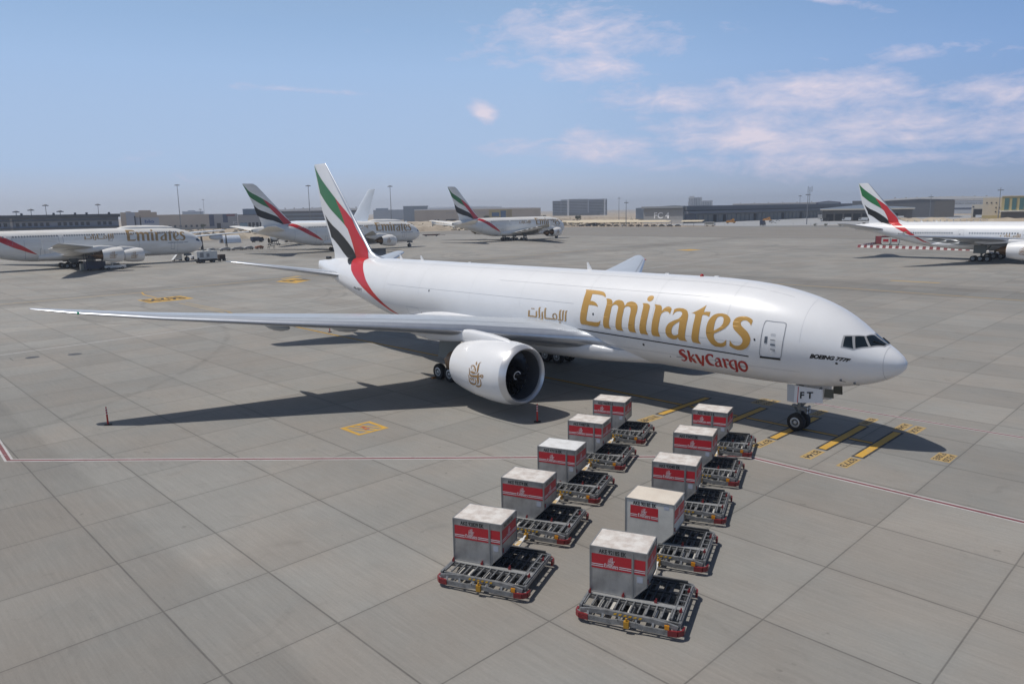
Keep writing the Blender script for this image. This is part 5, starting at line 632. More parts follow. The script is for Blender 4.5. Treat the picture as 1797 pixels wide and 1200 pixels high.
def jet777(name, label, loc, cargo=True, body=None):
    f1, f2 = 0., 0.
    body = body or WHITE
    def S(d): return d if d <= 12 else (d+f1 if d < 42 else d+f2)
    root = thing(name, label, 'airplane', loc)
    H = Hull([(S(r[0]),)+r[1:] for r in F777], 5.87)
    b = MB(); b.loft(H.mesh(), 0, cap1=True); fus = b.build('fuselage', body, root, 50)
    # wing to body fairing
    fs = [(15.2, 1.2, 2.95, 2.80), (17, 2.15, 3.45, 2.72), (19., 2.85, 4.1, 2.60), (21.5, 3.17, 4.7, 2.48), (24.5, 3.30, 5.0, 2.38), (29, 3.42, 5.3, 2.32), (33, 3.46, 5.5, 2.32), (36, 3.42, 5.6, 2.38), (39, 3.3, 5.2, 2.5), (41.5, 3.0, 4.5, 2.75), (43.5, 2.5, 3.7, 3.0)]
    fH = Hull([(d-15.2, t-4.0, bt-4.0, w, -.2) for d, w, t, bt in fs], 4.0, .78)
    b = MB(); b.loft([[(x-15.2-f1, y, z) for x, y, z in l] for l in fH.mesh(48)], 0, cap0=True, cap1=True); b.build('wing_fairing', body, root, 50)
    for sd in (-1, 1):
        secs = [(2.2, 17.6, 19.6, 4.02, .115, 1.5), (3.0, 19.9, 16.6, 4.28, .12, 1.5), (3.6, 20.87, 15.5, 4.36, .125, 1.5), (9.6, 25.4, 10.8, 5.22, .118, .5), (14., 28.6, 8.8, 5.68, .11, 0), (20, 32.9, 6.2, 6.22, .105, -.5), (26, 37.0, 3.9, 6.84, .10, -1), (30.4, 39.9, 2.35, 7.42, .095, -1), (32.15, 41.75, 1.0, 7.68, .09, -1), (32.4, 42.1, .55, 7.73, .08, -1)]
        dr_ = 0. if cargo else .0011     # the fuelled wing hangs lower
        secs = [(a, b_, c_, d_-dr_*max(0, a-3.6)**2, e_, g_) for a, b_, c_, d_, e_, g_ in secs]
        b = MB(); b.loft(wing_loops(secs, sd), mats=LEM, cap1=True); wg = b.build('wing', [GREYW, METAL], root, 40)
        # canoe fairings under the flaps
        for yy, ln in ((7.0, 4.6), (12.9, 4.8), (17.7, 4.4)):
            k = [s for s in secs if s[0] >= yy][0]; q = (yy-3.6)/26.7; te = 36.4+(41.9-36.4)*q+f1; zz = 3.9+.132*(yy-3.2) if yy < 10 else 4.72+.118*(yy-9.6)
            b = MB(); b.lathe([(-ln*.5, .02), (-ln*.42, .16), (-ln*.2, .33), (.0, .38), (ln*.2, .33), (ln*.4, .17), (ln*.5, .02)], (-te+ln*.30, sd*yy, zz-.36), (-1, 0, 0), 16)
            b.build('flap_track_fairing', mat('fairing_grey', (.36, .38, .40), .4), wg, 50)
        # seams of slats, spoilers and flaps on the upper side
        zs = [s[0] for s in secs]; fle, fch, fz = [(lambda q, k=k: float(np.interp(q, zs, [s[k] for s in secs]))) for k in (1, 2, 3)]
        def top(y, q):
            c = fch(y); t = 5*(.2969*math.sqrt(q)-.1260*q-.3516*q*q+.2843*q**3-.1030*q**4)
            return (-(fle(y)+q*c), sd*y, fz(y)+(t*.112+.06*q*(1-q))*c+.02)
        b = MB()
        for q, ya, yb in ((.13, 5, 30), (.66, 5, 30), (.78, 11, 30)):
            for i in range(12):
                y1 = ya+(yb-ya)*i/12; y2 = ya+(yb-ya)*(i+1)/12; p1, p2 = Vector(top(y1, q)), Vector(top(y2, q)); w = Vector((.03, 0, 0))
                b.add([p1-w, p1+w, p2+w, p2-w], [(0, 1, 2, 3)])
        b.build('panel_seam', SEAM, wg, 0)
        b = MB(); b.lathe([(-.3, .02), (-.1, .09), (.15, .10), (.4, .05)], (-39.95-f1, sd*30.2, 7.40), (-1, 0, 0), 12); b.build('navigation_light', NAVG if sd < 0 else SIGNR, wg)
        # landing light pocket at the root
        b = MB(); b.lathe([(0, .16), (.02, .001)], (-21.6-f1, sd*4.1, 4.5), (1, .0, .25), 14); b.build('landing_light', BLACK, wg)
        prof = [(0, 1.78), (.15, 1.90), (.45, 2.0), (1.3, 2.09), (2.5, 2.09), (3.9, 1.98), (5.2, 1.76), (5.9, 1.60)]
        en = engine(root, (-19.75-f1, sd*9.61, 2.87), prof, 1.45, emblem=True, em_sides=(sd,), body=body, em_at=2.56, em_h=1.78)
        b = MB()
        sec = [(20.9, 4.75, 4.93, .10), (21.6, 4.7, 5.1, .26), (23, 4.6, 5.26, .34), (25, 4.5, 5.36, .36), (27, 4.3, 5.25, .36), (29.5, 4.1, 5.0, .3), (32.2, 4.35, 4.8, .1)]
        b.loft([[(-d-f1, sd*9.61+w*math.copysign(abs(cos(a))**.6, cos(a)), (lo+hi)/2+(hi-lo)/2*math.copysign(abs(sin(a))**.6, sin(a))) for a in [2*pi*i/16 for i in range(16)]] for d, lo, hi, w in sec], cap0=True, cap1=True)
        b.build('pylon', body, en, 50)
        b = MB(); b.box((-22.9-f1, sd*9.2, .74), (.5, .1, .16)); b.build('drain_mast', DOORGREY, en)
        # tailplane
        b = MB(); b.loft(wing_loops([(.9, 53.3+f2, 8.0, 6.92, .10, 0), (1.6, 54.5+f2, 7.1, 7.02, .10, 0), (6.0, 57.7+f2, 4.8, 7.85, .095, 0), (10.3, 60.8+f2, 2.5, 8.67, .09, 0), (10.76, 61.6+f2, 1.6, 8.76, .08, 0)], sd), mats=LEM, cap1=True); b.build('tailplane', [GREYW, METAL], root, 40)
        # main gear
        g = bpy.data.objects.new('main_gear', None); LINK(g); g.parent = root; g.location = (-31.77-f1, sd*5.49, 0)
        b = MB(); b.cyl((0, 0, .75), (.0, sd*-.05, 3.9), .19, .24, 14); b.bar((-1.6, 0, .66), (1.6, 0, .66), .26, .3); b.cyl((.1, 0, 1.6), (1.7, sd*-.5, 3.6), .1, n=10); b.cyl((0, 0, 1.5), (0, sd*-2.4, 3.4), .09, n=10)
        for k in (-1.45, 0, 1.45): b.cyl((k, -.7, .66), (k, .7, .66), .11, n=10)
        b.build('strut', STRUT, g)
        b = MB(); b.box((-.2, sd*1.05, 2.7), (2.6, .05, 1.9)); dd = b.build('gear_door', mat('gear_door_green_grey', (.20, .21, .20), .5), g); dd.rotation_euler = (sd*.16, 0, 0)  # door panel in an even dark green-grey
        for k in (-1.45, 0, 1.45):
            for q in (-.7, .7): wheel(.66, .50, None, 'wheel', g, (k, q, .66))
        b = MB(); b.prism([(-2.35, 0), (-2.05, 0), (-2.05, .16)], 1, -1.0, 1.0); b.build('wheel_chock', mat('chock_orange', (.45, .16, .03), .7), g)
    # fin
    fsec = [(8.2, 50.6, 8.9, 0, .085, 0), (8.9, 49.4, 10.0, 0, .075, 0), (9.15, 50.9, 8.5, 0, .09, 0), (9.5, 51.85, 7.6, 0, .10, 0), (14, 55.85, 6.05-.32, 0, .10, 0), (18.6, 59.95, 2.72, 0, .095, 0), (18.86, 60.3, 2.3, 0, .06, 0)]
    fsec = [(z, le+f2, c, a, t, w) for z, le, c, a, t, w in fsec]
    b = MB(); b.loft(wing_loops(fsec, vertical=True), mats=LEM, cap1=True); fin = b.build('tail_fin', [body, METAL], root, 40)
    fx = fin_side(fsec)
    for sd in (-1, 1):
        for nm, poly, m in (('green_stripe', FIN_GREEN, GREEN), ('red_stripe', FIN_RED, RED), ('black_stripe', FIN_BLACK, BLACK)):
            decal([[[(x-f2, z) for x, z in poly]]], lambda u, v, sd=sd: fx(u, v, sd), nm, m, fin, .4, .2)
        for nm, poly, m in (('red_stripe', BODY_RED, RED), ('black_stripe', BODY_BLACK, BLACK)):
            decal([[[(x-f2, t) for x, t in poly]]], lambda u, v, sd=sd: H.P(u, v, .012, sd), nm, m, fus, .06, .35)
    b = MB(); b.box((-60.7-f2, 0, 8.62), (.7, .34, .30)); b.cyl((-62.75-f2, 0, 7.55), (-62.85-f2, 0, 7.55), .12, n=10); b.build('exhaust_outlet', BLACK, root, bevel=.05)
    # nose gear
    g = bpy.data.objects.new('nose_gear', None); LINK(g); g.parent = root; g.location = (-5.89, 0, 0)
    b = MB(); b.cyl((0, 0, .55), (.02, 0, 1.5), .10, n=14); b.cyl((.02, 0, 1.3), (.05, 0, 2.9), .15, n=14); b.cyl((0, -.33, .545), (0, .33, .545), .09, n=12)
    b.cyl((-.38, -.1, 1.5), (-.05, -.06, .95), .045, n=8); b.cyl((-.38, .1, 1.5), (-.05, .06, .95), .045, n=8); b.bar((-.42, 0, 1.48), (0, 0, 1.42), .28, .1); b.cyl((.1, 0, 1.45), (1.3, 0, 2.8), .07, n=8)
    b.box((.25, 0, 1.38), (.5, .3, .2)); b.build('strut', STRUT, g)
    b = MB()
    for yy, zz in ((-.16, 1.45), (.16, 1.45), (-.16, 1.2), (.16, 1.2)): b.lathe([(-.14, .03), (-.06, .10), (.03, .12), (.04, .10), (.02, .01)], (.55, yy, zz), (1, 0, 0), 14, [0, 0, 0, 1])
    b.build('taxi_light', [STRUT, mat('lamp_lens', (.5, .55, .6), .1)], g)
    for q in (-.33, .33): wheel(.545, .42, None, 'wheel', g, (0, q, .545))
    for sd in (-1, 1):
        b = MB(); b.prism([(-.08, 1.78), (1.66, 2.05), (1.62, 2.85), (-.06, 2.85)], 1, sd*.60-.02, sd*.60+.02); d = b.build('gear_door', body, g)
        b = MB(); b.prism([(-.52, 1.80), (-.10, 1.78), (-.08, 2.85), (-.56, 2.85)], 1, sd*.55-.02, sd*.55+.02); b.build('gear_door', DOORGREY, g)
        if cargo:
            text_on('F T', .40, lambda u, v, sd=sd: (.30+u*(1 if sd < 0 else -1)+(0 if sd < 0 else 1.2), sd*.635, 2.12+v+.155*u), 'door_lettering', BLACK, d, width=.78, bold=.03)
            b = MB(); b.prism([(.13, 1.82), (.17, 1.83), (.19, 2.8), (.15, 2.8)], 1, sd*.622-.004, sd*.622+.004); b.build('warning_strip', RED, d)
    for sd in (-1, 1): b = MB(); b.prism([(1.72, 2.42), (2.28, 2.44), (2.24, 2.95), (1.74, 2.92)], 1, sd*.60-.02, sd*.60+.02); b.build('gear_door', mat('door_inside_olive', (.09, .09, .07), .6), g)
    # cockpit
    for sd in (-1, 1):
        fr = decal([[[(x, t) for x, t in PANEFRAME]]], lambda u, v, sd=sd: H.P(u, v, .008, sd), 'cockpit_window', FRAME, root, .08, .12)
        for poly in PANES: decal([[poly]], lambda u, v, sd=sd: H.P(u, v, .018, sd), 'pane', GLASS, fr, .08, .12)
        b = MB(); q1 = Vector(H.P(-1.12, 1.28, .04, sd)); q2 = Vector(H.P(-1.62, 1.05, .05, sd)); b.bar(q1, q2, .05, .04); b.build('wiper', BLACK, fr)
    hoop = lambda d, a0, a1, w, nm, m=SEAM: decal([[[(-d-w/2, a0), (-d+w/2, a0), (-d+w/2, a1), (-d-w/2, a1)]]], lambda u, v: H.P(u, v, .006), nm, m, fus, .08)
    hoop(.90, -1.5, 1.5, .012, 'radome_seam')
    if cargo:
        P_ = lambda off: (lambda u, v: H.P(u, v, off))
        for a, b2, t0 in ((-30, -8.4, .74), (-20, -8, -.12), (-45, -21.5, .30), (-48, -6, 1.18), (-20, -5, -.62)):
            decal([[[(a, t0), (b2, t0), (b2, t0+.005), (a, t0+.005)]]], P_(.006), 'panel_seam', SEAM, fus, 0, .8)
        for d in (4.9, 9.3, 14.6, 20.4, 27, 33, 40, 45.5, 56): hoop(d, .1, 1.4, .012, 'panel_seam', DOORGREY)
        decal(WORDMARK, flank(H, 0), 'gold_wordmark', GOLD, fus, .045)
        decal(ARABIC, flank(H, 0), 'gold_wordmark', GOLD2, fus, .05)
        decal(CARGO_WORD, flank(H, 0, off=.014), 'red_wordmark', mat('wordmark_red', (.40, .012, .014), .3), fus, .15)
        decal([[[(-26.2, -.236), (-20, -.285), (-14, -.327), (-7.85, -.372), (-7.85, -.398), (-14, -.352), (-20, -.31), (-26.2, -.258)]]], P_(.013), 'cheat_line', BLACK, fus, 0, .7)
        text_on('BOEING 777F', .27, lambda u, v: H.P(-4.36+u, -.209+.033*u+v*.36, .01), 'type_lettering', BLACK, fus, width=2.05, bold=.06, shear=.4, du=.2, dv=.1)
        text_on('A6-EFT', .42, lambda u, v: H.P(-51.35+u, -.165+v*.33, .01), 'registration', BLACK, fus, width=1.75, bold=.012, dv=.2)
        # crew door with its seal, sill and little window
        dr = decal([ring_shape(DOOR, .045)], P_(.014), 'crew_door', mat('door_seal_grey', (.30, .31, .33), .5), root, .08, .2)
        decal([[[(-7.14, -.338), (-5.94, -.325), (-5.95, -.365), (-7.16, -.378)]]], P_(.03), 'door_sill', BLACK, dr, .05, .2)
        decal([[[(-6.82, .087), (-6.66, .098), (-6.69, -.041), (-6.85, -.051)]]], P_(.016), 'door_window', SHADEW, dr, .05)
        for z0, z1, m in ((.03, .043, BLACK), (-.075, -.045, SHADEW), (-.02, -.01, SEAM), (.13, .138, SEAM), (.16, .168, SEAM), (-.20, -.14, SEAM)):
            decal([[[(-6.5, z0), (-6.22, z0+.004), (-6.22, z1+.004), (-6.5, z1)]]], P_(.016), 'door_marking', m, dr, .05)
        for x, t, r in ((-19.59, .111, .09), (-15.46, -.46, .10), (-3.01, -.251, .09), (-2.97, -.863, .07), (-7.42, -.012, .07), (-17.2, -.969, .13), (-16.79, -.995, .13), (-38.5, .248, .10), (-40.0, -.456, .10), (-13.6, -.7, .05), (-10.2, -.62, .06)):
            decal([[[(x+r*cos(a)*.8, t+r*sin(a)/3.1) for a in [2*pi*i/12 for i in range(12)]]]], P_(.012), 'vent_port', BLACK, fus, 0)
        # probes low on the nose, belly vent, access panel outlines
        b = MB()
        for x, t in ((-2.95, -.80), (-2.35, -.98)): q = Vector(H.P(x, t, 0)); e = Vector(H.P(x, t, .12)); b.bar(q, e, .12, .03); b.bar(e, e+Vector((.28, 0, 0)), .03, .03)
        b.build('air_probe', STRUT, fus)
        decal([ring_shape([(-42.1, -.30), (-40.3, -.30), (-40.3, -.56), (-42.1, -.56)], .02)], P_(.007), 'access_panel', SEAM, fus, .08)
        for k, x in enumerate((-8.6, -9.5, -12.2, -13.1)):
            decal([[[(x, -.66), (x+.5, -.655), (x+.5, -.685), (x, -.69)]]], P_(.008), 'placard', SEAM, fus, 0)
    else:
        n0 = 0
        for k in range(92):
            x = -9.5-k*.535
            if x < -48.4 or 11.0 < -x < 13.2 or 23.0 < -x < 25.2 or 35.6 < -x < 38.4: continue
            if n0 == 0: w0 = decal([[[(-9.5-.13, .10), (-9.5+.13, .10), (-9.5+.13, .215), (-9.5-.13, .215)]]], lambda u, v: H.P(-20+u+9.5, v, .012), 'cabin_window', SHADEW, fus, .06); w0.location.x = x+20.; n0 = 1
            else: w = w0.copy(); LINK(w); w.parent = fus; w.location.x = x+20.
        for x in (-12.1, -24.1, -37.0, -49.6):
            rg = [(x-.5, -.27), (x+.5, -.27), (x+.55, -.2), (x+.55, .36), (x+.48, .41), (x-.48, .41), (x-.55, .36), (x-.55, -.2)]
            dr = decal([ring_shape(rg, .03)], lambda u, v: H.P(u, v, .012), 'cabin_door', SEAM, root, .08)
            decal([[[(x-.3, .02), (x-.12, .02), (x-.12, .11), (x-.3, .11)]]], lambda u, v: H.P(u, v, .012), 'door_window', SHADEW, dr, .06)
        decal(ARABIC, flank(H, 0, dx=-2.9, off=.02), 'gold_wordmark', GOLD2, fus, .3)
        decal(WORDMARK, flank(H, 0, dx=-3.2, off=.02), 'gold_wordmark', GOLD, fus, .3)
        text_on('A6-EBR', .42, lambda u, v: H.P(-51.2+u, -.165+v*.33, .02), 'registration', BLACK, fus, width=1.9, bold=.012, dv=.2)
    # antennas and beacon on the roof
    b = MB()
    for d, hh in ((22.4, .55), (43.2, .42), (46.6, .42)): b = MB(); b.prism([(-d-.35, 8.9), (-d+.15, 8.9), (-d-.3, 8.97+hh), (-d-.42, 8.97+hh)], 1, -.025, .025); b.build('roof_antenna', body, root)
    for d in (15.6, 11.8, 36.4): b = MB(); b.box((-d, 0, 8.99), (.3, .08, .11)); b.build('roof_antenna', body, root)
    b = MB(); b.lathe([(0, .13), (.09, .125), (.15, .07), (.17, .01)], (-12.9, .0, 8.95), (0, 0, 1), 14); b.build('beacon', mat('beacon_red', (.35, .01, .01), .2), root)
    return root

F380 = [(0, -1.3, -1.3, 0, -1.3), (.1, -.85, -1.75, .5, -1.3), (.5, -.2, -2.3, 1.1, -1.2), (1.2, .6, -2.9, 1.75, -1.05), (2.2, 1.5, -3.4, 2.35, -.85), (3.5, 2.3, -3.8, 2.85, -.65), (5, 2.95, -4.05, 3.2, -.45), (7, 3.5, -4.2, 3.42, -.3), (10, 3.95, -4.2, 3.55, -.2), (13, 4.15, -4.2, 3.57, -.2), (16, 4.2, -4.2, 3.57, -.2), (30, 4.2, -4.2, 3.57, -.2), (45, 4.2, -4.2, 3.57, -.2), (50, 4.2, -3.7, 3.5, 0), (55, 4.15, -2.6, 3.2, .4), (60, 3.9, -1.2, 2.6, 1.0), (65, 3.5, .1, 1.8, 1.6), (68.5, 3.1, .9, 1.0, 1.9), (70.2, 2.6, 1.4, .3, 2.0)]
T_GREEN = [(-72.4, 24.0), (-71.4, 22.8), (-70.5, 21.7), (-69.3, 20.9), (-68.1, 20.3), (-66.8, 19.6), (-65.6, 18.9), (-64.9, 17.9), (-64.2, 16.9), (-63.3, 15.7), (-64.5, 16.3), (-65.8, 16.9), (-67.1, 17.6), (-68.2, 18.3), (-69.0, 18.8), (-69.7, 19.3), (-70.35, 19.9), (-71.4, 22.1)]
T_RED = [(-65.6, 18.9), (-64.2, 18.1), (-62.7, 17.1), (-61.4, 16.1), (-60.2, 14.9), (-59.0, 13.7), (-57.7, 12.4), (-56.5, 11.4), (-55.5, 10.4), (-55.7, 9.9), (-58.5, 9.6), (-58.5, 9.9), (-59.1, 10.9), (-59.9, 12.0), (-60.7, 13.0), (-61.6, 14.0), (-62.5, 14.9), (-63.3, 15.7), (-64.2, 16.9), (-64.9, 17.9)]
T_BLACK = [(-69.0, 17.0), (-68.3, 16.2), (-67.4, 15.5), (-66.3, 15.0), (-64.9, 14.5), (-63.7, 14.0), (-62.4, 13.5), (-61.4, 13.1), (-60.4, 12.5), (-59.4, 11.3), (-58.5, 9.9), (-59.7, 10.5), (-61.0, 11.0), (-62.3, 11.5), (-63.6, 11.8), (-64.9, 12.1), (-66.1, 12.5), (-67.1, 12.9), (-67.9, 13.4), (-68.25, 14.2), (-68.7, 15.7)]
T_BODY = [(-55.5, 10.45), (-54.4, 10.0), (-53.1, 9.3), (-51.7, 8.6), (-50.4, 7.8), (-49.3, 7.1), (-48.2, 6.4), (-46.7, 5.3), (-45.1, 4.1), (-46.1, 4.4), (-47.2, 4.8), (-48.8, 5.5), (-50.5, 6.2), (-52.2, 7.1), (-53.7, 8.0), (-55.0, 8.7), (-56.1, 9.3), (-57.1, 9.6), (-58.2, 9.75), (-57, 10.15)]

def superjet(name, label, loc, rz, body=None, livery=True, hump=True, group=None):
    """double deck four engine airliner, nose at x=0 pointing +x"""
    body = body or WHITE2
    root = thing(name, label, 'airplane', loc, rz)
    H = Hull(F380, 6.35, .92)
    b = MB(); b.loft(H.mesh(64), 0, cap1=True); fus = b.build('fuselage', body, root, 50)
    fs = [(16, 2.6, 3.2, 2.55), (19, 3.5, 4.3, 2.15), (24, 3.95, 5.0, 1.95), (34, 4.05, 5.2, 1.95), (40, 3.9, 5.2, 2.05), (45, 3.3, 4.2, 2.3)]
    fH = Hull([(d-16, t-3.7, bt-3.7, w, -.2) for d, w, t, bt in fs], 3.7, .8)
    b = MB(); b.loft([[(x-16, y, z) for x, y, z in l] for l in fH.mesh(40)], cap0=True, cap1=True); b.build('wing_fairing', body, root, 50)
    if hump:
        b = MB(); sec = [(7.5, .05, 10.1), (9, .8, 10.75), (11, 1.3, 11.05), (16, 1.45, 11.3), (21, 1.4, 11.3), (22.6, 1.1, 11.1), (24, .7, 10.7), (25.2, .05, 10.45)]
        b.loft([[(-d, w*cos(a), 10.3+(z-10.3)*max(0, sin(a))-.1) for a in [2*pi*i/20 for i in range(20)]] for d, w, z in sec], cap0=True, cap1=True); b.build('roof_fairing', body, root, 50)
    for sd in (-1, 1):
        secs = [(2.4, 18.6, 21.5, 3.5, .13, 1.5), (3.6, 20.6, 19.0, 3.8, .135, 1.5), (9, 24.9, 15.2, 4.5, .125, 1), (14.5, 29.0, 12.0, 5.2, .115, 0), (26, 37.4, 8.6, 6.35, .105, -1), (38.6, 46.6, 4.6, 7.7, .10, -2), (39.5, 47.6, 3.6, 7.85, .09, -2)]
        b = MB(); b.loft(wing_loops(secs, sd), cap1=True); wg = b.build('wing', [mat('airliner_wing_grey', (.50, .50, .48), .5, var=.1, vs=.6) if livery else body], root, 40)
        b = MB(); b.prism([(-47.8, 8.0), (-50.6, 9.35), (-51.4, 9.35), (-51.2, 7.9), (-51.3, 6.7), (-50.7, 6.7)], 1, sd*39.5-.06, sd*39.5+.06); b.build('wingtip_fence', body, wg)
        for yy, ln, te in ((7.5, 6, 40.0), (12, 6, 40.6), (18, 5.5, 43.2), (22.5, 5, 44.9), (28, 4.5, 47.2)):
            zz = 3.6+.118*yy-.6; b = MB(); b.lathe([(-ln*.5, .02), (-ln*.3, .4), (0, .52), (ln*.3, .36), (ln*.5, .03)], (-te+ln*.35, sd*yy, zz), (-1, 0, 0), 12); b.build('flap_track_fairing', body, wg, 50)
        for yy, d, zc in ((14.9, 22.3, 3.35), (25.8, 30.6, 4.15)):
            prof = [(0, 1.62), (.15, 1.74), (.42, 1.82), (1.3, 1.93), (2.6, 1.90), (3.9, 1.72), (5.0, 1.48)]
            en = engine(root, (-d, sd*yy, zc), prof, 1.3, n=32, blades=18, emblem=livery or None, em_h=2.0, em_mat=BROWN, em_at=2.7, body=body, lipm=body, em_sides=(sd,))
            b = MB(); sec = [(d+1.2, zc+1.6, zc+1.9, .12), (d+3, zc+1.4, zc+2.35, .4), (d+5.5, zc+.9, zc+2.55, .45), (d+8.5, zc+.7, zc+2.0, .3), (d+11, zc+1.2, zc+1.7, .1)]
            b.loft([[(-q, sd*yy+w*cos(a), (lo+hi)/2+(hi-lo)/2*sin(a)) for a in [2*pi*i/12 for i in range(12)]] for q, lo, hi, w in sec], cap0=True, cap1=True); b.build('pylon', body, en, 50)
        b = MB(); b.loft(wing_loops([(1.2, 58.0, 10.6, 8.0, .10, 0), (2.2, 59.0, 9.8, 8.15, .10, 0), (8, 63.4, 6.6, 8.9, .095, 0), (14.6, 68.2, 3.6, 9.75, .09, 0), (15.15, 69.0, 2.6, 9.8, .08, 0)], sd), cap1=True); b.build('tailplane', body, root, 40)
        for nm, x, yy, ks in (('wing_gear', 33.6, 6.2, (-.85, .85)), ('body_gear', 36.9, 2.65, (-1.7, 0, 1.7))):
            g = bpy.data.objects.new(nm, None); LINK(g); g.parent = root; g.location = (-x, sd*yy, 0)
            b = MB(); b.cyl((0, 0, .8), (0, 0, 3.6), .26, n=10); b.bar((ks[0], 0, .7), (ks[-1], 0, .7), .3, .3); b.box((0, sd*.9, 2.2), (2.2, .06, 1.2)); b.build('strut', STRUT, g)
            for k in ks:
                for q in (-.72, .72):
                    w = wheel(.70, .52, None, 'wheel', g, (k, q, .70)) if not WH else WH[0].copy()
                    if WH: LINK(w); w.parent = g; w.location = (k, q, .70)
                    else: WH.append(w)
    fsec = [(9.2, 55.0, 12.0, 0, .08, 0), (10.0, 54.9, 11.8, 0, .09, 0), (10.9, 55.7, 11.0, 0, .10, 0), (16.2, 60.6, 8.1, 0, .10, 0), (23.3, 67.3, 4.6, 0, .095, 0), (24.05, 68.6, 3.8, 0, .06, 0)]
    b = MB(); b.loft(wing_loops(fsec, vertical=True), cap1=True); fin = b.build('tail_fin', body, root, 40)
    if livery:
        fx = fin_side(fsec, .03)
        def side(u, z, sd):
            # height on the body -> angle
            d = min(max(-u, 0), H.L); top_, bot, hw, zc = (f(d) for f in H.f); hh = z-6.35-zc; q = hh/((top_-zc) if hh > 0 else (zc-bot)); q = max(-1, min(1, q))
            t = math.asin(math.copysign(abs(q)**(1/.92), q)); return H.P(u, min(t, 1.52), .03, sd)
        for sd in (-1, 1):
            for nm, poly, m in (('green_stripe', T_GREEN, GREEN), ('red_stripe', T_RED, RED), ('black_stripe', T_BLACK, BLACK)):
                decal([[poly]], lambda u, v, sd=sd: fx(u, v, sd), nm, m, fin, .8, .8)
            decal([[T_BODY]], lambda u, v, sd=sd: side(u, v, sd), 'red_stripe', RED, fus, .25, .6)
        decal(WORDMARK, lambda u, v: side(-22.6+(u+20.81)*1.26, 6.4+(v+.85)*1.22, -1), 'gold_wordmark', GOLD2, fus, .3)
        decal(ARABIC, lambda u, v: side(-33.6+(u+26.08)*1.9, 7.3+(v+.63)*1.75, -1), 'gold_wordmark', GOLD2, fus, .3)
        text_on('www.emirates.com', .42, lambda u, v: side(-11.4+u, 5.75+v, -1), 'web_address', SHADEW, fus, width=5.9, bold=.01, dv=.3)
        n0 = None
        for z, a, b2 in ((8.75, -54.5, -8.2),):
            x = a
            while x < b2:
                if not any(q < -x < q+1.6 for q in (14, 26.2, 38.5, 50.3)):
                    if n0 is None: n0 = decal([[[(-.2, 0), (.2, 0), (.2, .42), (-.2, .42)]]], lambda u, v: side(-30+u, z+v, -1), 'cabin_window', SHADEW, fus, .15); n0.location.x = x+30
                    else: w = n0.copy(); LINK(w); w.parent = fus; w.location.x = x+30
                    if x+.85 > -46 and x < -12: x += .62
                    else: x += .66
                else: x += .4
        for x, z in ((-51.1, 7.0), (-39.3, 7.0), (-27, 7.0), (-14.8, 7.0), (-44, 3.6), (-10, 4.0)):
            rg = [(x-.55, z), (x+.55, z), (x+.55, z+2.1), (x-.55, z+2.1)]
            decal([[rg, [(x+(px-x)*.86, z+.1+(pz-z)*.92) for px, pz in rg]]], lambda u, v: side(u, v, -1), 'cabin_door', SEAM, fus, .3)
        for x in (-48, -42.3, -19.5, -8.6, -56): decal([[[(x, 2.5), (x+.05, 2.5), (x+.05, 8), (x, 8)]]], lambda u, v: side(u, max(v, 3), -1), 'panel_seam', SEAM, fus, .5)
    for sd in (-1, 1):
        decal([[[(-2.75, .55), (-1.75, .95), (-1.05, .80), (-1.55, .42), (-2.6, .38)]]], lambda u, v, sd=sd: H.P(u, v*.9-.12, .02, sd), 'cockpit_window', GLASS, root, .1, .2)
    b = MB(); b.cyl((-70.1, 0, 8.3), (-70.4, 0, 8.3), .42, .4, 12); b.build('exhaust_outlet', STRUT, root)
    g = bpy.data.objects.new('nose_gear', None); LINK(g); g.parent = root; g.location = (-5, 0, 0)
    b = MB(); b.cyl((0, 0, .6), (0, 0, 2.7), .18, n=10); b.box((.3, .7, 2.0), (1.8, .05, .7)); b.box((.3, -.7, 2.0), (1.8, .05, .7)); b.build('strut', STRUT, g)
    for q in (-.4, .4):
        w = WH[0].copy(); LINK(w); w.parent = g; w.location = (0, q, .64); w.scale = (.91, .9, .91)
    return root
WH = []

# ------------------------------------------------------------------ containers
ALU = mat('container_aluminium', (.44, .44, .435), .36, metal=.5, var=.25, vs=1.4, stretch=(1, 1, .6), col2=(.25, .245, .24), bump=1.0, bs=1.8)
ALUC = mat('container_cream_paint', (.56, .545, .50), .5, var=.12, vs=2.)
ROOF = mat('container_roof_cloth', (.70, .665, .62), .7, var=.16, vs=2.3, col2=(.48, .41, .36), bump=.3, bs=2.2)
ROOFC = mat('container_roof_cream', (.70, .63, .53), .7, var=.12, vs=1.3, col2=(.62, .54, .45), bump=.2, bs=2.2)
ROOFW = mat('container_roof_white', (.74, .74, .73), .6, var=.14, vs=2.2, col2=(.60, .59, .57), bump=.35, bs=2.4)
BAND = mat('banner_red', (.47, .018, .028), .45, var=.08, vs=3)
BANDW = mat('banner_white', (.72, .68, .68), .5)
EDGE = mat('container_edge', (.30, .30, .295), .4, metal=.4)
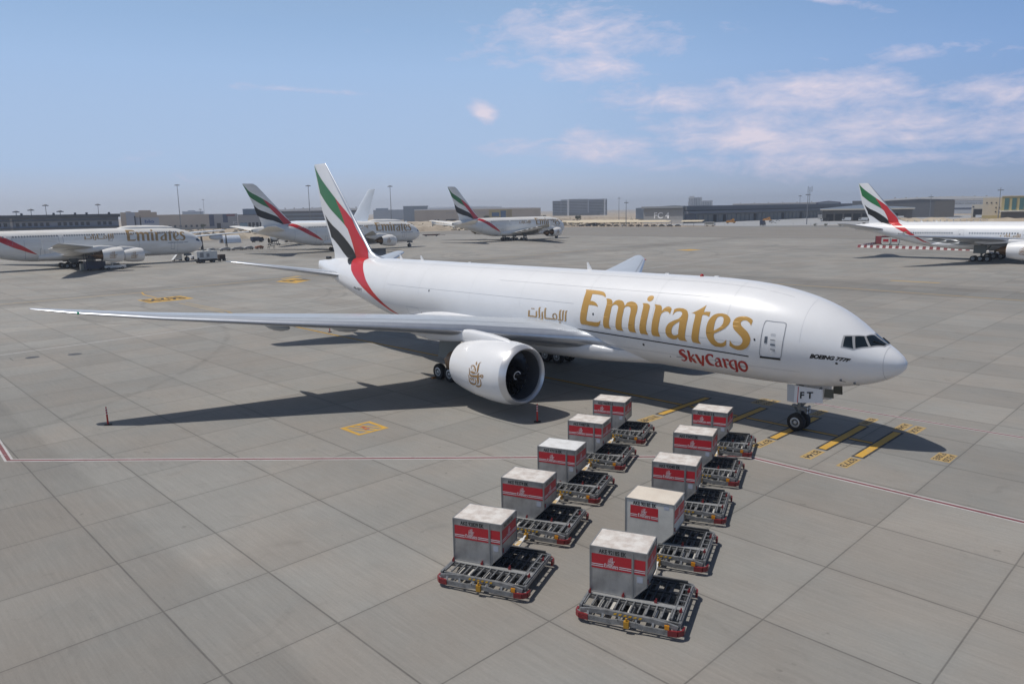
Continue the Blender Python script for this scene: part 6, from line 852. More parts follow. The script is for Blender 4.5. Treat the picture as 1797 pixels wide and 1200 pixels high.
def container(code, label, kind):
    """origin = front lower left corner; u right, v back, z up"""
    w, wt, d, h, s = 1.49, 1.95, 1.45, 1.63, .47
    root = thing('air_cargo_container', label, 'container', group='air cargo containers on the dollies')
    body = ALUC if kind == 'cream' else ALU
    prof = [(0, 0), (w, 0), (wt, s), (wt, h), (0, h)]
    b = MB(); b.prism(prof, 1, 0, d); b.build('shell', body, root, 0)
    # roof sheet sags slightly between its rims
    n = 10; vs = []; fs = []
    for j in range(n+1):
        for i in range(n+1):
            a, c = i/n, j/n; vs.append((.02+(wt-.04)*a, .02+(d-.04)*c, h+.012+.035*sin(pi*a)*sin(pi*c)+random.uniform(-.006, .006)*(0 < i < n)*(0 < j < n)))
    for j in range(n):
        for i in range(n): fs.append((j*(n+1)+i, j*(n+1)+i+1, (j+1)*(n+1)+i+1, (j+1)*(n+1)+i))
    b = MB(); b.add(vs, fs); b.build('roof_sheet', {'cream': ROOFC, 'white': ROOFW}.get(kind, ROOF), root, 60)
    # frame profiles along every edge
    b = MB(); e = .035
    for q in (-.004, d+.004):
        for p1, p2 in zip(prof, prof[1:]+prof[:1]): b.bar((p1[0], q, p1[1]), (p2[0], q, p2[1]), e, e)
    for p1 in prof: b.bar((p1[0], 0, p1[1]), (p1[0], d, p1[1]), e, e)
    b.build('edge_frame', EDGE, root, 0)
    post = {'plain': None, 'post': 1.47, 'two': 1.13, 'cream': None, 'white': 1.47, 'platec': None}[kind]
    if post:
        b = MB(); b.box((post, -.012, h/2+.0), (.05, .03, h-.04)); b.build('door_post', EDGE, root, 0)
    fr = lambda u, v: (u, -.006, v); fr2 = lambda u, v: (u, -.010, v); sd = lambda u, v: (wt+.006, u, v); sd2 = lambda u, v: (wt+.010, u, v)
    z0, z1 = .86, 1.38
    if kind == 'cream': spans = [(.20, 1.32)]
    elif kind == 'two': spans = [(.06, 1.06), (1.2, 1.88)]
    elif post: spans = [(.05, post-.04), (post+.05, wt-.05)]
    else: spans = [(.05, wt-.05)]
    rect = lambda a, b2, c, e2: [[(a, c), (b2, c), (b2, e2), (a, e2)]]
    bn = None
    for i, (a, b2) in enumerate(spans):
        bn_ = decal([rect(a, b2, z0, z1)], fr, 'banner', BAND, root, 0); bn = bn or bn_
        cx = (a+b2)/2; gap = .27 if (i == 0 and b2-a > .6) else 0
        for zz in (z0+.075, z0+.14):
            for q0, q1 in (((a, cx-gap), (cx+gap, b2)) if gap else ((a, b2),)): decal([rect(q0, q1, zz, zz+.028)], fr2, 'banner_stripe', BANDW, bn_, 0)
        if gap:
            decal([[[(x_*.27, y_*.27) for x_, y_ in r] for r in l] for l in EMBLEM], lambda u, v, cx=cx: (cx+u, -.010, z1-.20+v), 'emblem', BANDW, bn_, 0)
            decal(WORDMARK, lambda u, v, cx=cx: (cx-.24+(u+20.81)*.0365, -.010, z0+.065+(v+.75)*.052), 'wordmark', BANDW, bn_, 0)
    text_on(code, .15, fr, 'code_lettering', BLACK, root, o=(.30, 1.415), width=.95, bold=.025)
    bs = decal([rect(.06, d-.06, z0, z1)], sd, 'banner', BAND, root, 0)
    for zz in (z0+.075, z0+.14):
        for q0, q1 in ((.06, d/2-.27), (d/2+.27, d-.06)): decal([rect(q0, q1, zz, zz+.028)], sd2, 'banner_stripe', BANDW, bs, 0)
    decal([[[(x_*.27, y_*.27) for x_, y_ in r] for r in l] for l in EMBLEM], lambda u, v: (wt+.010, d/2+u, z1-.20+v), 'emblem', BANDW, bs, 0)
    decal(WORDMARK, lambda u, v: (wt+.010, d/2-.24+(u+20.81)*.0365, z0+.065+(v+.75)*.052), 'wordmark', BANDW, bs, 0)
    text_on(code, .13, sd, 'code_lettering', BLACK, root, o=(.25, 1.43), width=.85, bold=.02)
    # document pocket, latch straps
    px = 1.62 if kind != 'cream' else 1.55
    decal([rect(px, px+.2, .58 if kind != 'cream' else 1.4, .80 if kind != 'cream' else 1.55)], fr, 'document_pocket', mat('pocket_grey', (.42, .44, .50), .4), root, 0)
    b = MB(); b.box((-.02, .06, .75), (.03, .05, .16)); b.box((wt+.02, .1, .62), (.03, .05, .16)); b.build('latch', mat('latch_red', (.25, .05, .05), .6), root, 0)
    if kind in ('two', 'platec', 'plain'):
        b = MB()
        for a in (.0, wt): b.prism([(a, h), (a+(.13 if a == 0 else -.13), h), (a, h-.13)], 1, -.014, -.004)
        b.build('corner_gusset', EDGE, root, 0)
    return root

# ------------------------------------------------------------------ dollies
DGREY = mat('dolly_galvanised_grey', (.225, .228, .23), .45, metal=.3, var=.35, vs=5)
DDARK = mat('dolly_dark_steel', (.045, .047, .05), .55, var=.2, vs=5)
DECK = mat('dolly_tread_plate', (.36, .36, .35), .45, metal=.3, var=.12, vs=9, bump=.6, bs=60)
DRED = mat('dolly_red', (.19, .016, .02), .45)
AMBER = mat('reflector_amber', (.60, .24, .01), .3)
DYEL = mat('hitch_yellow', (.42, .22, .02), .5)
def dolly(label):
    """origin on the ground under the front left corner of the deck; u right (3.35 m), v back (2.75 m)"""
    Lw, Dp, Z = 3.35, 2.62, .50
    root = thing('cargo_dolly', label, 'dolly', group='cargo dollies in two trains')
    # chassis: side rails, cross members
    b = MB()
    for uu in (.04, Lw-.04): b.box((uu, Dp/2, Z-.05), (.08, Dp, .13))
    for vv in (.10, .78, 1.02, 1.78, Dp-.1): b.box((Lw/2, vv, Z-.08), (Lw-.1, .07, .10))
    for uu in (.75, 1.25, 2.1, 2.6): b.box((uu, Dp/2, Z-.16), (.09, Dp-.1, .09))
    b.box((Lw/2, Dp/2, .3), (.16, Dp+.2, .12)); b.build('chassis', DGREY, root, 0)
    # front roller bay, with pale bars lying along the travel direction
    b = MB()
    for k in range(13):
        uu = .14+k*(Lw-.28)/12; b.bar((uu, .12, Z+.012), (uu, .76, Z+.012), .045, .05)
    b.build('front_slats', DGREY, root, 0)
    for uu, ww in ((.62, .12), (1.02, .12), (1.62, .10), (2.45, .13), (2.9, .1)): b = MB(); b.box((uu, .45, Z-.10), (ww, .5, .05)); b.build('brake_link', mat('dolly_worn_white', (.50, .48, .44), .6), root, 0)
    b = MB(); b.box((Lw/2+.02, .88, Z+.03), (Lw-.16, .21, .03)); b.build('walkway', DECK, root, 0)
    # main bay of dark rollers
    b = MB()
    for r0, r1 in ((1.03, 1.76), (1.80, 2.52)):
        for k in range(13): uu = .14+k*(Lw-.28)/12; b.cyl((uu, r0, Z), (uu, r1, Z), .034, n=8)
    b.build('roller_bed', DDARK, root)
    b = MB()
    for vv in (1.0, 1.78, 2.54): b.box((Lw/2, vv, Z+.005), (Lw-.18, .05, .09))
    for k in range(6): b.box((.35+k*.53, 1.8, Z-.2), (.3, 1.5, .04))
    b.build('roller_frame', DDARK, root, 0)
    b = MB()
    for uu in (Lw-.32, Lw-.06): b.bar((uu, .14, Z+.03), (uu, 2.5, Z+.03), .05, .06)
    for vv in (1.0, 1.35, 1.78, 2.15, 2.5): b.bar((Lw-.33, vv, Z+.035), (Lw-.05, vv, Z+.035), .045, .05)
    b.build('side_rail', DGREY, root, 0)
    b = MB(); b.prism([(.35, Z-.06), (Lw-.25, Z-.06), (Lw-.25, Z+.10), (.35, Z+.06)], 1, Dp+.02, Dp+.09); b.build('rear_plate', DDARK, root, 0)
    # bumper: an arched beam on top and a lower one that dips to the hitch, red wrap-round corners
    for vs_, nm, vv in ((-1, 'front_bumper', 0.), (1, 'rear_bumper', Dp)):
        b = MB(); yy = lambda t: vv+vs_*t
        up_ = [(.08, .40), (.45, .46), (1.0, .50), (2.4, .50), (2.95, .46), (3.27, .40)]
        for p1, p2 in zip(up_, up_[1:]): b.bar((p1[0], yy(.12), p1[1]), (p2[0], yy(.12), p2[1]), .07, .15)
        lo = [(-.05, .27, .06), (.25, .24, .20), (1.15, .24, .22), (1.4, .31, .26), (1.95, .31, .26), (2.2, .24, .22), (3.1, .24, .20), (3.4, .27, .06)]
        for p1, p2 in zip(lo, lo[1:]): b.bar((p1[0], yy(p1[2]), p1[1]), (p2[0], yy(p2[2]), p2[1]), .06, .17)
        for uu in (.35, .85, 1.4, 1.95, 2.5, 3.0): b.bar((uu, yy(.13), .45), (uu, yy(.22), .28), .07, .04)
        bo = b.build(nm, DGREY, root, 0)
        for c0, sg in ((-.05, 1), (3.4, -1)):
            b = MB(); q = [(c0+sg*.42, yy(.225)), (c0+sg*.12, yy(.20)), (c0-sg*.02, yy(.06)), (c0-sg*.03, yy(-.16))]
            for p1, p2 in zip(q, q[1:]): b.bar((*p1, .25), (*p2, .25), .075, .19)
            b.build('red_corner', DRED, bo, 0)
        b = MB(); b.box((1.675, yy(.30), .30), (.17, .14, .22)); b.cyl((1.675, yy(.32), .2), (1.675, yy(.32), .52), .035, n=10); b.build('hitch', DYEL, bo)
        b = MB(); b.box((2.95 if vs_ < 0 else .4, yy(.20), .41), (.15, .05, .14)); b.build('reflector', AMBER, bo, 0)
        if vs_ < 0:
            b = MB()
            for k in range(6): uu = 1.2+k*.165; b.prism([(uu, .47), (uu+.085, .47), (uu+.125, .53), (uu+.04, .53)], 1, -.165, -.157)
            b.build('hazard_marking', mat('hazard_yellow', (.58, .33, .01), .5), bo, 0)
    # red stops on the deck
    for uu, vv in ((.12, .80), (1.25, .90), (2.35, .92), (Lw-.12, .62), (Lw-.1, 2.0), (.1, 2.2)):
        b = MB(); b.box((uu, vv, Z+.08), (.09, .06, .09)); b.bar((uu, vv, Z+.10), (uu+.02, vv, Z+.2), .03, .05); b.build('load_stop', DRED, root, 0)
    for uu in (.45, 2.9):
        for vv in (.62, 2.05):
            b = MB(); b.lathe([(-.07, .06), (-.07, .12), (-.05, .185), (.05, .185), (.07, .12), (.07, .06)], (0, 0, 0), (1, 0, 0), 18, [1, 0, 0, 0, 1]); b.box((0, 0, .12), (.05, .1, .2), 1)
            o = b.build('wheel', [TYRE, DDARK], root); o.location = (uu, vv, .185)
    return root
def tow_bar(root):
    b = MB(); b.prism([(1.52, -1.9), (1.83, -1.9), (1.74, -.62), (1.60, -.62)], 2, .30, .36); b.bar((1.675, -.64, .33), (1.675, -.30, .35), .07, .06); t = b.build('tow_bar', mat('tow_bar_white', (.66, .65, .62), .5), root, 0)
    b = MB()
    for k in range(6): b.box((1.675, -1.62+k*.13, .363), (.16, .07, .004))
    b.build('hazard_marking', mat('hazard_yellow', (.58, .33, .01), .5), t, 0)

ROWS = {'left': ((-6.47, -27.15), [('AKE 92829 EK', 'post', 'air cargo container marked 92829 on the front dolly of the train nearer the engine'), ('AKE 93374 EK', 'plain', 'air cargo container marked 93374 with one unbroken red band and pale flat roof'),
        ('AKE 47116 EK', 'white', 'shiny white roofed container marked 47116, middle of the train nearer the engine'), ('AKE 93987 EK', 'post', 'air cargo container marked 93987, fourth along the train nearer the engine'), ('AKE 40678 EK', 'two', 'container marked 40678 with two red panels, farthest of the train nearer the engine')]),
        'right': ((-1.29, -25.33), [('AKE 92185 EK', 'post', 'air cargo container marked 92185 on the dolly nearest the camera'), ('AKE 90185 EK', 'cream', 'cream painted container marked 90185 with a small red panel and cream roof'),
        ('AKE 93040 EK', 'post', 'container marked 93040, middle of the train nearer the nose wheel'), ('AKE 93473 EK', 'platec', 'container marked 93473 with a cream roof and one unbroken red band'), ('AKE 48101 EK', 'two', 'container marked 48101 with two red panels and dark stains on its roof')])}
OFFS = {'left': [(-1.89, 4.22, 0), ], }
CPOS = {'left': [(-6.62, -26.34), (-8.46, -22.19), (-10.35, -18.05), (-12.29, -13.74), (-14.17, -9.45)], 'right': [(-1.47, -24.54), (-3.26, -20.31), (-5.04, -16.1), (-6.91, -11.73), (-8.65, -7.36)]}
ANG = {'left': [24.3, 22.3, 21.3, 20.6, 22.0], 'right': [23.6, 18.5, 23.0, 21.9, 18.5]}
WHERE = {'left': ['first in the train nearer the engine', 'second in the train nearer the engine', 'third in the train nearer the engine', 'fourth in the train nearer the engine', 'last in the train nearer the engine'],
         'right': ['closest to the camera', 'second in the train nearer the nose wheel', 'third in the train nearer the nose wheel', 'fourth in the train nearer the nose wheel', 'last in the train nearer the nose wheel']}
_d0 = None; rgd = random.Random(3)
for row in ('left', 'right'):
    for i in range(5):
        code, kind, lab = ROWS[row][1][i]; cx, cy = CPOS[row][i]; a = R(24.1+rgd.uniform(-.7, .7))
        # dolly placed under its container
        ca, sa = cos(a), sin(a); ou, ov = -.09, -.93
        loc = (cx+ou*ca-ov*sa, cy+ou*sa+ov*ca, 0)
        lbl = 'grey roller dolly under the container marked '+code.split()[1]+', '+WHERE[row][i]
        if _d0 is None: _d0 = dolly(lbl); o = _d0
        else: o = copy_tree(_d0); o['label'] = lbl
        o.location = loc; o.rotation_euler = (0, 0, a)
        if i: DT = o; tow_bar(o)
        c = container(code, lab, kind); c.location = (cx, cy, .565); c.rotation_euler = (0, 0, R(ANG[row][i]))

# ------------------------------------------------------------------ bollards
def bollard(label, x, y, lean=0.):
    root = thing('delineator_post', label, 'safety post', (x, y, 0), group='red delineator posts round the parked jet')
    b = MB(); b.lathe([(0, .24), (.04, .23), (.06, .10), (.075, .05)], (0, 0, 0), (0, 0, 1), 24); b.build('base', TYRE, root)
    b = MB(); b.lathe([(.06, .06), (.55, .052), (.58, .056), (.62, .056), (.66, .05), (.95, .047), (1.0, .055), (1.06, .055), (1.08, .03), (1.12, .028), (1.16, .04), (1.2, .03), (1.21, .005)], (0, 0, 0), (0, 0, 1), 16); p = b.build('post', mat('post_red', (.50, .022, .022), .45), root); p.rotation_euler = (0, lean, 0)
    for z in (.72, .88, 1.02):
        b = MB(); b.cyl((0, 0, z), (0, 0, z+.05), .058, .057, 16); q = b.build('reflective_band', BANDW, p)
bollard('red delineator post on the shadow of the right wing tip', -38.93, -29.44, -.06)
bollard('red delineator post in front of the big engine intake', -18.67, -9.67)
bollard('red delineator post beside the yellow centreline beyond the wing', -62.2, .42)

# ------------------------------------------------------------------ aircraft on the apron
jet777('cargo_jet', 'large white cargo jet with gold lettering and a flag painted tail, parked across the apron', (0, 0, 0))
jet777('passenger_jet', 'white twin engine passenger jet with window row and flag tail at the right edge', (-5.1, 160, 0), cargo=False)
superjet('passenger_jet', 'weathered double deck jet at the left edge with two engines showing emblems', (-223, 48.6, 0), pi/2, group='double deck jets parked in a line')
superjet('passenger_jet', 'weathered double deck jet half hidden behind the tail of the cargo jet', (-233.6, 140.2, 0), pi/2, group='double deck jets parked in a line')
superjet('passenger_jet', 'weathered double deck jet turned away in the gap right of the big tail', (-239.4, 232.8, 0), pi/2, hump=False, group='double deck jets parked in a line')

# ------------------------------------------------------------------ buildings beyond the apron
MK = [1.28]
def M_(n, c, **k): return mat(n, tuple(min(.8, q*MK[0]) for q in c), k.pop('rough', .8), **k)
TAN = M_('tan_wall', (.35, .295, .24), var=.08, vs=.05); TANL = M_('pale_tan_wall', (.39, .345, .295), var=.08, vs=.05); ROOFWHITE = M_('white_roof', (.72, .71, .69), rough=.5)
GREYB = M_('grey_cladding', (.27, .27, .275), var=.06, vs=.1); GREYD = M_('dark_grey_cladding', (.12, .125, .135), var=.08, vs=.1); BLUEG = M_('blue_grey_cladding', (.20, .235, .275), var=.05, vs=.1)
TERM = M_('terminal_cladding', (.22, .245, .29), var=.06, vs=.2); ROOFD = M_('dark_fascia', (.065, .075, .09)); WIN = M_('window_dark', (.035, .042, .055), rough=.2); CONC = M_('raw_concrete', (.33, .32, .31), var=.1, vs=.2)
BROWNB = M_('brown_cladding', (.115, .105, .095), var=.08, vs=.2); BEIGE = M_('beige_render', (.46, .41, .33), var=.04, vs=.2); YELB = M_('yellow_panel', (.37, .31, .16)); GLASSB = M_('teal_glazing', (.06, .13, .13), rough=.15)
DOORD = M_('door_and_opening_dark', (.018, .019, .021)); SIGNW = M_('white_sign', (.75, .75, .75)); SIGNB = M_('blue_sign', (.10, .14, .26)); PURP = M_('purple_trim', (.07, .05, .11))
def bld(name, label, c, w, h, depth, rot, m, cat='building', roof=None, parapet=0., gable=0.):
    """front bottom centre at c; local x runs along the front (left to right), y away from the apron"""
    root = thing(name, label, cat, (c[0], c[1], 0), R(rot))
    b = MB()
    if gable: b.prism([(-w/2, 0), (w/2, 0), (w/2, h-gable), (0, h), (-w/2, h-gable)], 1, 0, depth)
    else: b.box((0, depth/2, h/2), (w, depth, h))
    b.build('wall', m, root, 0)
    if roof:
        b = MB()
        if gable: b.prism([(-w/2-.5, h-gable+.05), (0, h+.05), (w/2+.5, h-gable+.05), (w/2+.5, h-gable+.5), (0, h+.5), (-w/2-.5, h-gable+.5)], 1, -.6, depth+.6)
        else: b.box((0, depth/2, h+.25), (w+.8, depth+.8, .5+parapet))
        b.build('roof', roof, root, 0)
    return root
def add(root, name, m, boxes):
    for c, d in boxes:
        b = MB(); b.box(c, d); b.build(name, m, root, 0)
def addone(root, name, m, boxes):
    b = MB()
    for c, d in boxes: b.box(c, d)
    return b.build(name, m, root, 0)

# terminal on the left
t = bld('terminal_building', 'long blue grey terminal with two window rows behind the left jet', (-494, 64), 75, 14.2, 30, 78, TERM)
add(t, 'roof', ROOFD, [((0, 14, 15.1), (77, 33, 1.9))]); add(t, 'canopy', ROOFD, [((0, -1, 8.6), (75, 2.2, .5)), ((0, -1, 12.6), (75, 1.6, .35))])
for k in range(24):
    xx = -35+k*2.95
    if k % 7 == 6: continue
    add(t, 'window', WIN, [((xx, -.03, 10.6), (1.75, .12, 2.0)), ((xx, -.03, 6.2), (1.75, .12, 2.0))])
add(t, 'pillar', CONC, [((-17.3, -.5, 7.5), (1.2, 1, 15))])
add(t, 'roof_vent', ROOFD, [((xx, 4, 16.6), (1.2, 1.2, 1.1)) for xx in (-28, -12, 4, 15, 21, 33)])
t = bld('sign_building', 'pale grey block carrying a blue wall sign beside the terminal', (-482, 114), 17, 13.6, 22, 72, M_('sign_block_grey', (.34, .365, .41)), roof=M_('tan_cap', (.36, .32, .28)))
addone(t, 'tower', M_('sign_block_grey', (.34, .365, .41)), [((-7.2, -.4, 8.4), (5.0, 1.4, 16.8))]); add(t, 'slot_window', WIN, [((-4.9, -1.13, 7.5), (.7, .1, 14)), ((-2.0, -.08, 7.5), (.7, .1, 14))])
text_on('blo', 1.9, lambda u, v: (u, -.1, v), 'wall_sign', SIGNB, t, o=(.3, 10.2), width=5.4, bold=.04)
t = bld('tan_building', 'flat tan building above the terminal roof', (-845, 224), 35, 19.2, 30, 73, TAN); add(t, 'roof_plant', TAN, [((6, 12, 20.2), (12, 8, 2.0)), ((-10, 12, 19.7), (5, 6, 1.0))])
t = bld('warehouse', 'low pale tan warehouse wall right of the terminal', (-831, 265), 52, 15.6, 40, 70, TANL, roof=M_('warehouse_roof', (.45, .42, .38)))
add(t, 'window', WIN, [((-20+k*5.5, -.06, 3.5), (2.2, .15, 2.4)) for k in range(8)])
t = bld('office_block', 'far pale office towers on the left horizon', (-1389, 486), 36, 23.4, 20, 69, M_('far_pale', (.42, .46, .52)))
add(t, 'window_band', M_('far_blue', (.22, .27, .34)), [((0, -.1, z), (33, .2, 1.2)) for z in (14, 17, 20)]); add(t, 'tower', M_('far_pale', (.42, .46, .52)), [((-2, 6, 12.5), (12, 10, 25))])
t = bld('depot_building', 'grey depot with dark blue panels left of the first flag tail', (-817, 302), 32, 16, 30, 67, GREYB)
add(t, 'panel', M_('navy_panel', (.045, .06, .11)), [((-11.5, -.1, 9), (6, .2, 12.5)), ((3.2, -.1, 11), (5, .2, 9))]); add(t, 'fascia', M_('maroon_fascia', (.16, .06, .07)), [((9, -.12, 14.4), (9, .2, 2))]); add(t, 'door', DOORD, [((-4, -.1, 3), (4, .2, 6))])
text_on('FC3', 3.2, lambda u, v: (u, -.15, v), 'wall_sign', SIGNW, t, o=(11, 4.5), width=5.5)
t = bld('cargo_shed', 'grey cargo shed with a stepped roof behind the first flag tail', (-714, 288), 24, 14.2, 40, 66, GREYB, roof=ROOFD)
add(t, 'upper_storey', BLUEG, [((2, 24, 17.2), (18, 20, 6.4))]); add(t, 'door', DOORD, [((-8.5+k*3.6, -.1, 3.5), (2.4, .2, 6.5)) for k in range(6)]); add(t, 'glazing', M_('pale_blue_glass', (.16, .24, .30), rough=.2), [((-7, -.14, 4.5), (7, .2, 4))])
t = bld('hangar', 'wide grey hangar with a white roof behind the double deck jets', (-769, 398), 94, 17.6, 60, 61, GREYD)
b = MB(); b.prism([(-47.5, 17.7), (47.5, 17.7), (47.5, 19.6), (0, 21.3), (-47.5, 19.6)], 1, -1, 61); b.build('roof', ROOFWHITE, t, 0)
add(t, 'cladding_band', BLUEG, [((0, -.1, z), (94, .2, 1.5)) for z in (9.5, 14)]); add(t, 'roof_vent', M_('vent_grey', (.3, .3, .3)), [((-40+k*10, 10, 20.9), (1.5, 1.5, 1.6)) for k in range(9)])
t = bld('far_shed', 'distant flat grey sheds between two lamp masts', (-1226, 801), 58, 20, 40, 56, M_('far_grey', (.30, .33, .37))); add(t, 'upper_storey', M_('far_grey2', (.26, .29, .33)), [((-12, 20, 21), (24, 20, 4.5))])
t = bld('hangar', 'blue grey hangar left of the tan one on the horizon', (-953, 667), 39, 23.4, 50, 54, BLUEG, roof=BLUEG)
t = bld('hangar', 'long tan hangar with a pale roof behind the third flag tail', (-739, 610), 166, 16.2, 50, 49, TANL)
b = MB(); b.prism([(-83, 16.25), (83, 16.25), (83, 17.4), (0, 18.6), (-83, 17.4)], 1, -1, 50); b.build('roof', ROOFWHITE, t, 0)
text_on('ANKAF', 2.4, lambda u, v: (u, -.12, v), 'wall_sign', GREYB, t, o=(-42, 11.5), width=11); text_on('DNATAS', 2.4, lambda u, v: (u, -.12, v), 'wall_sign', GREYB, t, o=(2, 10.5), width=9)
add(t, 'door', DOORD, [((-56, -.1, 2.2), (2, .2, 4)), ((-52, -.1, 2.2), (2, .2, 4)), ((-35, -.1, 3), (14, .2, 2.4))])
b = MB(); b.prism([(-51, 17), (51, 17), (51, 20.2), (0, 21.7), (-51, 20.6)], 1, 0, 40); w = b.build('white_hall_roof', ROOFWHITE, t, 0); w.location = (-18, 52, 0)
t = bld('showroom_building', 'yellow framed building with blue glazing behind the third jet', (-670, 587), 28, 15, 16, 47, YELB, roof=M_('cap_tan', (.42, .34, .22)))
add(t, 'glazing', M_('blue_glazing', (.07, .12, .20), rough=.15), [((3.5, -.1, 8), (6.5, .3, 12)), ((-6, -.1, 9.5), (9, .25, 5))]); add(t, 'fin', BEIGE, [((7.5+k*1.3, -.6, 7.5), (.3, 1, 14)) for k in range(5)])
TWR = M_('tower_concrete', (.30, .315, .345), var=.05, vs=.1)
t = bld('apartment_complex', 'row of grey apartment towers on the horizon', (-1178, 1306), 46, 38.4, 30, 41, TWR)
for x0, w, h, y0 in ((-51.5, 20, 35, 4), (-33, 17, 37.6, 0), (45.5, 44, 37.8, 3)):
    b = MB(); b.box((x0, y0+13, h/2), (w, 24, h)); b.build('tower', TWR, t, 0)
addone(t, 'lift_shaft', M_('shaft_white', (.60, .61, .63)), [((-24.2, -2, 19), (4.6, 6, 38.6))]); addone(t, 'lift_shaft', M_('shaft_white', (.60, .61, .63)), [((62, 1, 18), (3, 5, 38))])
rw = random.Random(5)
for x0, w, h, y0 in ((-51.5, 18, 34, 3.9), (-33, 15, 36, -.1), (0, 43, 37, -.1), (45.5, 41, 36, 2.9)):
    for k in range(9): add(t, 'window_band', WIN, [((x0, y0-.15, 4+k*3.6), (w, .3, 1.5))])
addone(t, 'podium', M_('podium_dark', (.13, .135, .14)), [((-5, -2, 3), (110, 4, 6))])
addone(t, 'mullion_grid', TWR, [((x, -.45, 19), (.5, .35, 37)) for x in (-21+k*2.6 for k in range(17))])
addone(t, 'mullion_grid', TWR, [((x, 2.5, 19), (.5, .35, 36)) for x in (26+k*2.8 for k in range(14))])
# FC 4 cargo building, running away from the apron
t = thing('cargo_terminal', 'dark grey cargo building with big white FC 4 letters on its end wall', 'building', (0, 0, 0))
b = MB(); b.box((-386, 701, 7.0), (42, 352, 14)); b.build('wall', M_('cargo_wall_grey', (.155, .165, .18), var=.05, vs=.1), t, 0)
addone(t, 'end_wall', M_('end_wall_grey', (.225, .225, .225), var=.03, vs=.2), [((-386, 524.6, 6.3), (42.6, .9, 12.6))]); addone(t, 'end_wall', CONC, [((-386, 524.3, 1.5), (42.8, .9, 3.0))])
addone(t, 'roof', M_('fascia_grey', (.185, .195, .21)), [((-386, 700, 14.1), (44.5, 356, 1.9))]); addone(t, 'fascia', M_('fascia_dark', (.10, .108, .125)), [((-363.4, 701, 12.8), (3.6, 352, 3.4))])
addone(t, 'canopy', M_('canopy_blue_grey', (.12, .13, .155)), [((-362.6, 701, 9.2), (5, 352, 2.2))]); addone(t, 'canopy', M_('canopy_shadow', (.045, .05, .06)), [((-363.6, 701, 10.8), (3, 352, .9))])  # the thin darker box paints the shadow between fascia and canopy
for k in range(40):
    yy = 552+k*8.2; d = k in (3, 5, 12, 19, 24, 33)
    add(t, 'door' if d else 'shutter', DOORD if d else M_('shutter_grey', (.17, .17, .168) if k % 3 else (.21, .205, .195)), [((-364.85, yy, 3.4), (.3, 5.0 if d else 5.6, 6.6))])
addone(t, 'glazing', M_('office_blue_glass', (.04, .06, .10), rough=.2), [((-364.8, 536, 4), (.3, 18, 7.5))])
text_on('FC 4', 5.6, lambda u, v: (u, 524.0, v), 'wall_sign', SIGNW, t, o=(-395.5, 4.4), width=16.5, bold=.02)
t = bld('hangar', 'blue grey hangar with an arched roof rising behind the FC 4 building', (-551, 781), 96, 16.2, 40, 34, BLUEG, gable=2.5, roof=M_('hangar_roof_blue', (.27, .31, .36)))
t = bld('hotel_tower', 'pale stepped hotel tower on the horizon above the FC 4 building', (-1008, 1559), 58, 30, 24, 33, M_('hotel_pale', (.40, .42, .45)))
addone(t, 'tower', M_('hotel_pale', (.40, .42, .45)), [((-12, 11, 19), (32, 20, 38))]); addone(t, 'tower', M_('hotel_white', (.52, .53, .55)), [((-20, 9, 20.5), (12, 20, 41))])
add(t, 'window_band', M_('hotel_window', (.17, .2, .24)), [((x, -1.3, 19), (1.3, .3, 34)) for x in (-25, -21.5, -18, -14.5, -9, -5, -1)]+[((x, -.2, 14), (1.3, .3, 27)) for x in (4, 8, 12, 16, 20, 24)])
t = bld('hangar', 'very long pale hangar behind the FC 4 building', (-582, 1111), 132, 18.2, 60, 27, M_('pale_cladding', (.36, .36, .36)), roof=ROOFWHITE)
add(t, 'roof_vent', GREYB, [((-55+k*22, 15, 19.3), (2, 2, 1.5)) for k in range(6)])
t = bld('hangar', 'grey gabled hangar with purple trim right of the FC 4 building', (-390, 872), 27, 18.2, 40, 24, GREYB, gable=1.8, roof=PURP); add(t, 'trim', PURP, [((-12.8, -.15, 8), (2.6, .3, 16)), ((12.8, -.15, 8), (2.2, .3, 16))])
# low sheds on the right
t = bld('logistics_shed', 'open fronted shed with a pale blue roof behind the right tail', (-241, 608), 68, 9.6, 40, 21, BROWNB)
b = MB(); b.prism([(-36, 9.65), (36, 9.65), (36, 10.4), (-6, 13.2), (-36, 10.6)], 1, -2, 41); b.build('roof', M_('shed_roof_blue', (.30, .345, .40), rough=.5), t, 0); addone(t, 'eave', BEIGE, [((0, -2.1, 9.6), (71, .5, 1.0))])
add(t, 'door', DOORD, [((-28+k*7, -.1, 3), (5.6, .3, 6)) for k in range(8)]); add(t, 'pillar', BROWNB, [((-31.5+k*7, -1.6, 4.6), (.5, .5, 9.2)) for k in range(9)])  # near-black panels colour in the shade of the open shed front
t = bld('hangar', 'tall dark grey hangar with a low gable above the shed', (-252, 764), 60, 17.6, 60, 18, M_('dark_hangar', (.105, .105, .11), var=.06, vs=.1), gable=1.2, roof=M_('hangar_edge', (.26, .27, .28)))
addone(t, 'side_wall', BROWNB, [((22, -.3, 8), (17, .5, 15.4))])
t = bld('hangar', 'small dark block standing between two sheds', (-322, 792), 12, 17.5, 20, 22, GREYD)
t = bld('hangar', 'far long hangar with a pale curved roof on the right horizon', (-391, 1295), 178, 19, 60, 17, M_('far_hangar_wall', (.33, .34, .36)))
b = MB(); b.prism([(-90, 19.1), (90, 19.1), (90, 20.5), (60, 22.5), (20, 23.8), (-20, 23.8), (-60, 22.5), (-90, 20.5)], 1, -1, 60); b.build('roof', M_('far_roof', (.50, .51, .52)), t, 0)
add(t, 'roof_vent', GREYB, [((-70+k*16, 6, 23.2), (3, 2, 1.8)) for k in range(9)])
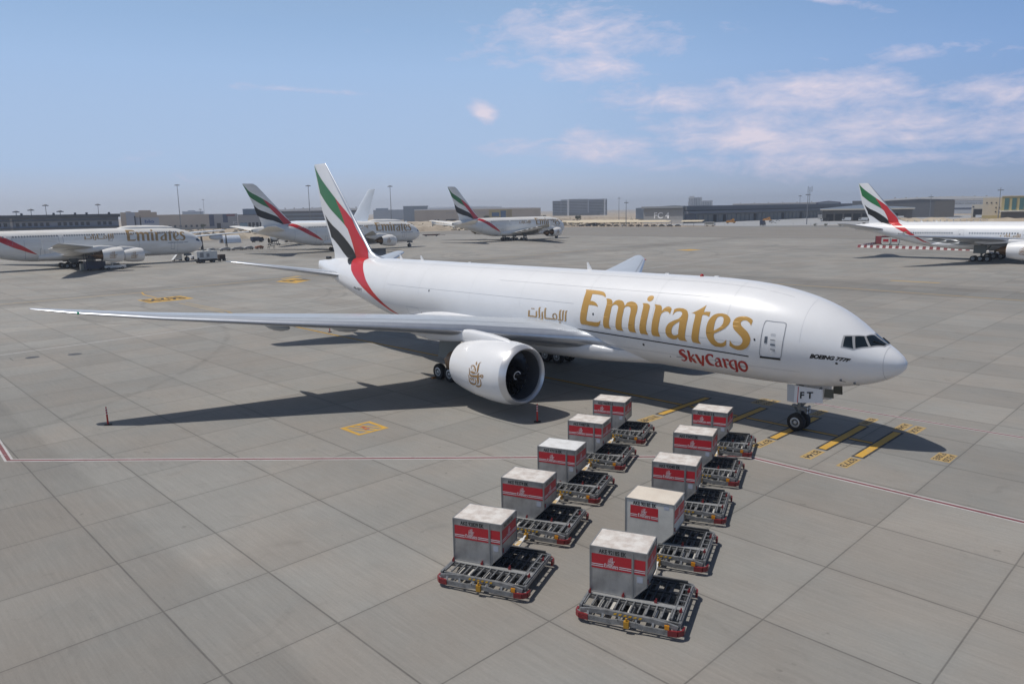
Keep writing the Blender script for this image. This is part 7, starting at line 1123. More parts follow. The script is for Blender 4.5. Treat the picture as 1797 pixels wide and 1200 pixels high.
t = bld('logistics_building', 'blue grey logistics building with a dark line of lettering left of the beige block', (-276, 1018), 38, 16.4, 40, 15, M_('logistics_wall', (.36, .39, .43)), roof=ROOFWHITE)
text_on('WORLD LOGISTICS CENTER', 2.2, lambda u, v: (u, -.15, v), 'wall_sign', ROOFD, t, o=(-17.5, 11.6), width=35); addone(t, 'window_band', M_('navy_band', (.04, .055, .10)), [((0, -.1, 6.5), (38, .3, 1.6))])
t = bld('entrance_canopy', 'beige porch between the logistics building and the beige block', (-191, 731), 11, 11.6, 10, 15, BEIGE); addone(t, 'opening', DOORD, [((0, -.1, 4.2), (8, .3, 7))]); add(t, 'window', WIN, [((-4.2, -.1, 9.6), (1.2, .2, 1.2)), ((4.2, -.1, 9.6), (1.2, .2, 1.2))])
t = bld('office_building', 'beige office block with small round windows at the right edge', (-143, 588), 15, 16.6, 14, 14, BEIGE)
addone(t, 'plinth', YELB, [((-.9, -.12, 2.0), (13.2, .3, 4))]); addone(t, 'recess', BROWNB, [((5.8, -.15, 8.5), (.8, .3, 11))])
for zz, xs in ((13, (-5, -2.2, .8)), (9.6, (.8, 2.8)), (6.6, (.8, 2.8)), (3.0, (-5, -2.2, .8, 3))):
    for xx in xs: b = MB(); b.cyl((xx, -.22, zz), (xx, .1, zz), .48, n=14); b.build('round_window', WIN, t)
t = bld('office_building', 'yellow framed office building with teal glazing at the right edge', (-124, 582), 26, 17.2, 14, 12, YELB, roof=BEIGE)
add(t, 'glazing', GLASSB, [((-10+k*4.4, -.12, 12), (2.6, .3, 8)) for k in range(5)]); addone(t, 'ledge', SIGNW, [((-2, -1.0, 7), (24, 2.2, .5))]); addone(t, 'ground_floor', BROWNB, [((-1, -.15, 3.2), (24, .3, 6.4))])
t = bld('boundary_wall', 'low grey concrete wall in the yard right of the FC 4 building', (-321, 714), 17, 4.2, .4, 24, CONC, cat='wall')

# ------------------------------------------------------------------ masts
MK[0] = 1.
MAST = M_('mast_steel', (.20, .21, .23), rough=.5)
def mast(label, x, y, h, head='ring', grp='floodlight masts around the airfield'):
    root = thing('floodlight_mast', label, 'light mast', (x, y, 0), group=grp)
    k = max(.8, h/40); b = MB(); b.cyl((0, 0, 0), (0, 0, h), .42*k, .2*k, 10); b.build('pole', MAST, root)
    b = MB()
    if head == 'ring':
        b.lathe([(h-.9, .3), (h-.6, 1.5*k), (h-.3, 1.5*k), (h+.2, .3)], (0, 0, 0), (0, 0, 1), 12)
        for i in range(8): a = pi*i/4; b.box((1.9*k*cos(a), 1.9*k*sin(a), h-.7), (.8*k, .8*k, .55))
    else:
        b.box((0, 0, h-.6), (4.2*k, .4, .3)); b.box((0, 0, h-.6), (.4, 4.2*k, .3))
        for s in (-1.8, -.7, .7, 1.8): b.box((s*k, .2, h-.75), (.7*k, .7, .5)); b.box((.2, s*k, h-.75), (.7, .7*k, .5))
        b.cyl((0, 0, h-.6), (0, 0, h+1.2), .12, n=6)
    b.build('lamp_head', MAST, root, 0); return root
for lab, x, y, h, hd in (('tall floodlight mast standing right of the terminal sign', -788, 246, 46.2, 'ring'), ('distant floodlight mast beyond the dark panelled depot', -1500, 550, 47, 'ring'), ('floodlight mast over the left part of the terminal roof', -573, 81, 23.3, 'ring'), ('floodlight mast behind the right half of the terminal', -614, 124, 24.2, 'ring'),
        ('short floodlight mast just above the middle of the terminal roof', -505, 74, 18.6, 'ring'), ('floodlight mast low above the terminal roof, leftmost of a close pair', -525, 55, 18.8, 'ring'), ('floodlight mast above the terminal roof, taller of a close pair', -536, 65, 19.9, 'ring'),
        ('floodlight mast between the first flag tail and the big tail', -601, 292, 39.2, 'ring'), ('floodlight mast right of the plain white tail', -563, 353, 38, 'ring'), ('floodlight mast right of the apartment towers', -524, 635, 26, 'cross'), ('slim lamp mast next to the car park roofs', -344, 417, 18.8, 'cross'),
        ('heavy floodlight mast at the far end of the FC 4 building', -235, 487, 21.8, 'cross'), ('cross headed floodlight mast in front of the beige office block', -131, 550, 22.1, 'cross'), ('thin lamp mast in front of the dark hangar', -201, 636, 19.4, 'cross'), ('faint floodlight mast above the far end of the FC 4 roof', -376, 768, 24.7, 'ring'), ('floodlight mast in front of the dark panelled depot', -955, 332, 23, 'ring')):
    mast(lab, x, y, h, hd)
root = thing('radio_mast', 'slender lattice radio mast with antenna arms above the FC 4 roof', 'radio mast', (-367, 772, 0)); b = MB()
for s, q in ((-.5, -.5), (.5, -.5), (0, .5)): b.bar((s, q, 0), (s*.4, q*.4, 33), .18, .18)
for k in range(16): z0 = 2*k; b.bar((-.5+.02*k, -.5, z0), (.5-.02*k, -.5, z0+2), .1, .1)
b.build('lattice', MAST, root, 0); b = MB()
for z0 in (29, 31, 33): b.bar((-2.2, 0, z0), (2.2, 0, z0), .2, .2); b.cyl((-2.2, 0, z0-1), (-2.2, 0, z0+1.4), .25, n=6); b.cyl((2.2, 0, z0-1), (2.2, 0, z0+1.4), .25, n=6)
b.build('antenna', MAST, root, 0)

# ------------------------------------------------------------------ vehicles (simple but whole)
VW = M_('vehicle_white', (.68, .68, .67), rough=.35); VB = M_('vehicle_navy', (.03, .04, .075), rough=.4); VO = M_('machine_orange', (.55, .24, .03), rough=.5); VG = M_('vehicle_glass', (.02, .025, .03), rough=.1); VS = M_('vehicle_silver', (.35, .36, .37), rough=.35); VK = M_('vehicle_black', (.02, .02, .022), rough=.35)
def wheels(root, xs, ys, r):
    for xx in xs:
        for yy in ys:
            b = MB(); b.lathe([(-.13, r*.5), (-.13, r*.9), (-.08, r), (.08, r), (.13, r*.9), (.13, r*.5), (.12, .01)], (xx, yy, r), (0, 1, 0), 14, [0, 0, 0, 0, 0, 1]); b.build('wheel', [TYRE, RIM], root)
def car(label, x, y, rz, m, kind='saloon', grp=None, cat='car', name='parked_car'):
    root = thing(name, label, cat, (x, y, 0), rz, grp); b = MB()
    if kind == 'saloon': p = [(-2.2, .35), (2.2, .35), (2.25, .75), (1.2, .9), (.5, 1.42), (-1.0, 1.42), (-1.75, .95), (-2.25, .9)]
    else: p = [(-2.6, .45), (2.6, .45), (2.65, 1.0), (1.55, 1.1), (.9, 1.75), (-.6, 1.75), (-.75, 1.1), (-2.6, 1.1)]
    b.prism(p, 1, -.9, .9); b.build('body', m, root, 0, bevel=.08); b = MB()
    if kind == 'saloon': b.prism([(1.02, .95), (.46, 1.34), (-.95, 1.34), (-1.5, .97)], 1, -.91, .91)
    else: b.prism([(1.4, 1.15), (.85, 1.66), (-.5, 1.66), (-.6, 1.15)], 1, -.91, .91)
    b.build('window', VG, root, 0); wheels(root, (-1.4 if kind == 'saloon' else -1.7, 1.4 if kind == 'saloon' else 1.7), (-.82, .82), .34); return root
car('white pickup truck parked under the wing of the left jet', -203.5, 17.5, pi/2, VW, 'pickup', cat='pickup', name='pickup_truck')
def truck(label, x, y, rz, L, h, m, cabm, name='box_truck', cat='truck', grp=None):
    root = thing(name, label, cat, (x, y, 0), rz, grp); b = MB(); b.box((-1.1, 0, .75+h/2), (L-2.4, 2.4, h)); b.build('cargo_body', m, root, 0, bevel=.06)
    b = MB(); b.prism([(L/2-2.1, .55), (L/2, .55), (L/2, 1.5), (L/2-.35, 2.5), (L/2-2.1, 2.5)], 1, -1.1, 1.1); c = b.build('cab', cabm, root, 0, bevel=.08); b = MB(); b.prism([(L/2-1.7, 1.55), (L/2-.02, 1.55), (L/2-.34, 2.35), (L/2-1.7, 2.35)], 1, -1.115, 1.115); b.build('window', VG, c, 0)
    b = MB(); b.box((0, 0, .65), (L-.3, 1.0, .25)); b.build('chassis', VK, root, 0); wheels(root, (-L/2+1.2, L/2-1.3), (-1., 1.), .48); return root
t = thing('ground_power_unit', 'long white equipment trailer beside the nose wheel of the left jet', 'ground equipment', (-209, 44, 0), pi/2)
b = MB(); b.box((0, 0, 2.25), (6.0, 2.4, 2.3)); b.build('housing', M_('unit_white', (.60, .60, .57), var=.1, vs=.8), t, 0, bevel=.08); b = MB(); b.box((0, 0, .8), (5.9, 2.2, .6)); b.build('chassis', VK, t, 0)
add(t, 'grille', M_('grille_grey', (.25, .25, .25)), [((-1.6, -1.22, 2.3), (1.0, .1, 1.3)), ((.2, -1.22, 2.2), (.8, .1, 1.0))]); b = MB(); b.cyl((1, 0, 3.4), (1, 0, 3.8), .5, n=12); b.cyl((-.8, 0, 3.4), (-.8, 0, 3.65), .4, n=12); b.build('roof_fan', M_('unit_white', (.6, .6, .57)), t); wheels(t, (-2.2, -1.2, 1.8), (-1., 1.), .5)
b = MB(); b.bar((3, 0, .5), (4.2, 0, .45), .12, .12); b.build('tow_bar', VK, t, 0)
t = thing('equipment_cart', 'small dark brown cart behind the white equipment trailer', 'cart', (-212.3, 50, 0), pi/2); b = MB(); b.box((0, 0, 1.35), (1.9, 1.4, 1.3)); b.build('housing', M_('cart_brown', (.07, .05, .04)), t, 0, bevel=.05); b = MB(); b.box((0, 0, .6), (2.2, 1.3, .15)); b.bar((1.1, 0, .55), (1.9, 0, .4), .08, .08); b.build('frame', VK, t, 0); wheels(t, (-.7, .7), (-.6, .6), .3)
t = thing('maintenance_platform', 'dark blue work platform under the engine of the left jet', 'platform', (-204.5, 13.0, 0), pi/2); t.scale = (1.3, 1.2, 1.2)
b = MB(); b.box((0, 0, 1.15), (3.6, 2.2, 1.7)); b.build('base_unit', VB, t, 0, bevel=.06); b = MB()
for xx in (-1.6, 0, 1.6):
    for yy in (-1, 1): b.bar((xx, yy, 1.6), (xx, yy, 3.6), .1, .1)
b.box((0, 0, 2.6), (3.6, 2.2, .12)); b.box((.2, 0, 3.0), (2.6, .1, .5)); b.build('railing', VB, t, 0); wheels(t, (-1.2, 1.2), (-1, 1), .35)
t = thing('container_crate', 'pale metal crate standing next to the blue work platform', 'crate', (-206, 10.6, 0), pi/2); b = MB(); b.box((0, 0, .95), (1.4, 1.4, 1.7)); b.build('shell', M_('crate_pale', (.42, .41, .36)), t, 0, bevel=.04); b = MB(); b.box((0, 0, .06), (1.5, 1.5, .12)); b.build('pallet', VK, t, 0)
t = thing('passenger_steps', 'white service steps near the nose of the left jet', 'steps', (-227.5, 42.3, 0), pi/2); b = MB(); b.prism([(-1.6, .3), (1.2, .3), (1.2, 2.6), (.4, 2.6)], 1, -.8, .8); b.build('stair_body', VW, t, 0); b = MB(); b.bar((-1.6, -.8, 1.2), (.4, -.8, 3.5), .06, .06); b.bar((-1.6, .8, 1.2), (.4, .8, 3.5), .06, .06); b.bar((.4, -.8, 3.5), (1.2, -.8, 3.5), .06, .06); b.build('handrail', VW, t, 0); wheels(t, (-1.2, .9), (-.7, .7), .25)
t = thing('aircraft_tug', 'low white tug by the nose wheel of the left jet', 'tug', (-229, 49, 0), pi/2); b = MB(); b.prism([(-2.2, .35), (2.2, .35), (2.2, 1.1), (.9, 1.2), (.6, 1.9), (-.4, 1.9), (-.6, 1.2), (-2.2, 1.2)], 1, -1.1, 1.1); b.build('body', VW, t, 0, bevel=.06); b = MB(); b.prism([(.75, 1.28), (.52, 1.8), (-.32, 1.8), (-.45, 1.28)], 1, -1.12, 1.12); b.build('window', VG, t, 0); wheels(t, (-1.3, 1.3), (-1, 1), .45)
# ground worker
def person(label, x, y, rz, top, legs_, hat):
    root = thing('person', label, 'person', (x, y, 0), rz)
    V = [(0, 0, .95), (0, 0, 1.2), (0, 0, 1.42), (0, 0, 1.52), (0, 0, 1.68), (0, .1, .9), (.02, .12, .5), (0, .12, .08), (.1, .12, .04), (0, -.1, .9), (.05, -.13, .5), (.02, -.14, .08), (.12, -.14, .04), (0, .2, 1.4), (.03, .27, 1.15), (.12, .26, .93), (0, -.2, 1.4), (.03, -.27, 1.15), (.14, -.26, .95)]
    E_ = [(0, 1), (1, 2), (2, 3), (3, 4), (0, 5), (5, 6), (6, 7), (7, 8), (0, 9), (9, 10), (10, 11), (11, 12), (2, 13), (13, 14), (14, 15), (2, 16), (16, 17), (17, 18)]
    rr = [.15, .15, .14, .06, .11, .1, .075, .05, .045, .1, .075, .05, .045, .075, .05, .04, .075, .05, .04]
    me = bpy.data.meshes.new('body'); me.from_pydata(V, E_, []); me.materials.append(top); o = bpy.data.objects.new('body', me); LINK(o); o.parent = root
    sk = o.modifiers.new('skin', 'SKIN'); 
    for i, r in enumerate(rr): me.skin_vertices[0].data[i].radius = (r, r)
    me.skin_vertices[0].data[0].use_root = True; s = o.modifiers.new('sub', 'SUBSURF'); s.levels = s.render_levels = 1
    b = MB(); b.lathe([(1.68, .125), (1.74, .12), (1.80, .08), (1.82, .01)], (0, 0, 0), (0, 0, 1), 12); b.build('helmet', hat, root); b = MB(); b.lathe([(.95, .185), (1.2, .19), (1.38, .19), (1.42, .1)], (0, 0, 0), (0, 0, 1), 12); b.build('vest', legs_, root)
person('ground worker in dark clothes and white helmet beside the equipment trailer', -207.6, 41.2, 0, M_('work_clothes', (.05, .055, .07)), M_('work_vest', (.10, .09, .08)), VW)
# storage corner behind the nose of the left jet
COVER = M_('grey_tarpaulin', (.33, .33, .33), var=.15, vs=1)
for k, (x, y, lab) in enumerate(((-279.6, 73.6, 'grey covered cart lying just past the nose of the left jet'), (-278.2, 78.6, 'grey covered cart next to the left end of the cart row'), (-278.7, 83.8, 'longest grey covered cart of the row on the apron'), (-279.2, 88.6, 'grey covered cart with a tilted cover near the orange cart'))):
    t = thing('covered_cart', lab, 'cart', (x, y, 0), pi/2, 'covered carts in a row'); L = (3.2, 4.2, 5.0, 3.8)[k]; b = MB(); b.prism([(-L/2, .4), (L/2, .4), (L/2*.9, 1.0), (L*.2, 1.35+.15*k % .3), (-L*.3, 1.15), (-L/2*.95, .9)], 1, -.9, .9); b.build('cover', COVER, t, 0, bevel=.1); b = MB(); b.box((0, 0, .35), (L*.95, 1.6, .12)); b.build('frame', VK, t, 0); wheels(t, (-L*.35, L*.35), (-.8, .8), .22)
t = thing('equipment_cart', 'rusty orange cart at the right end of the covered cart row', 'cart', (-279.2, 93.2, 0), pi/2); b = MB(); b.prism([(-1.6, .4), (1.6, .4), (1.5, 1.1), (.4, 1.45), (-.5, 1.2), (-1.5, 1.1)], 1, -.9, .9); b.build('load', M_('rust_orange', (.24, .10, .06), var=.3, vs=2), t, 0, bevel=.06); wheels(t, (-1, 1), (-.8, .8), .25)
t = thing('towing_frame', 'dark metal towing frame right of the orange cart', 'frame', (-276.2, 97, 0), pi/2); b = MB(); b.bar((-1.3, 0, .9), (1.3, 0, 1.1), .2, .2); b.bar((-1.2, -.6, .9), (-1.2, -.6, 0), .12, .12); b.bar((1.2, .6, 1.1), (1.2, .6, 0), .12, .12); b.bar((-1.2, .6, .9), (-1.2, .6, 0), .12, .12); b.bar((1.2, -.6, 1.1), (1.2, -.6, 0), .12, .12); b.bar((-1.2, -.6, .9), (-1.2, .6, .9), .1, .1); b.bar((1.2, -.6, 1.1), (1.2, .6, 1.1), .1, .1); b.build('frame', VK, t, 0)
t = thing('engine_cowl', 'white curved engine cover standing on the ground behind the carts', 'engine cover', (-362, 116.5, 0), pi/2)
b = MB(); L = []
for xx in (-4.6, 4.4): L.append([(xx, 2.9*cos(pi*i/16), 3.7*sin(pi*i/16)+.1) for i in range(17)]+[(xx, 2.7*cos(pi*i/16), 3.5*sin(pi*i/16)+.1) for i in range(16, -1, -1)])
b.loft(L, cap0=True, cap1=True); b.build('shell', WHITE3, t, 40); b = MB(); b.prism([(2.6*cos(pi*i/16), 3.4*sin(pi*i/16)+.1) for i in range(17)], 0, -3.9, -3.85); b.build('lining', M_('cowl_lining', (.12, .10, .09)), t, 0)
truck('dark blue truck parked behind the covered carts', -356, 128, pi/2, 6.4, 2.0, VB, VB)
t = thing('engine_stand', 'bare jet engine on a dark blue transport stand under the flag tail jet', 'engine stand', (-310, 114.6, 0), pi/2); b = MB(); b.lathe([(-2.2, .9), (-2.1, 1.25), (-1.0, 1.25), (-.6, .8), (1.4, .65), (2.2, .3)], (0, 0, 2.2), (1, 0, 0), 18); b.build('engine_core', M_('engine_core_grey', (.14, .14, .15), metal=.4, rough=.4), t); b = MB(); b.lathe([(-2.35, 1.1), (-2.3, 1.32), (-1.9, 1.34), (-1.9, 1.1)], (0, 0, 2.2), (1, 0, 0), 18); b.build('fan_case', M_('fan_case_tan', (.45, .40, .32)), t); b = MB()
for yy in (-1, 1):
    b.bar((-2.6, yy, .5), (2.8, yy, .5), .2, .2)
    for xx in (-1.8, 0, 1.8): b.bar((xx, yy, .5), (xx, yy, 1.9), .16, .16)
for xx in (-2.4, 0, 2.6): b.bar((xx, -1, .5), (xx, 1, .5), .2, .2)
b.build('cradle', VB, t, 0); wheels(t, (-2.2, 2.2), (-1, 1), .32)
# white wings showing past the nose of the left jet
t = thing('aircraft_wing', 'white aircraft wing with an engine pod showing behind the nose of the left jet', 'aircraft wing', (-300, 84, 0))
for dx, dz, y0, y1, c0, c1 in ((0, 6.4, -22, 3.5, 7, 3.2), (6, 5.6, -12, 11.5, 6, 2.6)):
    b = MB(); b.loft([[( dx-(xx-.5)*c, yy, dz+(yy-y0)*.05+th*.13*c) for xx, th, _ in AF] for yy, c in ((y0, c0), (y1, c1))], cap0=True, cap1=True); b.build('wing_panel', WHITE3, t, 40)
b = MB(); b.lathe([(-2.6, .9), (-2.4, 1.05), (0, 1.15), (1.6, .9), (2.4, .5)], (6.5, -2.5, 5.0), (0, -1, 0), 20); b.build('engine_pod', WHITE3, t, 50)
b = MB()
for xx, yy in ((0, -20), (0, -6), (6, -8), (6, 2)): b.bar((xx-.8, yy, 0), (xx, yy, 6.0), .25, .25); b.bar((xx+.8, yy, 0), (xx, yy, 6.0), .25, .25)
b.build('trestle', VK, t, 0)
superjet('passenger_jet', 'plain white jet with only its white tail showing above the middle jet', (-275-70.5*cos(R(-9)), 146+70.5*sin(R(-9)), 0), R(189), body=WHITE3, livery=False, hump=False)
# tow bar frame right of the middle jet
t = thing('tow_bar_rack', 'dark red tow bar rack in front of the middle jet', 'tow bar', (-330, 220, 0), R(60)); b = MB(); b.bar((-5, 0, .9), (5, 0, .9), .3, .5); b.bar((-4, .8, .5), (4, .8, .5), .25, .25); b.bar((5, 0, .9), (8, 0, .5), .2, .2); b.build('beam', M_('rack_maroon', (.10, .035, .035)), t, 0); wheels(t, (-3, 3), (-.6, .6), .4)

# ------------------------------------------------------------------ barriers round the equipment by the right jet
BR = M_('barrier_red', (.24, .06, .065), rough=.8); BWm = M_('barrier_white', (.62, .60, .585), rough=.8)
def barrier(label, x, y, rz, m):
    b = MB(); b.prism([(-.42, 0), (.42, 0), (.26, .3), (.17, .8), (-.17, .8), (-.26, .3)], 0, -.5, .5); o = b.build('barrier_block', m, None, 0); o.location = (x, y, 0); o.rotation_euler = (0, 0, rz); return tag(o, label, 'barrier', 'red and white barrier blocks behind the right jet')
b0 = {}
A_, B_ = Vector((-84, 202.7)), Vector((-46, 197.4)); A2 = Vector((-88.5, 234))
def row(p, q, n, off=0):
    for i in range(n):
        t = (i+.5)/n; c = p+(q-p)*t; rz = math.atan2(q.y-p.y, q.x-p.x); red = (i+off) % 2 == 0
        if red not in b0: b0[red] = o = barrier('red painted barrier block in the row behind the right jet' if red else 'white painted barrier block in the row behind the right jet', c.x, c.y, rz, BR if red else BWm); o.scale = (1.06, 1, 1)
        else: o = b0[red].copy(); LINK(o); o.location = (c.x, c.y, 0); o.rotation_euler = (0, 0, rz)
row(A_, B_, 38); row(A_, A2, 30, 1)
for k, (x, y) in enumerate(((-81.9, 220.2), (-79.4, 220.9))):
    lab = ('small white container with a red square by the barriers, next to the maroon one', 'small white container with a red square by the barriers, nearer the fuselage')[k]
    t = thing('air_cargo_container', lab, 'container', (x, y, 0), R(10)); t.scale = (1.35, 1.35, 1.35); b = MB(); b.prism([(-.75, .15), (.75, .15), (.98, .6), (.98, 1.8), (-.98, 1.8), (-.98, .6)], 1, -.75, .75); b.build('shell', ALUC, t, 0); addone(t, 'banner', BAND, [((0, -.76, 1.15), (1.2, .03, .6))])
    b = MB(); b.box((0, 0, .08), (1.6, 1.5, .16)); b.build('base', VK, t, 0)
t = thing('shipping_container', 'maroon shipping container behind the barriers under the right jet', 'container', (-84.9, 226.5, 0), R(75)); b = MB(); b.box((0, 0, 1.45), (6, 2.4, 2.6)); b.build('shell', M_('container_maroon', (.20, .04, .05), var=.1, vs=1), t, 0, bevel=.05); addone(t, 'corner_post', VK, [((sx*2.95, sy*1.15, 1.4), (.15, .15, 2.8)) for sx in (-1, 1) for sy in (-1, 1)])

# ------------------------------------------------------------------ car park roofs, cars, machines by the FC 4 building
CAN = M_('canopy_beige', (.62, .53, .38), rough=.7)
def shade(label, x0, y0, x1, y1, dep, z=3.2):
    p, q = Vector((x0, y0)), Vector((x1, y1)); L = (q-p).length; t = thing('car_park_shade', label, 'canopy', (*((p+q)/2), 0), math.atan2(q.y-p.y, q.x-p.x))
    b = MB(); b.prism([(0, z), (dep, z+.9), (dep, z+1.1), (0, z+.2)], 0, -L/2, L/2); b.build('roof', CAN, t, 0)
    n = max(2, int(L/8))
    for k in range(n+1): b = MB(); b.bar((-L/2+k*L/n, dep-.3, 0), (-L/2+k*L/n, dep-.3, z+.9), .2, .2); b.build('post', VS, t, 0)
shade('long beige shade roof over the car park, nearer row', -405, 416, -313, 428, 5); shade('long beige shade roof over the car park, farther row', -430, 436, -330, 446, 5.); shade('short beige shade roof in front of the FC 4 building', -308, 436, -291, 438, 5)
shade('pale shade roof at the far left of the car park', -432, 460, -372, 466, 5)
COLS = (VK, VS, VW, VB, VK, M_('car_brown', (.12, .08, .06), rough=.35)); rc = random.Random(11); NM = ('black', 'silver', 'white', 'navy', 'black', 'brown')
for k in range(14):
    i = rc.randrange(6); q = k/13; car('%s car parked under the beige shade roofs' % NM[i], -392+q*86, 420.5+q*9.5, rc.uniform(1.2, 1.5), COLS[i], grp='cars under the beige shade roofs')
t = thing('bus', 'white minibus beside the short beige shade roof', 'bus', (-284.5, 439, 0), R(8)); b = MB(); b.prism([(-3.6, .5), (3.6, .5), (3.6, 1.6), (3.3, 2.9), (-3.6, 2.9)], 1, -1.1, 1.1); b.build('body', M_('bus_cream', (.60, .58, .52), rough=.4), t, 0, bevel=.1); b = MB(); b.prism([(-3.3, 1.6), (3.2, 1.6), (3.05, 2.5), (-3.3, 2.5)], 1, -1.12, 1.12); b.build('window', VG, t, 0); wheels(t, (-2.2, 2.2), (-1, 1), .45)
def loader(label, x, y, rz):
    t = thing('cargo_loader', label, 'loader', (x, y, 0), rz); b = MB(); b.box((0, 0, 1.2), (7.5, 3, .9)); b.box((-1, 0, 2.2), (4.5, 2.8, .5)); b.build('platform', VO, t, 0); b = MB(); b.bar((-3, -1.2, 1.2), (1.5, -1.2, 3.4), .3, .3); b.bar((-3, 1.2, 1.2), (1.5, 1.2, 3.4), .3, .3); b.box((2.2, -1, 2.9), (1.4, 1.2, 1.6)); b.build('lift_frame', VO, t, 0); wheels(t, (-2.6, 2.6), (-1.3, 1.3), .6)
loader('orange cargo loader in front of the dark doors of FC 4, nearer one', -317, 523, R(20)); loader('orange cargo loader farther along the FC 4 yard', -329, 607, R(15))
truck('dark navy truck in the yard in front of FC 4', -252.5, 456, R(100), 6.5, 2.9, VB, VB)
for lab, x, y, rz, m in (('white car lying low in the yard left of the heavy mast', -288, 540, .3, VW), ('white van like car farther up the FC 4 yard', -318, 606, .4, VW), ('silver car by the orange loader in the FC 4 yard', -300, 560, .2, VS), ('black car close to the FC 4 doors', -325, 500, .1, VK)): car(lab, x, y, rz, m)
truck('white truck cab parked left at the open fronted shed', -268, 590, R(200), 7, 2.2, VK, VW); truck('white truck parked at the middle of the open fronted shed', -252, 596, R(205), 7, 2.4, VW, VW); truck('white truck half hidden by the right flag tail', -240, 600, R(205), 7, 2.2, VW, VW)
truck('white box truck at the right end of the open fronted shed', -215, 612, R(20), 9, 3, VW, VW)
truck('white lorry parked before the beige porch', -178, 690, R(15), 8, 2.2, VW, VB)
t = thing('equipment_skip', 'long dark red brown skip on the sand above the right jet', 'skip', (-108, 360, 0), R(12)); b = MB(); b.prism([(-11, .2), (11, .2), (11.5, 1.6), (-11.5, 1.2)], 1, -1.2, 1.2); b.build('shell', M_('skip_dark', (.045, .03, .038)), t, 0); addone(t, 'rim', VK, [((0, -1.25, 1.25), (22.5, .12, .2))])
# white marker posts along the road by the right sheds
POSTW = M_('post_white', (.60, .58, .55)); p0 = None
for k in range(26):
    x, y = -196+k*3.4, 500+k*2.2; lab = 'white marker post in the line along the sand in front of the sheds'
    if p0 is None:
        p0 = thing('marker_post', lab, 'post', (x, y, 0), group='white marker posts along the sand road'); b = MB(); b.box((0, 0, 1.1), (.45, .45, 2.2)); b.build('shaft', POSTW, p0, 0); b = MB(); b.box((0, 0, 2.25), (.7, .7, .15)); b.build('cap', POSTW, p0, 0)
    else: o = copy_tree(p0); o.location = (x, y, 0)
# kerb of short striped blocks by the road on the right
for k in range(40):
    pass
# ------------------------------------------------------------------ fence along the far shoulder
t = thing('perimeter_fence', 'thin wire fence along the far edge of the taxiway shoulder', 'fence'); pts = [(-418, 330), (-391, 408), (-323, 423), (-252, 429), (-180, 426), (-100, 430), (40, 436)]
pm = None
for (xa, ya), (xb, yb) in zip(pts, pts[1:]):
    n = max(2, int(math.hypot(xb-xa, yb-ya)/12))
    for k in range(n):
        q = k/n; b = None
        if pm is None: b = MB(); b.cyl((0, 0, 0), (0, 0, 2.6), .05, n=6); pm = b.build('fence_post', VS, t); pm.location = (xa, ya, 0)
        else: o = pm.copy(); LINK(o); o.location = (xa+(xb-xa)*q, ya+(yb-ya)*q, 0)
b = MB()
for (xa, ya), (xb, yb) in zip(pts, pts[1:]):
    for z in (.6, 1.5, 2.5): b.bar((xa, ya, z), (xb, yb, z), .025, .025)
b.build('wire', VS, t, 0)

# ------------------------------------------------------------------ sand banks and sparse shrubs
def bank(name, pts, h, w, m, seed):
    rb = random.Random(seed); b = MB(); L = []
    P = [Vector(p) for p in pts]
    for i in range(len(P)-1):
        n = max(2, int((P[i+1]-P[i]).length/5))
        for k in range(n):
            c = P[i]+(P[i+1]-P[i])*k/n; d = (P[i+1]-P[i]).normalized(); nn = Vector((-d.y, d.x)); hh = h*(.7+.5*rb.random()); ww = w*(.8+.4*rb.random())
            L.append([(*(c-nn*ww), -.1), (*(c-nn*ww*.45), hh*.75*rb.uniform(.8, 1.1)), (*(c+nn*ww*.05*rb.uniform(-3, 3)), hh), (*(c+nn*ww*.5), hh*.7*rb.uniform(.8, 1.1)), (*(c+nn*ww), -.1)])
    b.loft(L, closed=False); o = b.build(name, m, None, 40); o['kind'] = 'structure'
bank('sand_bank', [(-432, 60), (-428, 150), (-436, 230), (-446, 330)], 3.0, 9, SAND, 1); bank('sand_bank', [(-470, 250), (-560, 400), (-640, 560)], 2.4, 14, SAND, 2); bank('sand_bank', [(-420, 470), (-560, 640), (-700, 860)], 2.2, 14, SAND, 3)
bank('sand_bank', [(-150, 436), (-60, 446), (120, 460)], 1.6, 5, SAND, 4); bank('sand_bank', [(-205, 560), (-120, 545), (60, 560)], 3, 12, SAND, 5); bank('sand_bank', [(-560, 900), (-820, 1200), (-1000, 1500)], 3, 30, SAND, 6)
bank('sand_bank', [(-700, 330), (-760, 520), (-640, 800)], 2.5, 16, SAND, 8)
LEAF = mat('dusty_leaves', (.055, .068, .032), .9, var=.35, vs=3); TRK = mat('shrub_stem', (.10, .075, .05), .9)
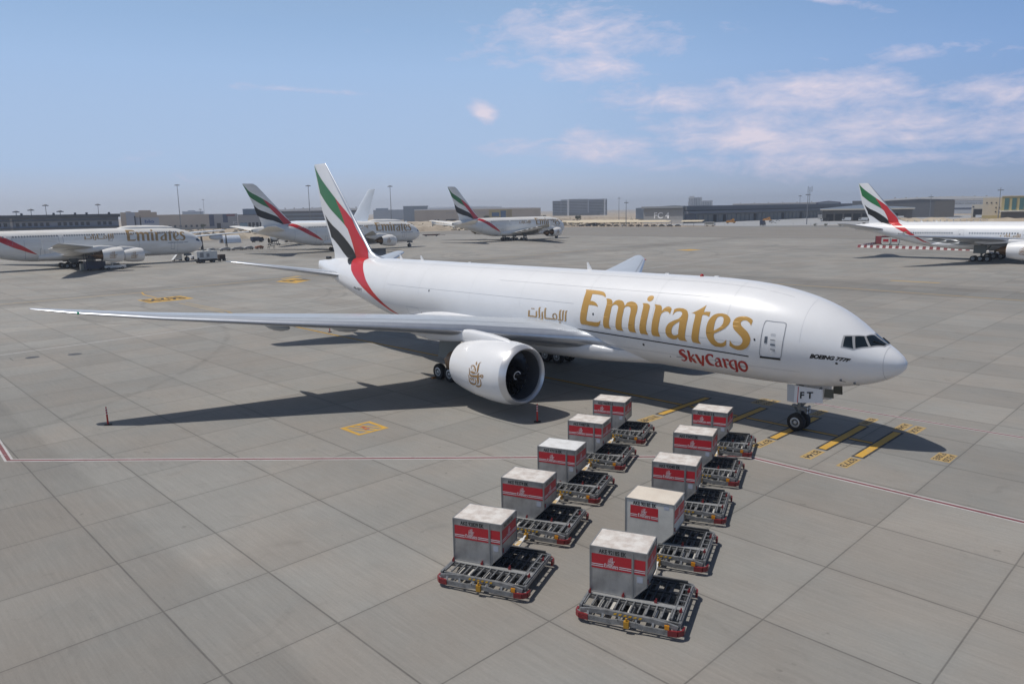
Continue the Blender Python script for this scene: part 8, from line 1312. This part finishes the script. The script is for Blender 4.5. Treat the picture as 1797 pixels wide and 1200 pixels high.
def shrub(name, label, x, y, h, cat, seed, grp=None, r=None):
    rs = random.Random(seed); t = thing(name, label, cat, (x, y, 0), rs.uniform(0, 6), grp); r = r or h*.42; b = MB()
    cl = [(rs.uniform(-.6, .6)*r, rs.uniform(-.6, .6)*r, h*rs.uniform(.45, .85), r*rs.uniform(.35, .6)) for _ in range(9)]
    for k in range(420):
        cx, cy, cz, cr = cl[k % 9]; d = Vector((rs.gauss(0, 1), rs.gauss(0, 1), rs.gauss(0, .8))).normalized()*cr*rs.uniform(.5, 1.05); c = Vector((cx, cy, cz))+d; a = Vector((rs.gauss(0, 1), rs.gauss(0, 1), rs.gauss(0, 1))).normalized(); q = a.cross(d).normalized()*h*.05; w = a*h*.05
        b.add([c-q, c+w, c+q, c-w], [(0, 1, 2, 3)])
    b.build('crown', LEAF, t, 0); b = MB()
    b.cyl((0, 0, 0), (0, 0, h*.5), h*.035, h*.02, 7)
    for cx, cy, cz, cr in cl[:5]: b.cyl((0, 0, h*.3), (cx, cy, cz), h*.018, h*.008, 5)
    b.build('trunk', TRK, t)
for lab, x, y, h in (('bushy tree left of the yellow framed building', -672, 566, 9), ('bushy tree right of the yellow framed building', -622, 612, 8), ('bushy tree beside the left end of the apartment towers', -560, 605, 8.5), ('dark bush by the pale tan warehouse', -770, 262, 6), ('single bush in front of the grey yard wall', -300, 700, 6)):
    shrub('bushy_tree', lab, x, y, h, 'tree', int(-x), r=h*.5)
rs = random.Random(21)
for k in range(14): shrub('low_shrub', 'low dry shrub on the sand strip in front of the FC 4 yard', -205+k*7+rs.uniform(-2, 2), 434+rs.uniform(0, 6), rs.uniform(1.2, 2.0), 'shrub', 100+k, 'low shrubs on the sand strip', r=1.6)
# far treeline
b = MB(); rs = random.Random(4)
for k in range(700):
    q = rs.random(); c = Vector((-1080+q*500, 1480+q*150+rs.uniform(-10, 10), rs.uniform(1, 7))); a = Vector((rs.gauss(0, 1), rs.gauss(0, 1), rs.gauss(0, 1))).normalized()*3; w = a.cross(Vector((rs.gauss(0, 1), rs.gauss(0, 1), 1))).normalized()*3
    b.add([c-a, c+w, c+a, c-w], [(0, 1, 2, 3)])
o = b.build('far_treeline', LEAF, None, 0); o['kind'] = 'stuff'; tag(o, 'thin dark line of far trees beside the apartment towers', 'trees')
b = MB(); rs = random.Random(9)
for k in range(2600):
    x, y = rs.choice([(rs.uniform(-1000, -440), rs.uniform(80, 900)), (rs.uniform(-560, -410), rs.uniform(300, 900)), (rs.uniform(-180, 200), rs.uniform(470, 640))])
    h = rs.uniform(.4, 1.6); w = rs.uniform(.6, 2.6); b.lathe([(0, w), (h*.6, w*.8), (h, .05)], (x, y, -.06), (0, 0, 1), 5)
o = b.build('desert_scrub', mat('scrub_and_rubble', (.17, .145, .105), .95, var=.4, vs=.2), None, 0); tag(o, 'scattered scrub and rubble over the desert ground', 'scrub', kind='stuff')

# ------------------------------------------------------------------ dusty air
b = MB(); b.box((-400, 1300, 34), (5200, 5200, 70)); hz_ = b.build('haze', None, None, 0); hm = bpy.data.materials.new('haze'); hm.use_nodes = True; hm.node_tree.nodes.clear()
vo = hm.node_tree.nodes.new('ShaderNodeVolumePrincipled'); vo.inputs['Color'].default_value = (.80, .86, .95, 1); vo.inputs['Density'].default_value = .0002; vo.inputs['Anisotropy'].default_value = .2
ou = hm.node_tree.nodes.new('ShaderNodeOutputMaterial'); hm.node_tree.links.new(vo.outputs[0], ou.inputs['Volume']); hz_.data.materials.clear(); hz_.data.materials.append(hm); tag(hz_, 'pale dusty haze over the whole airfield', 'haze', kind='stuff')
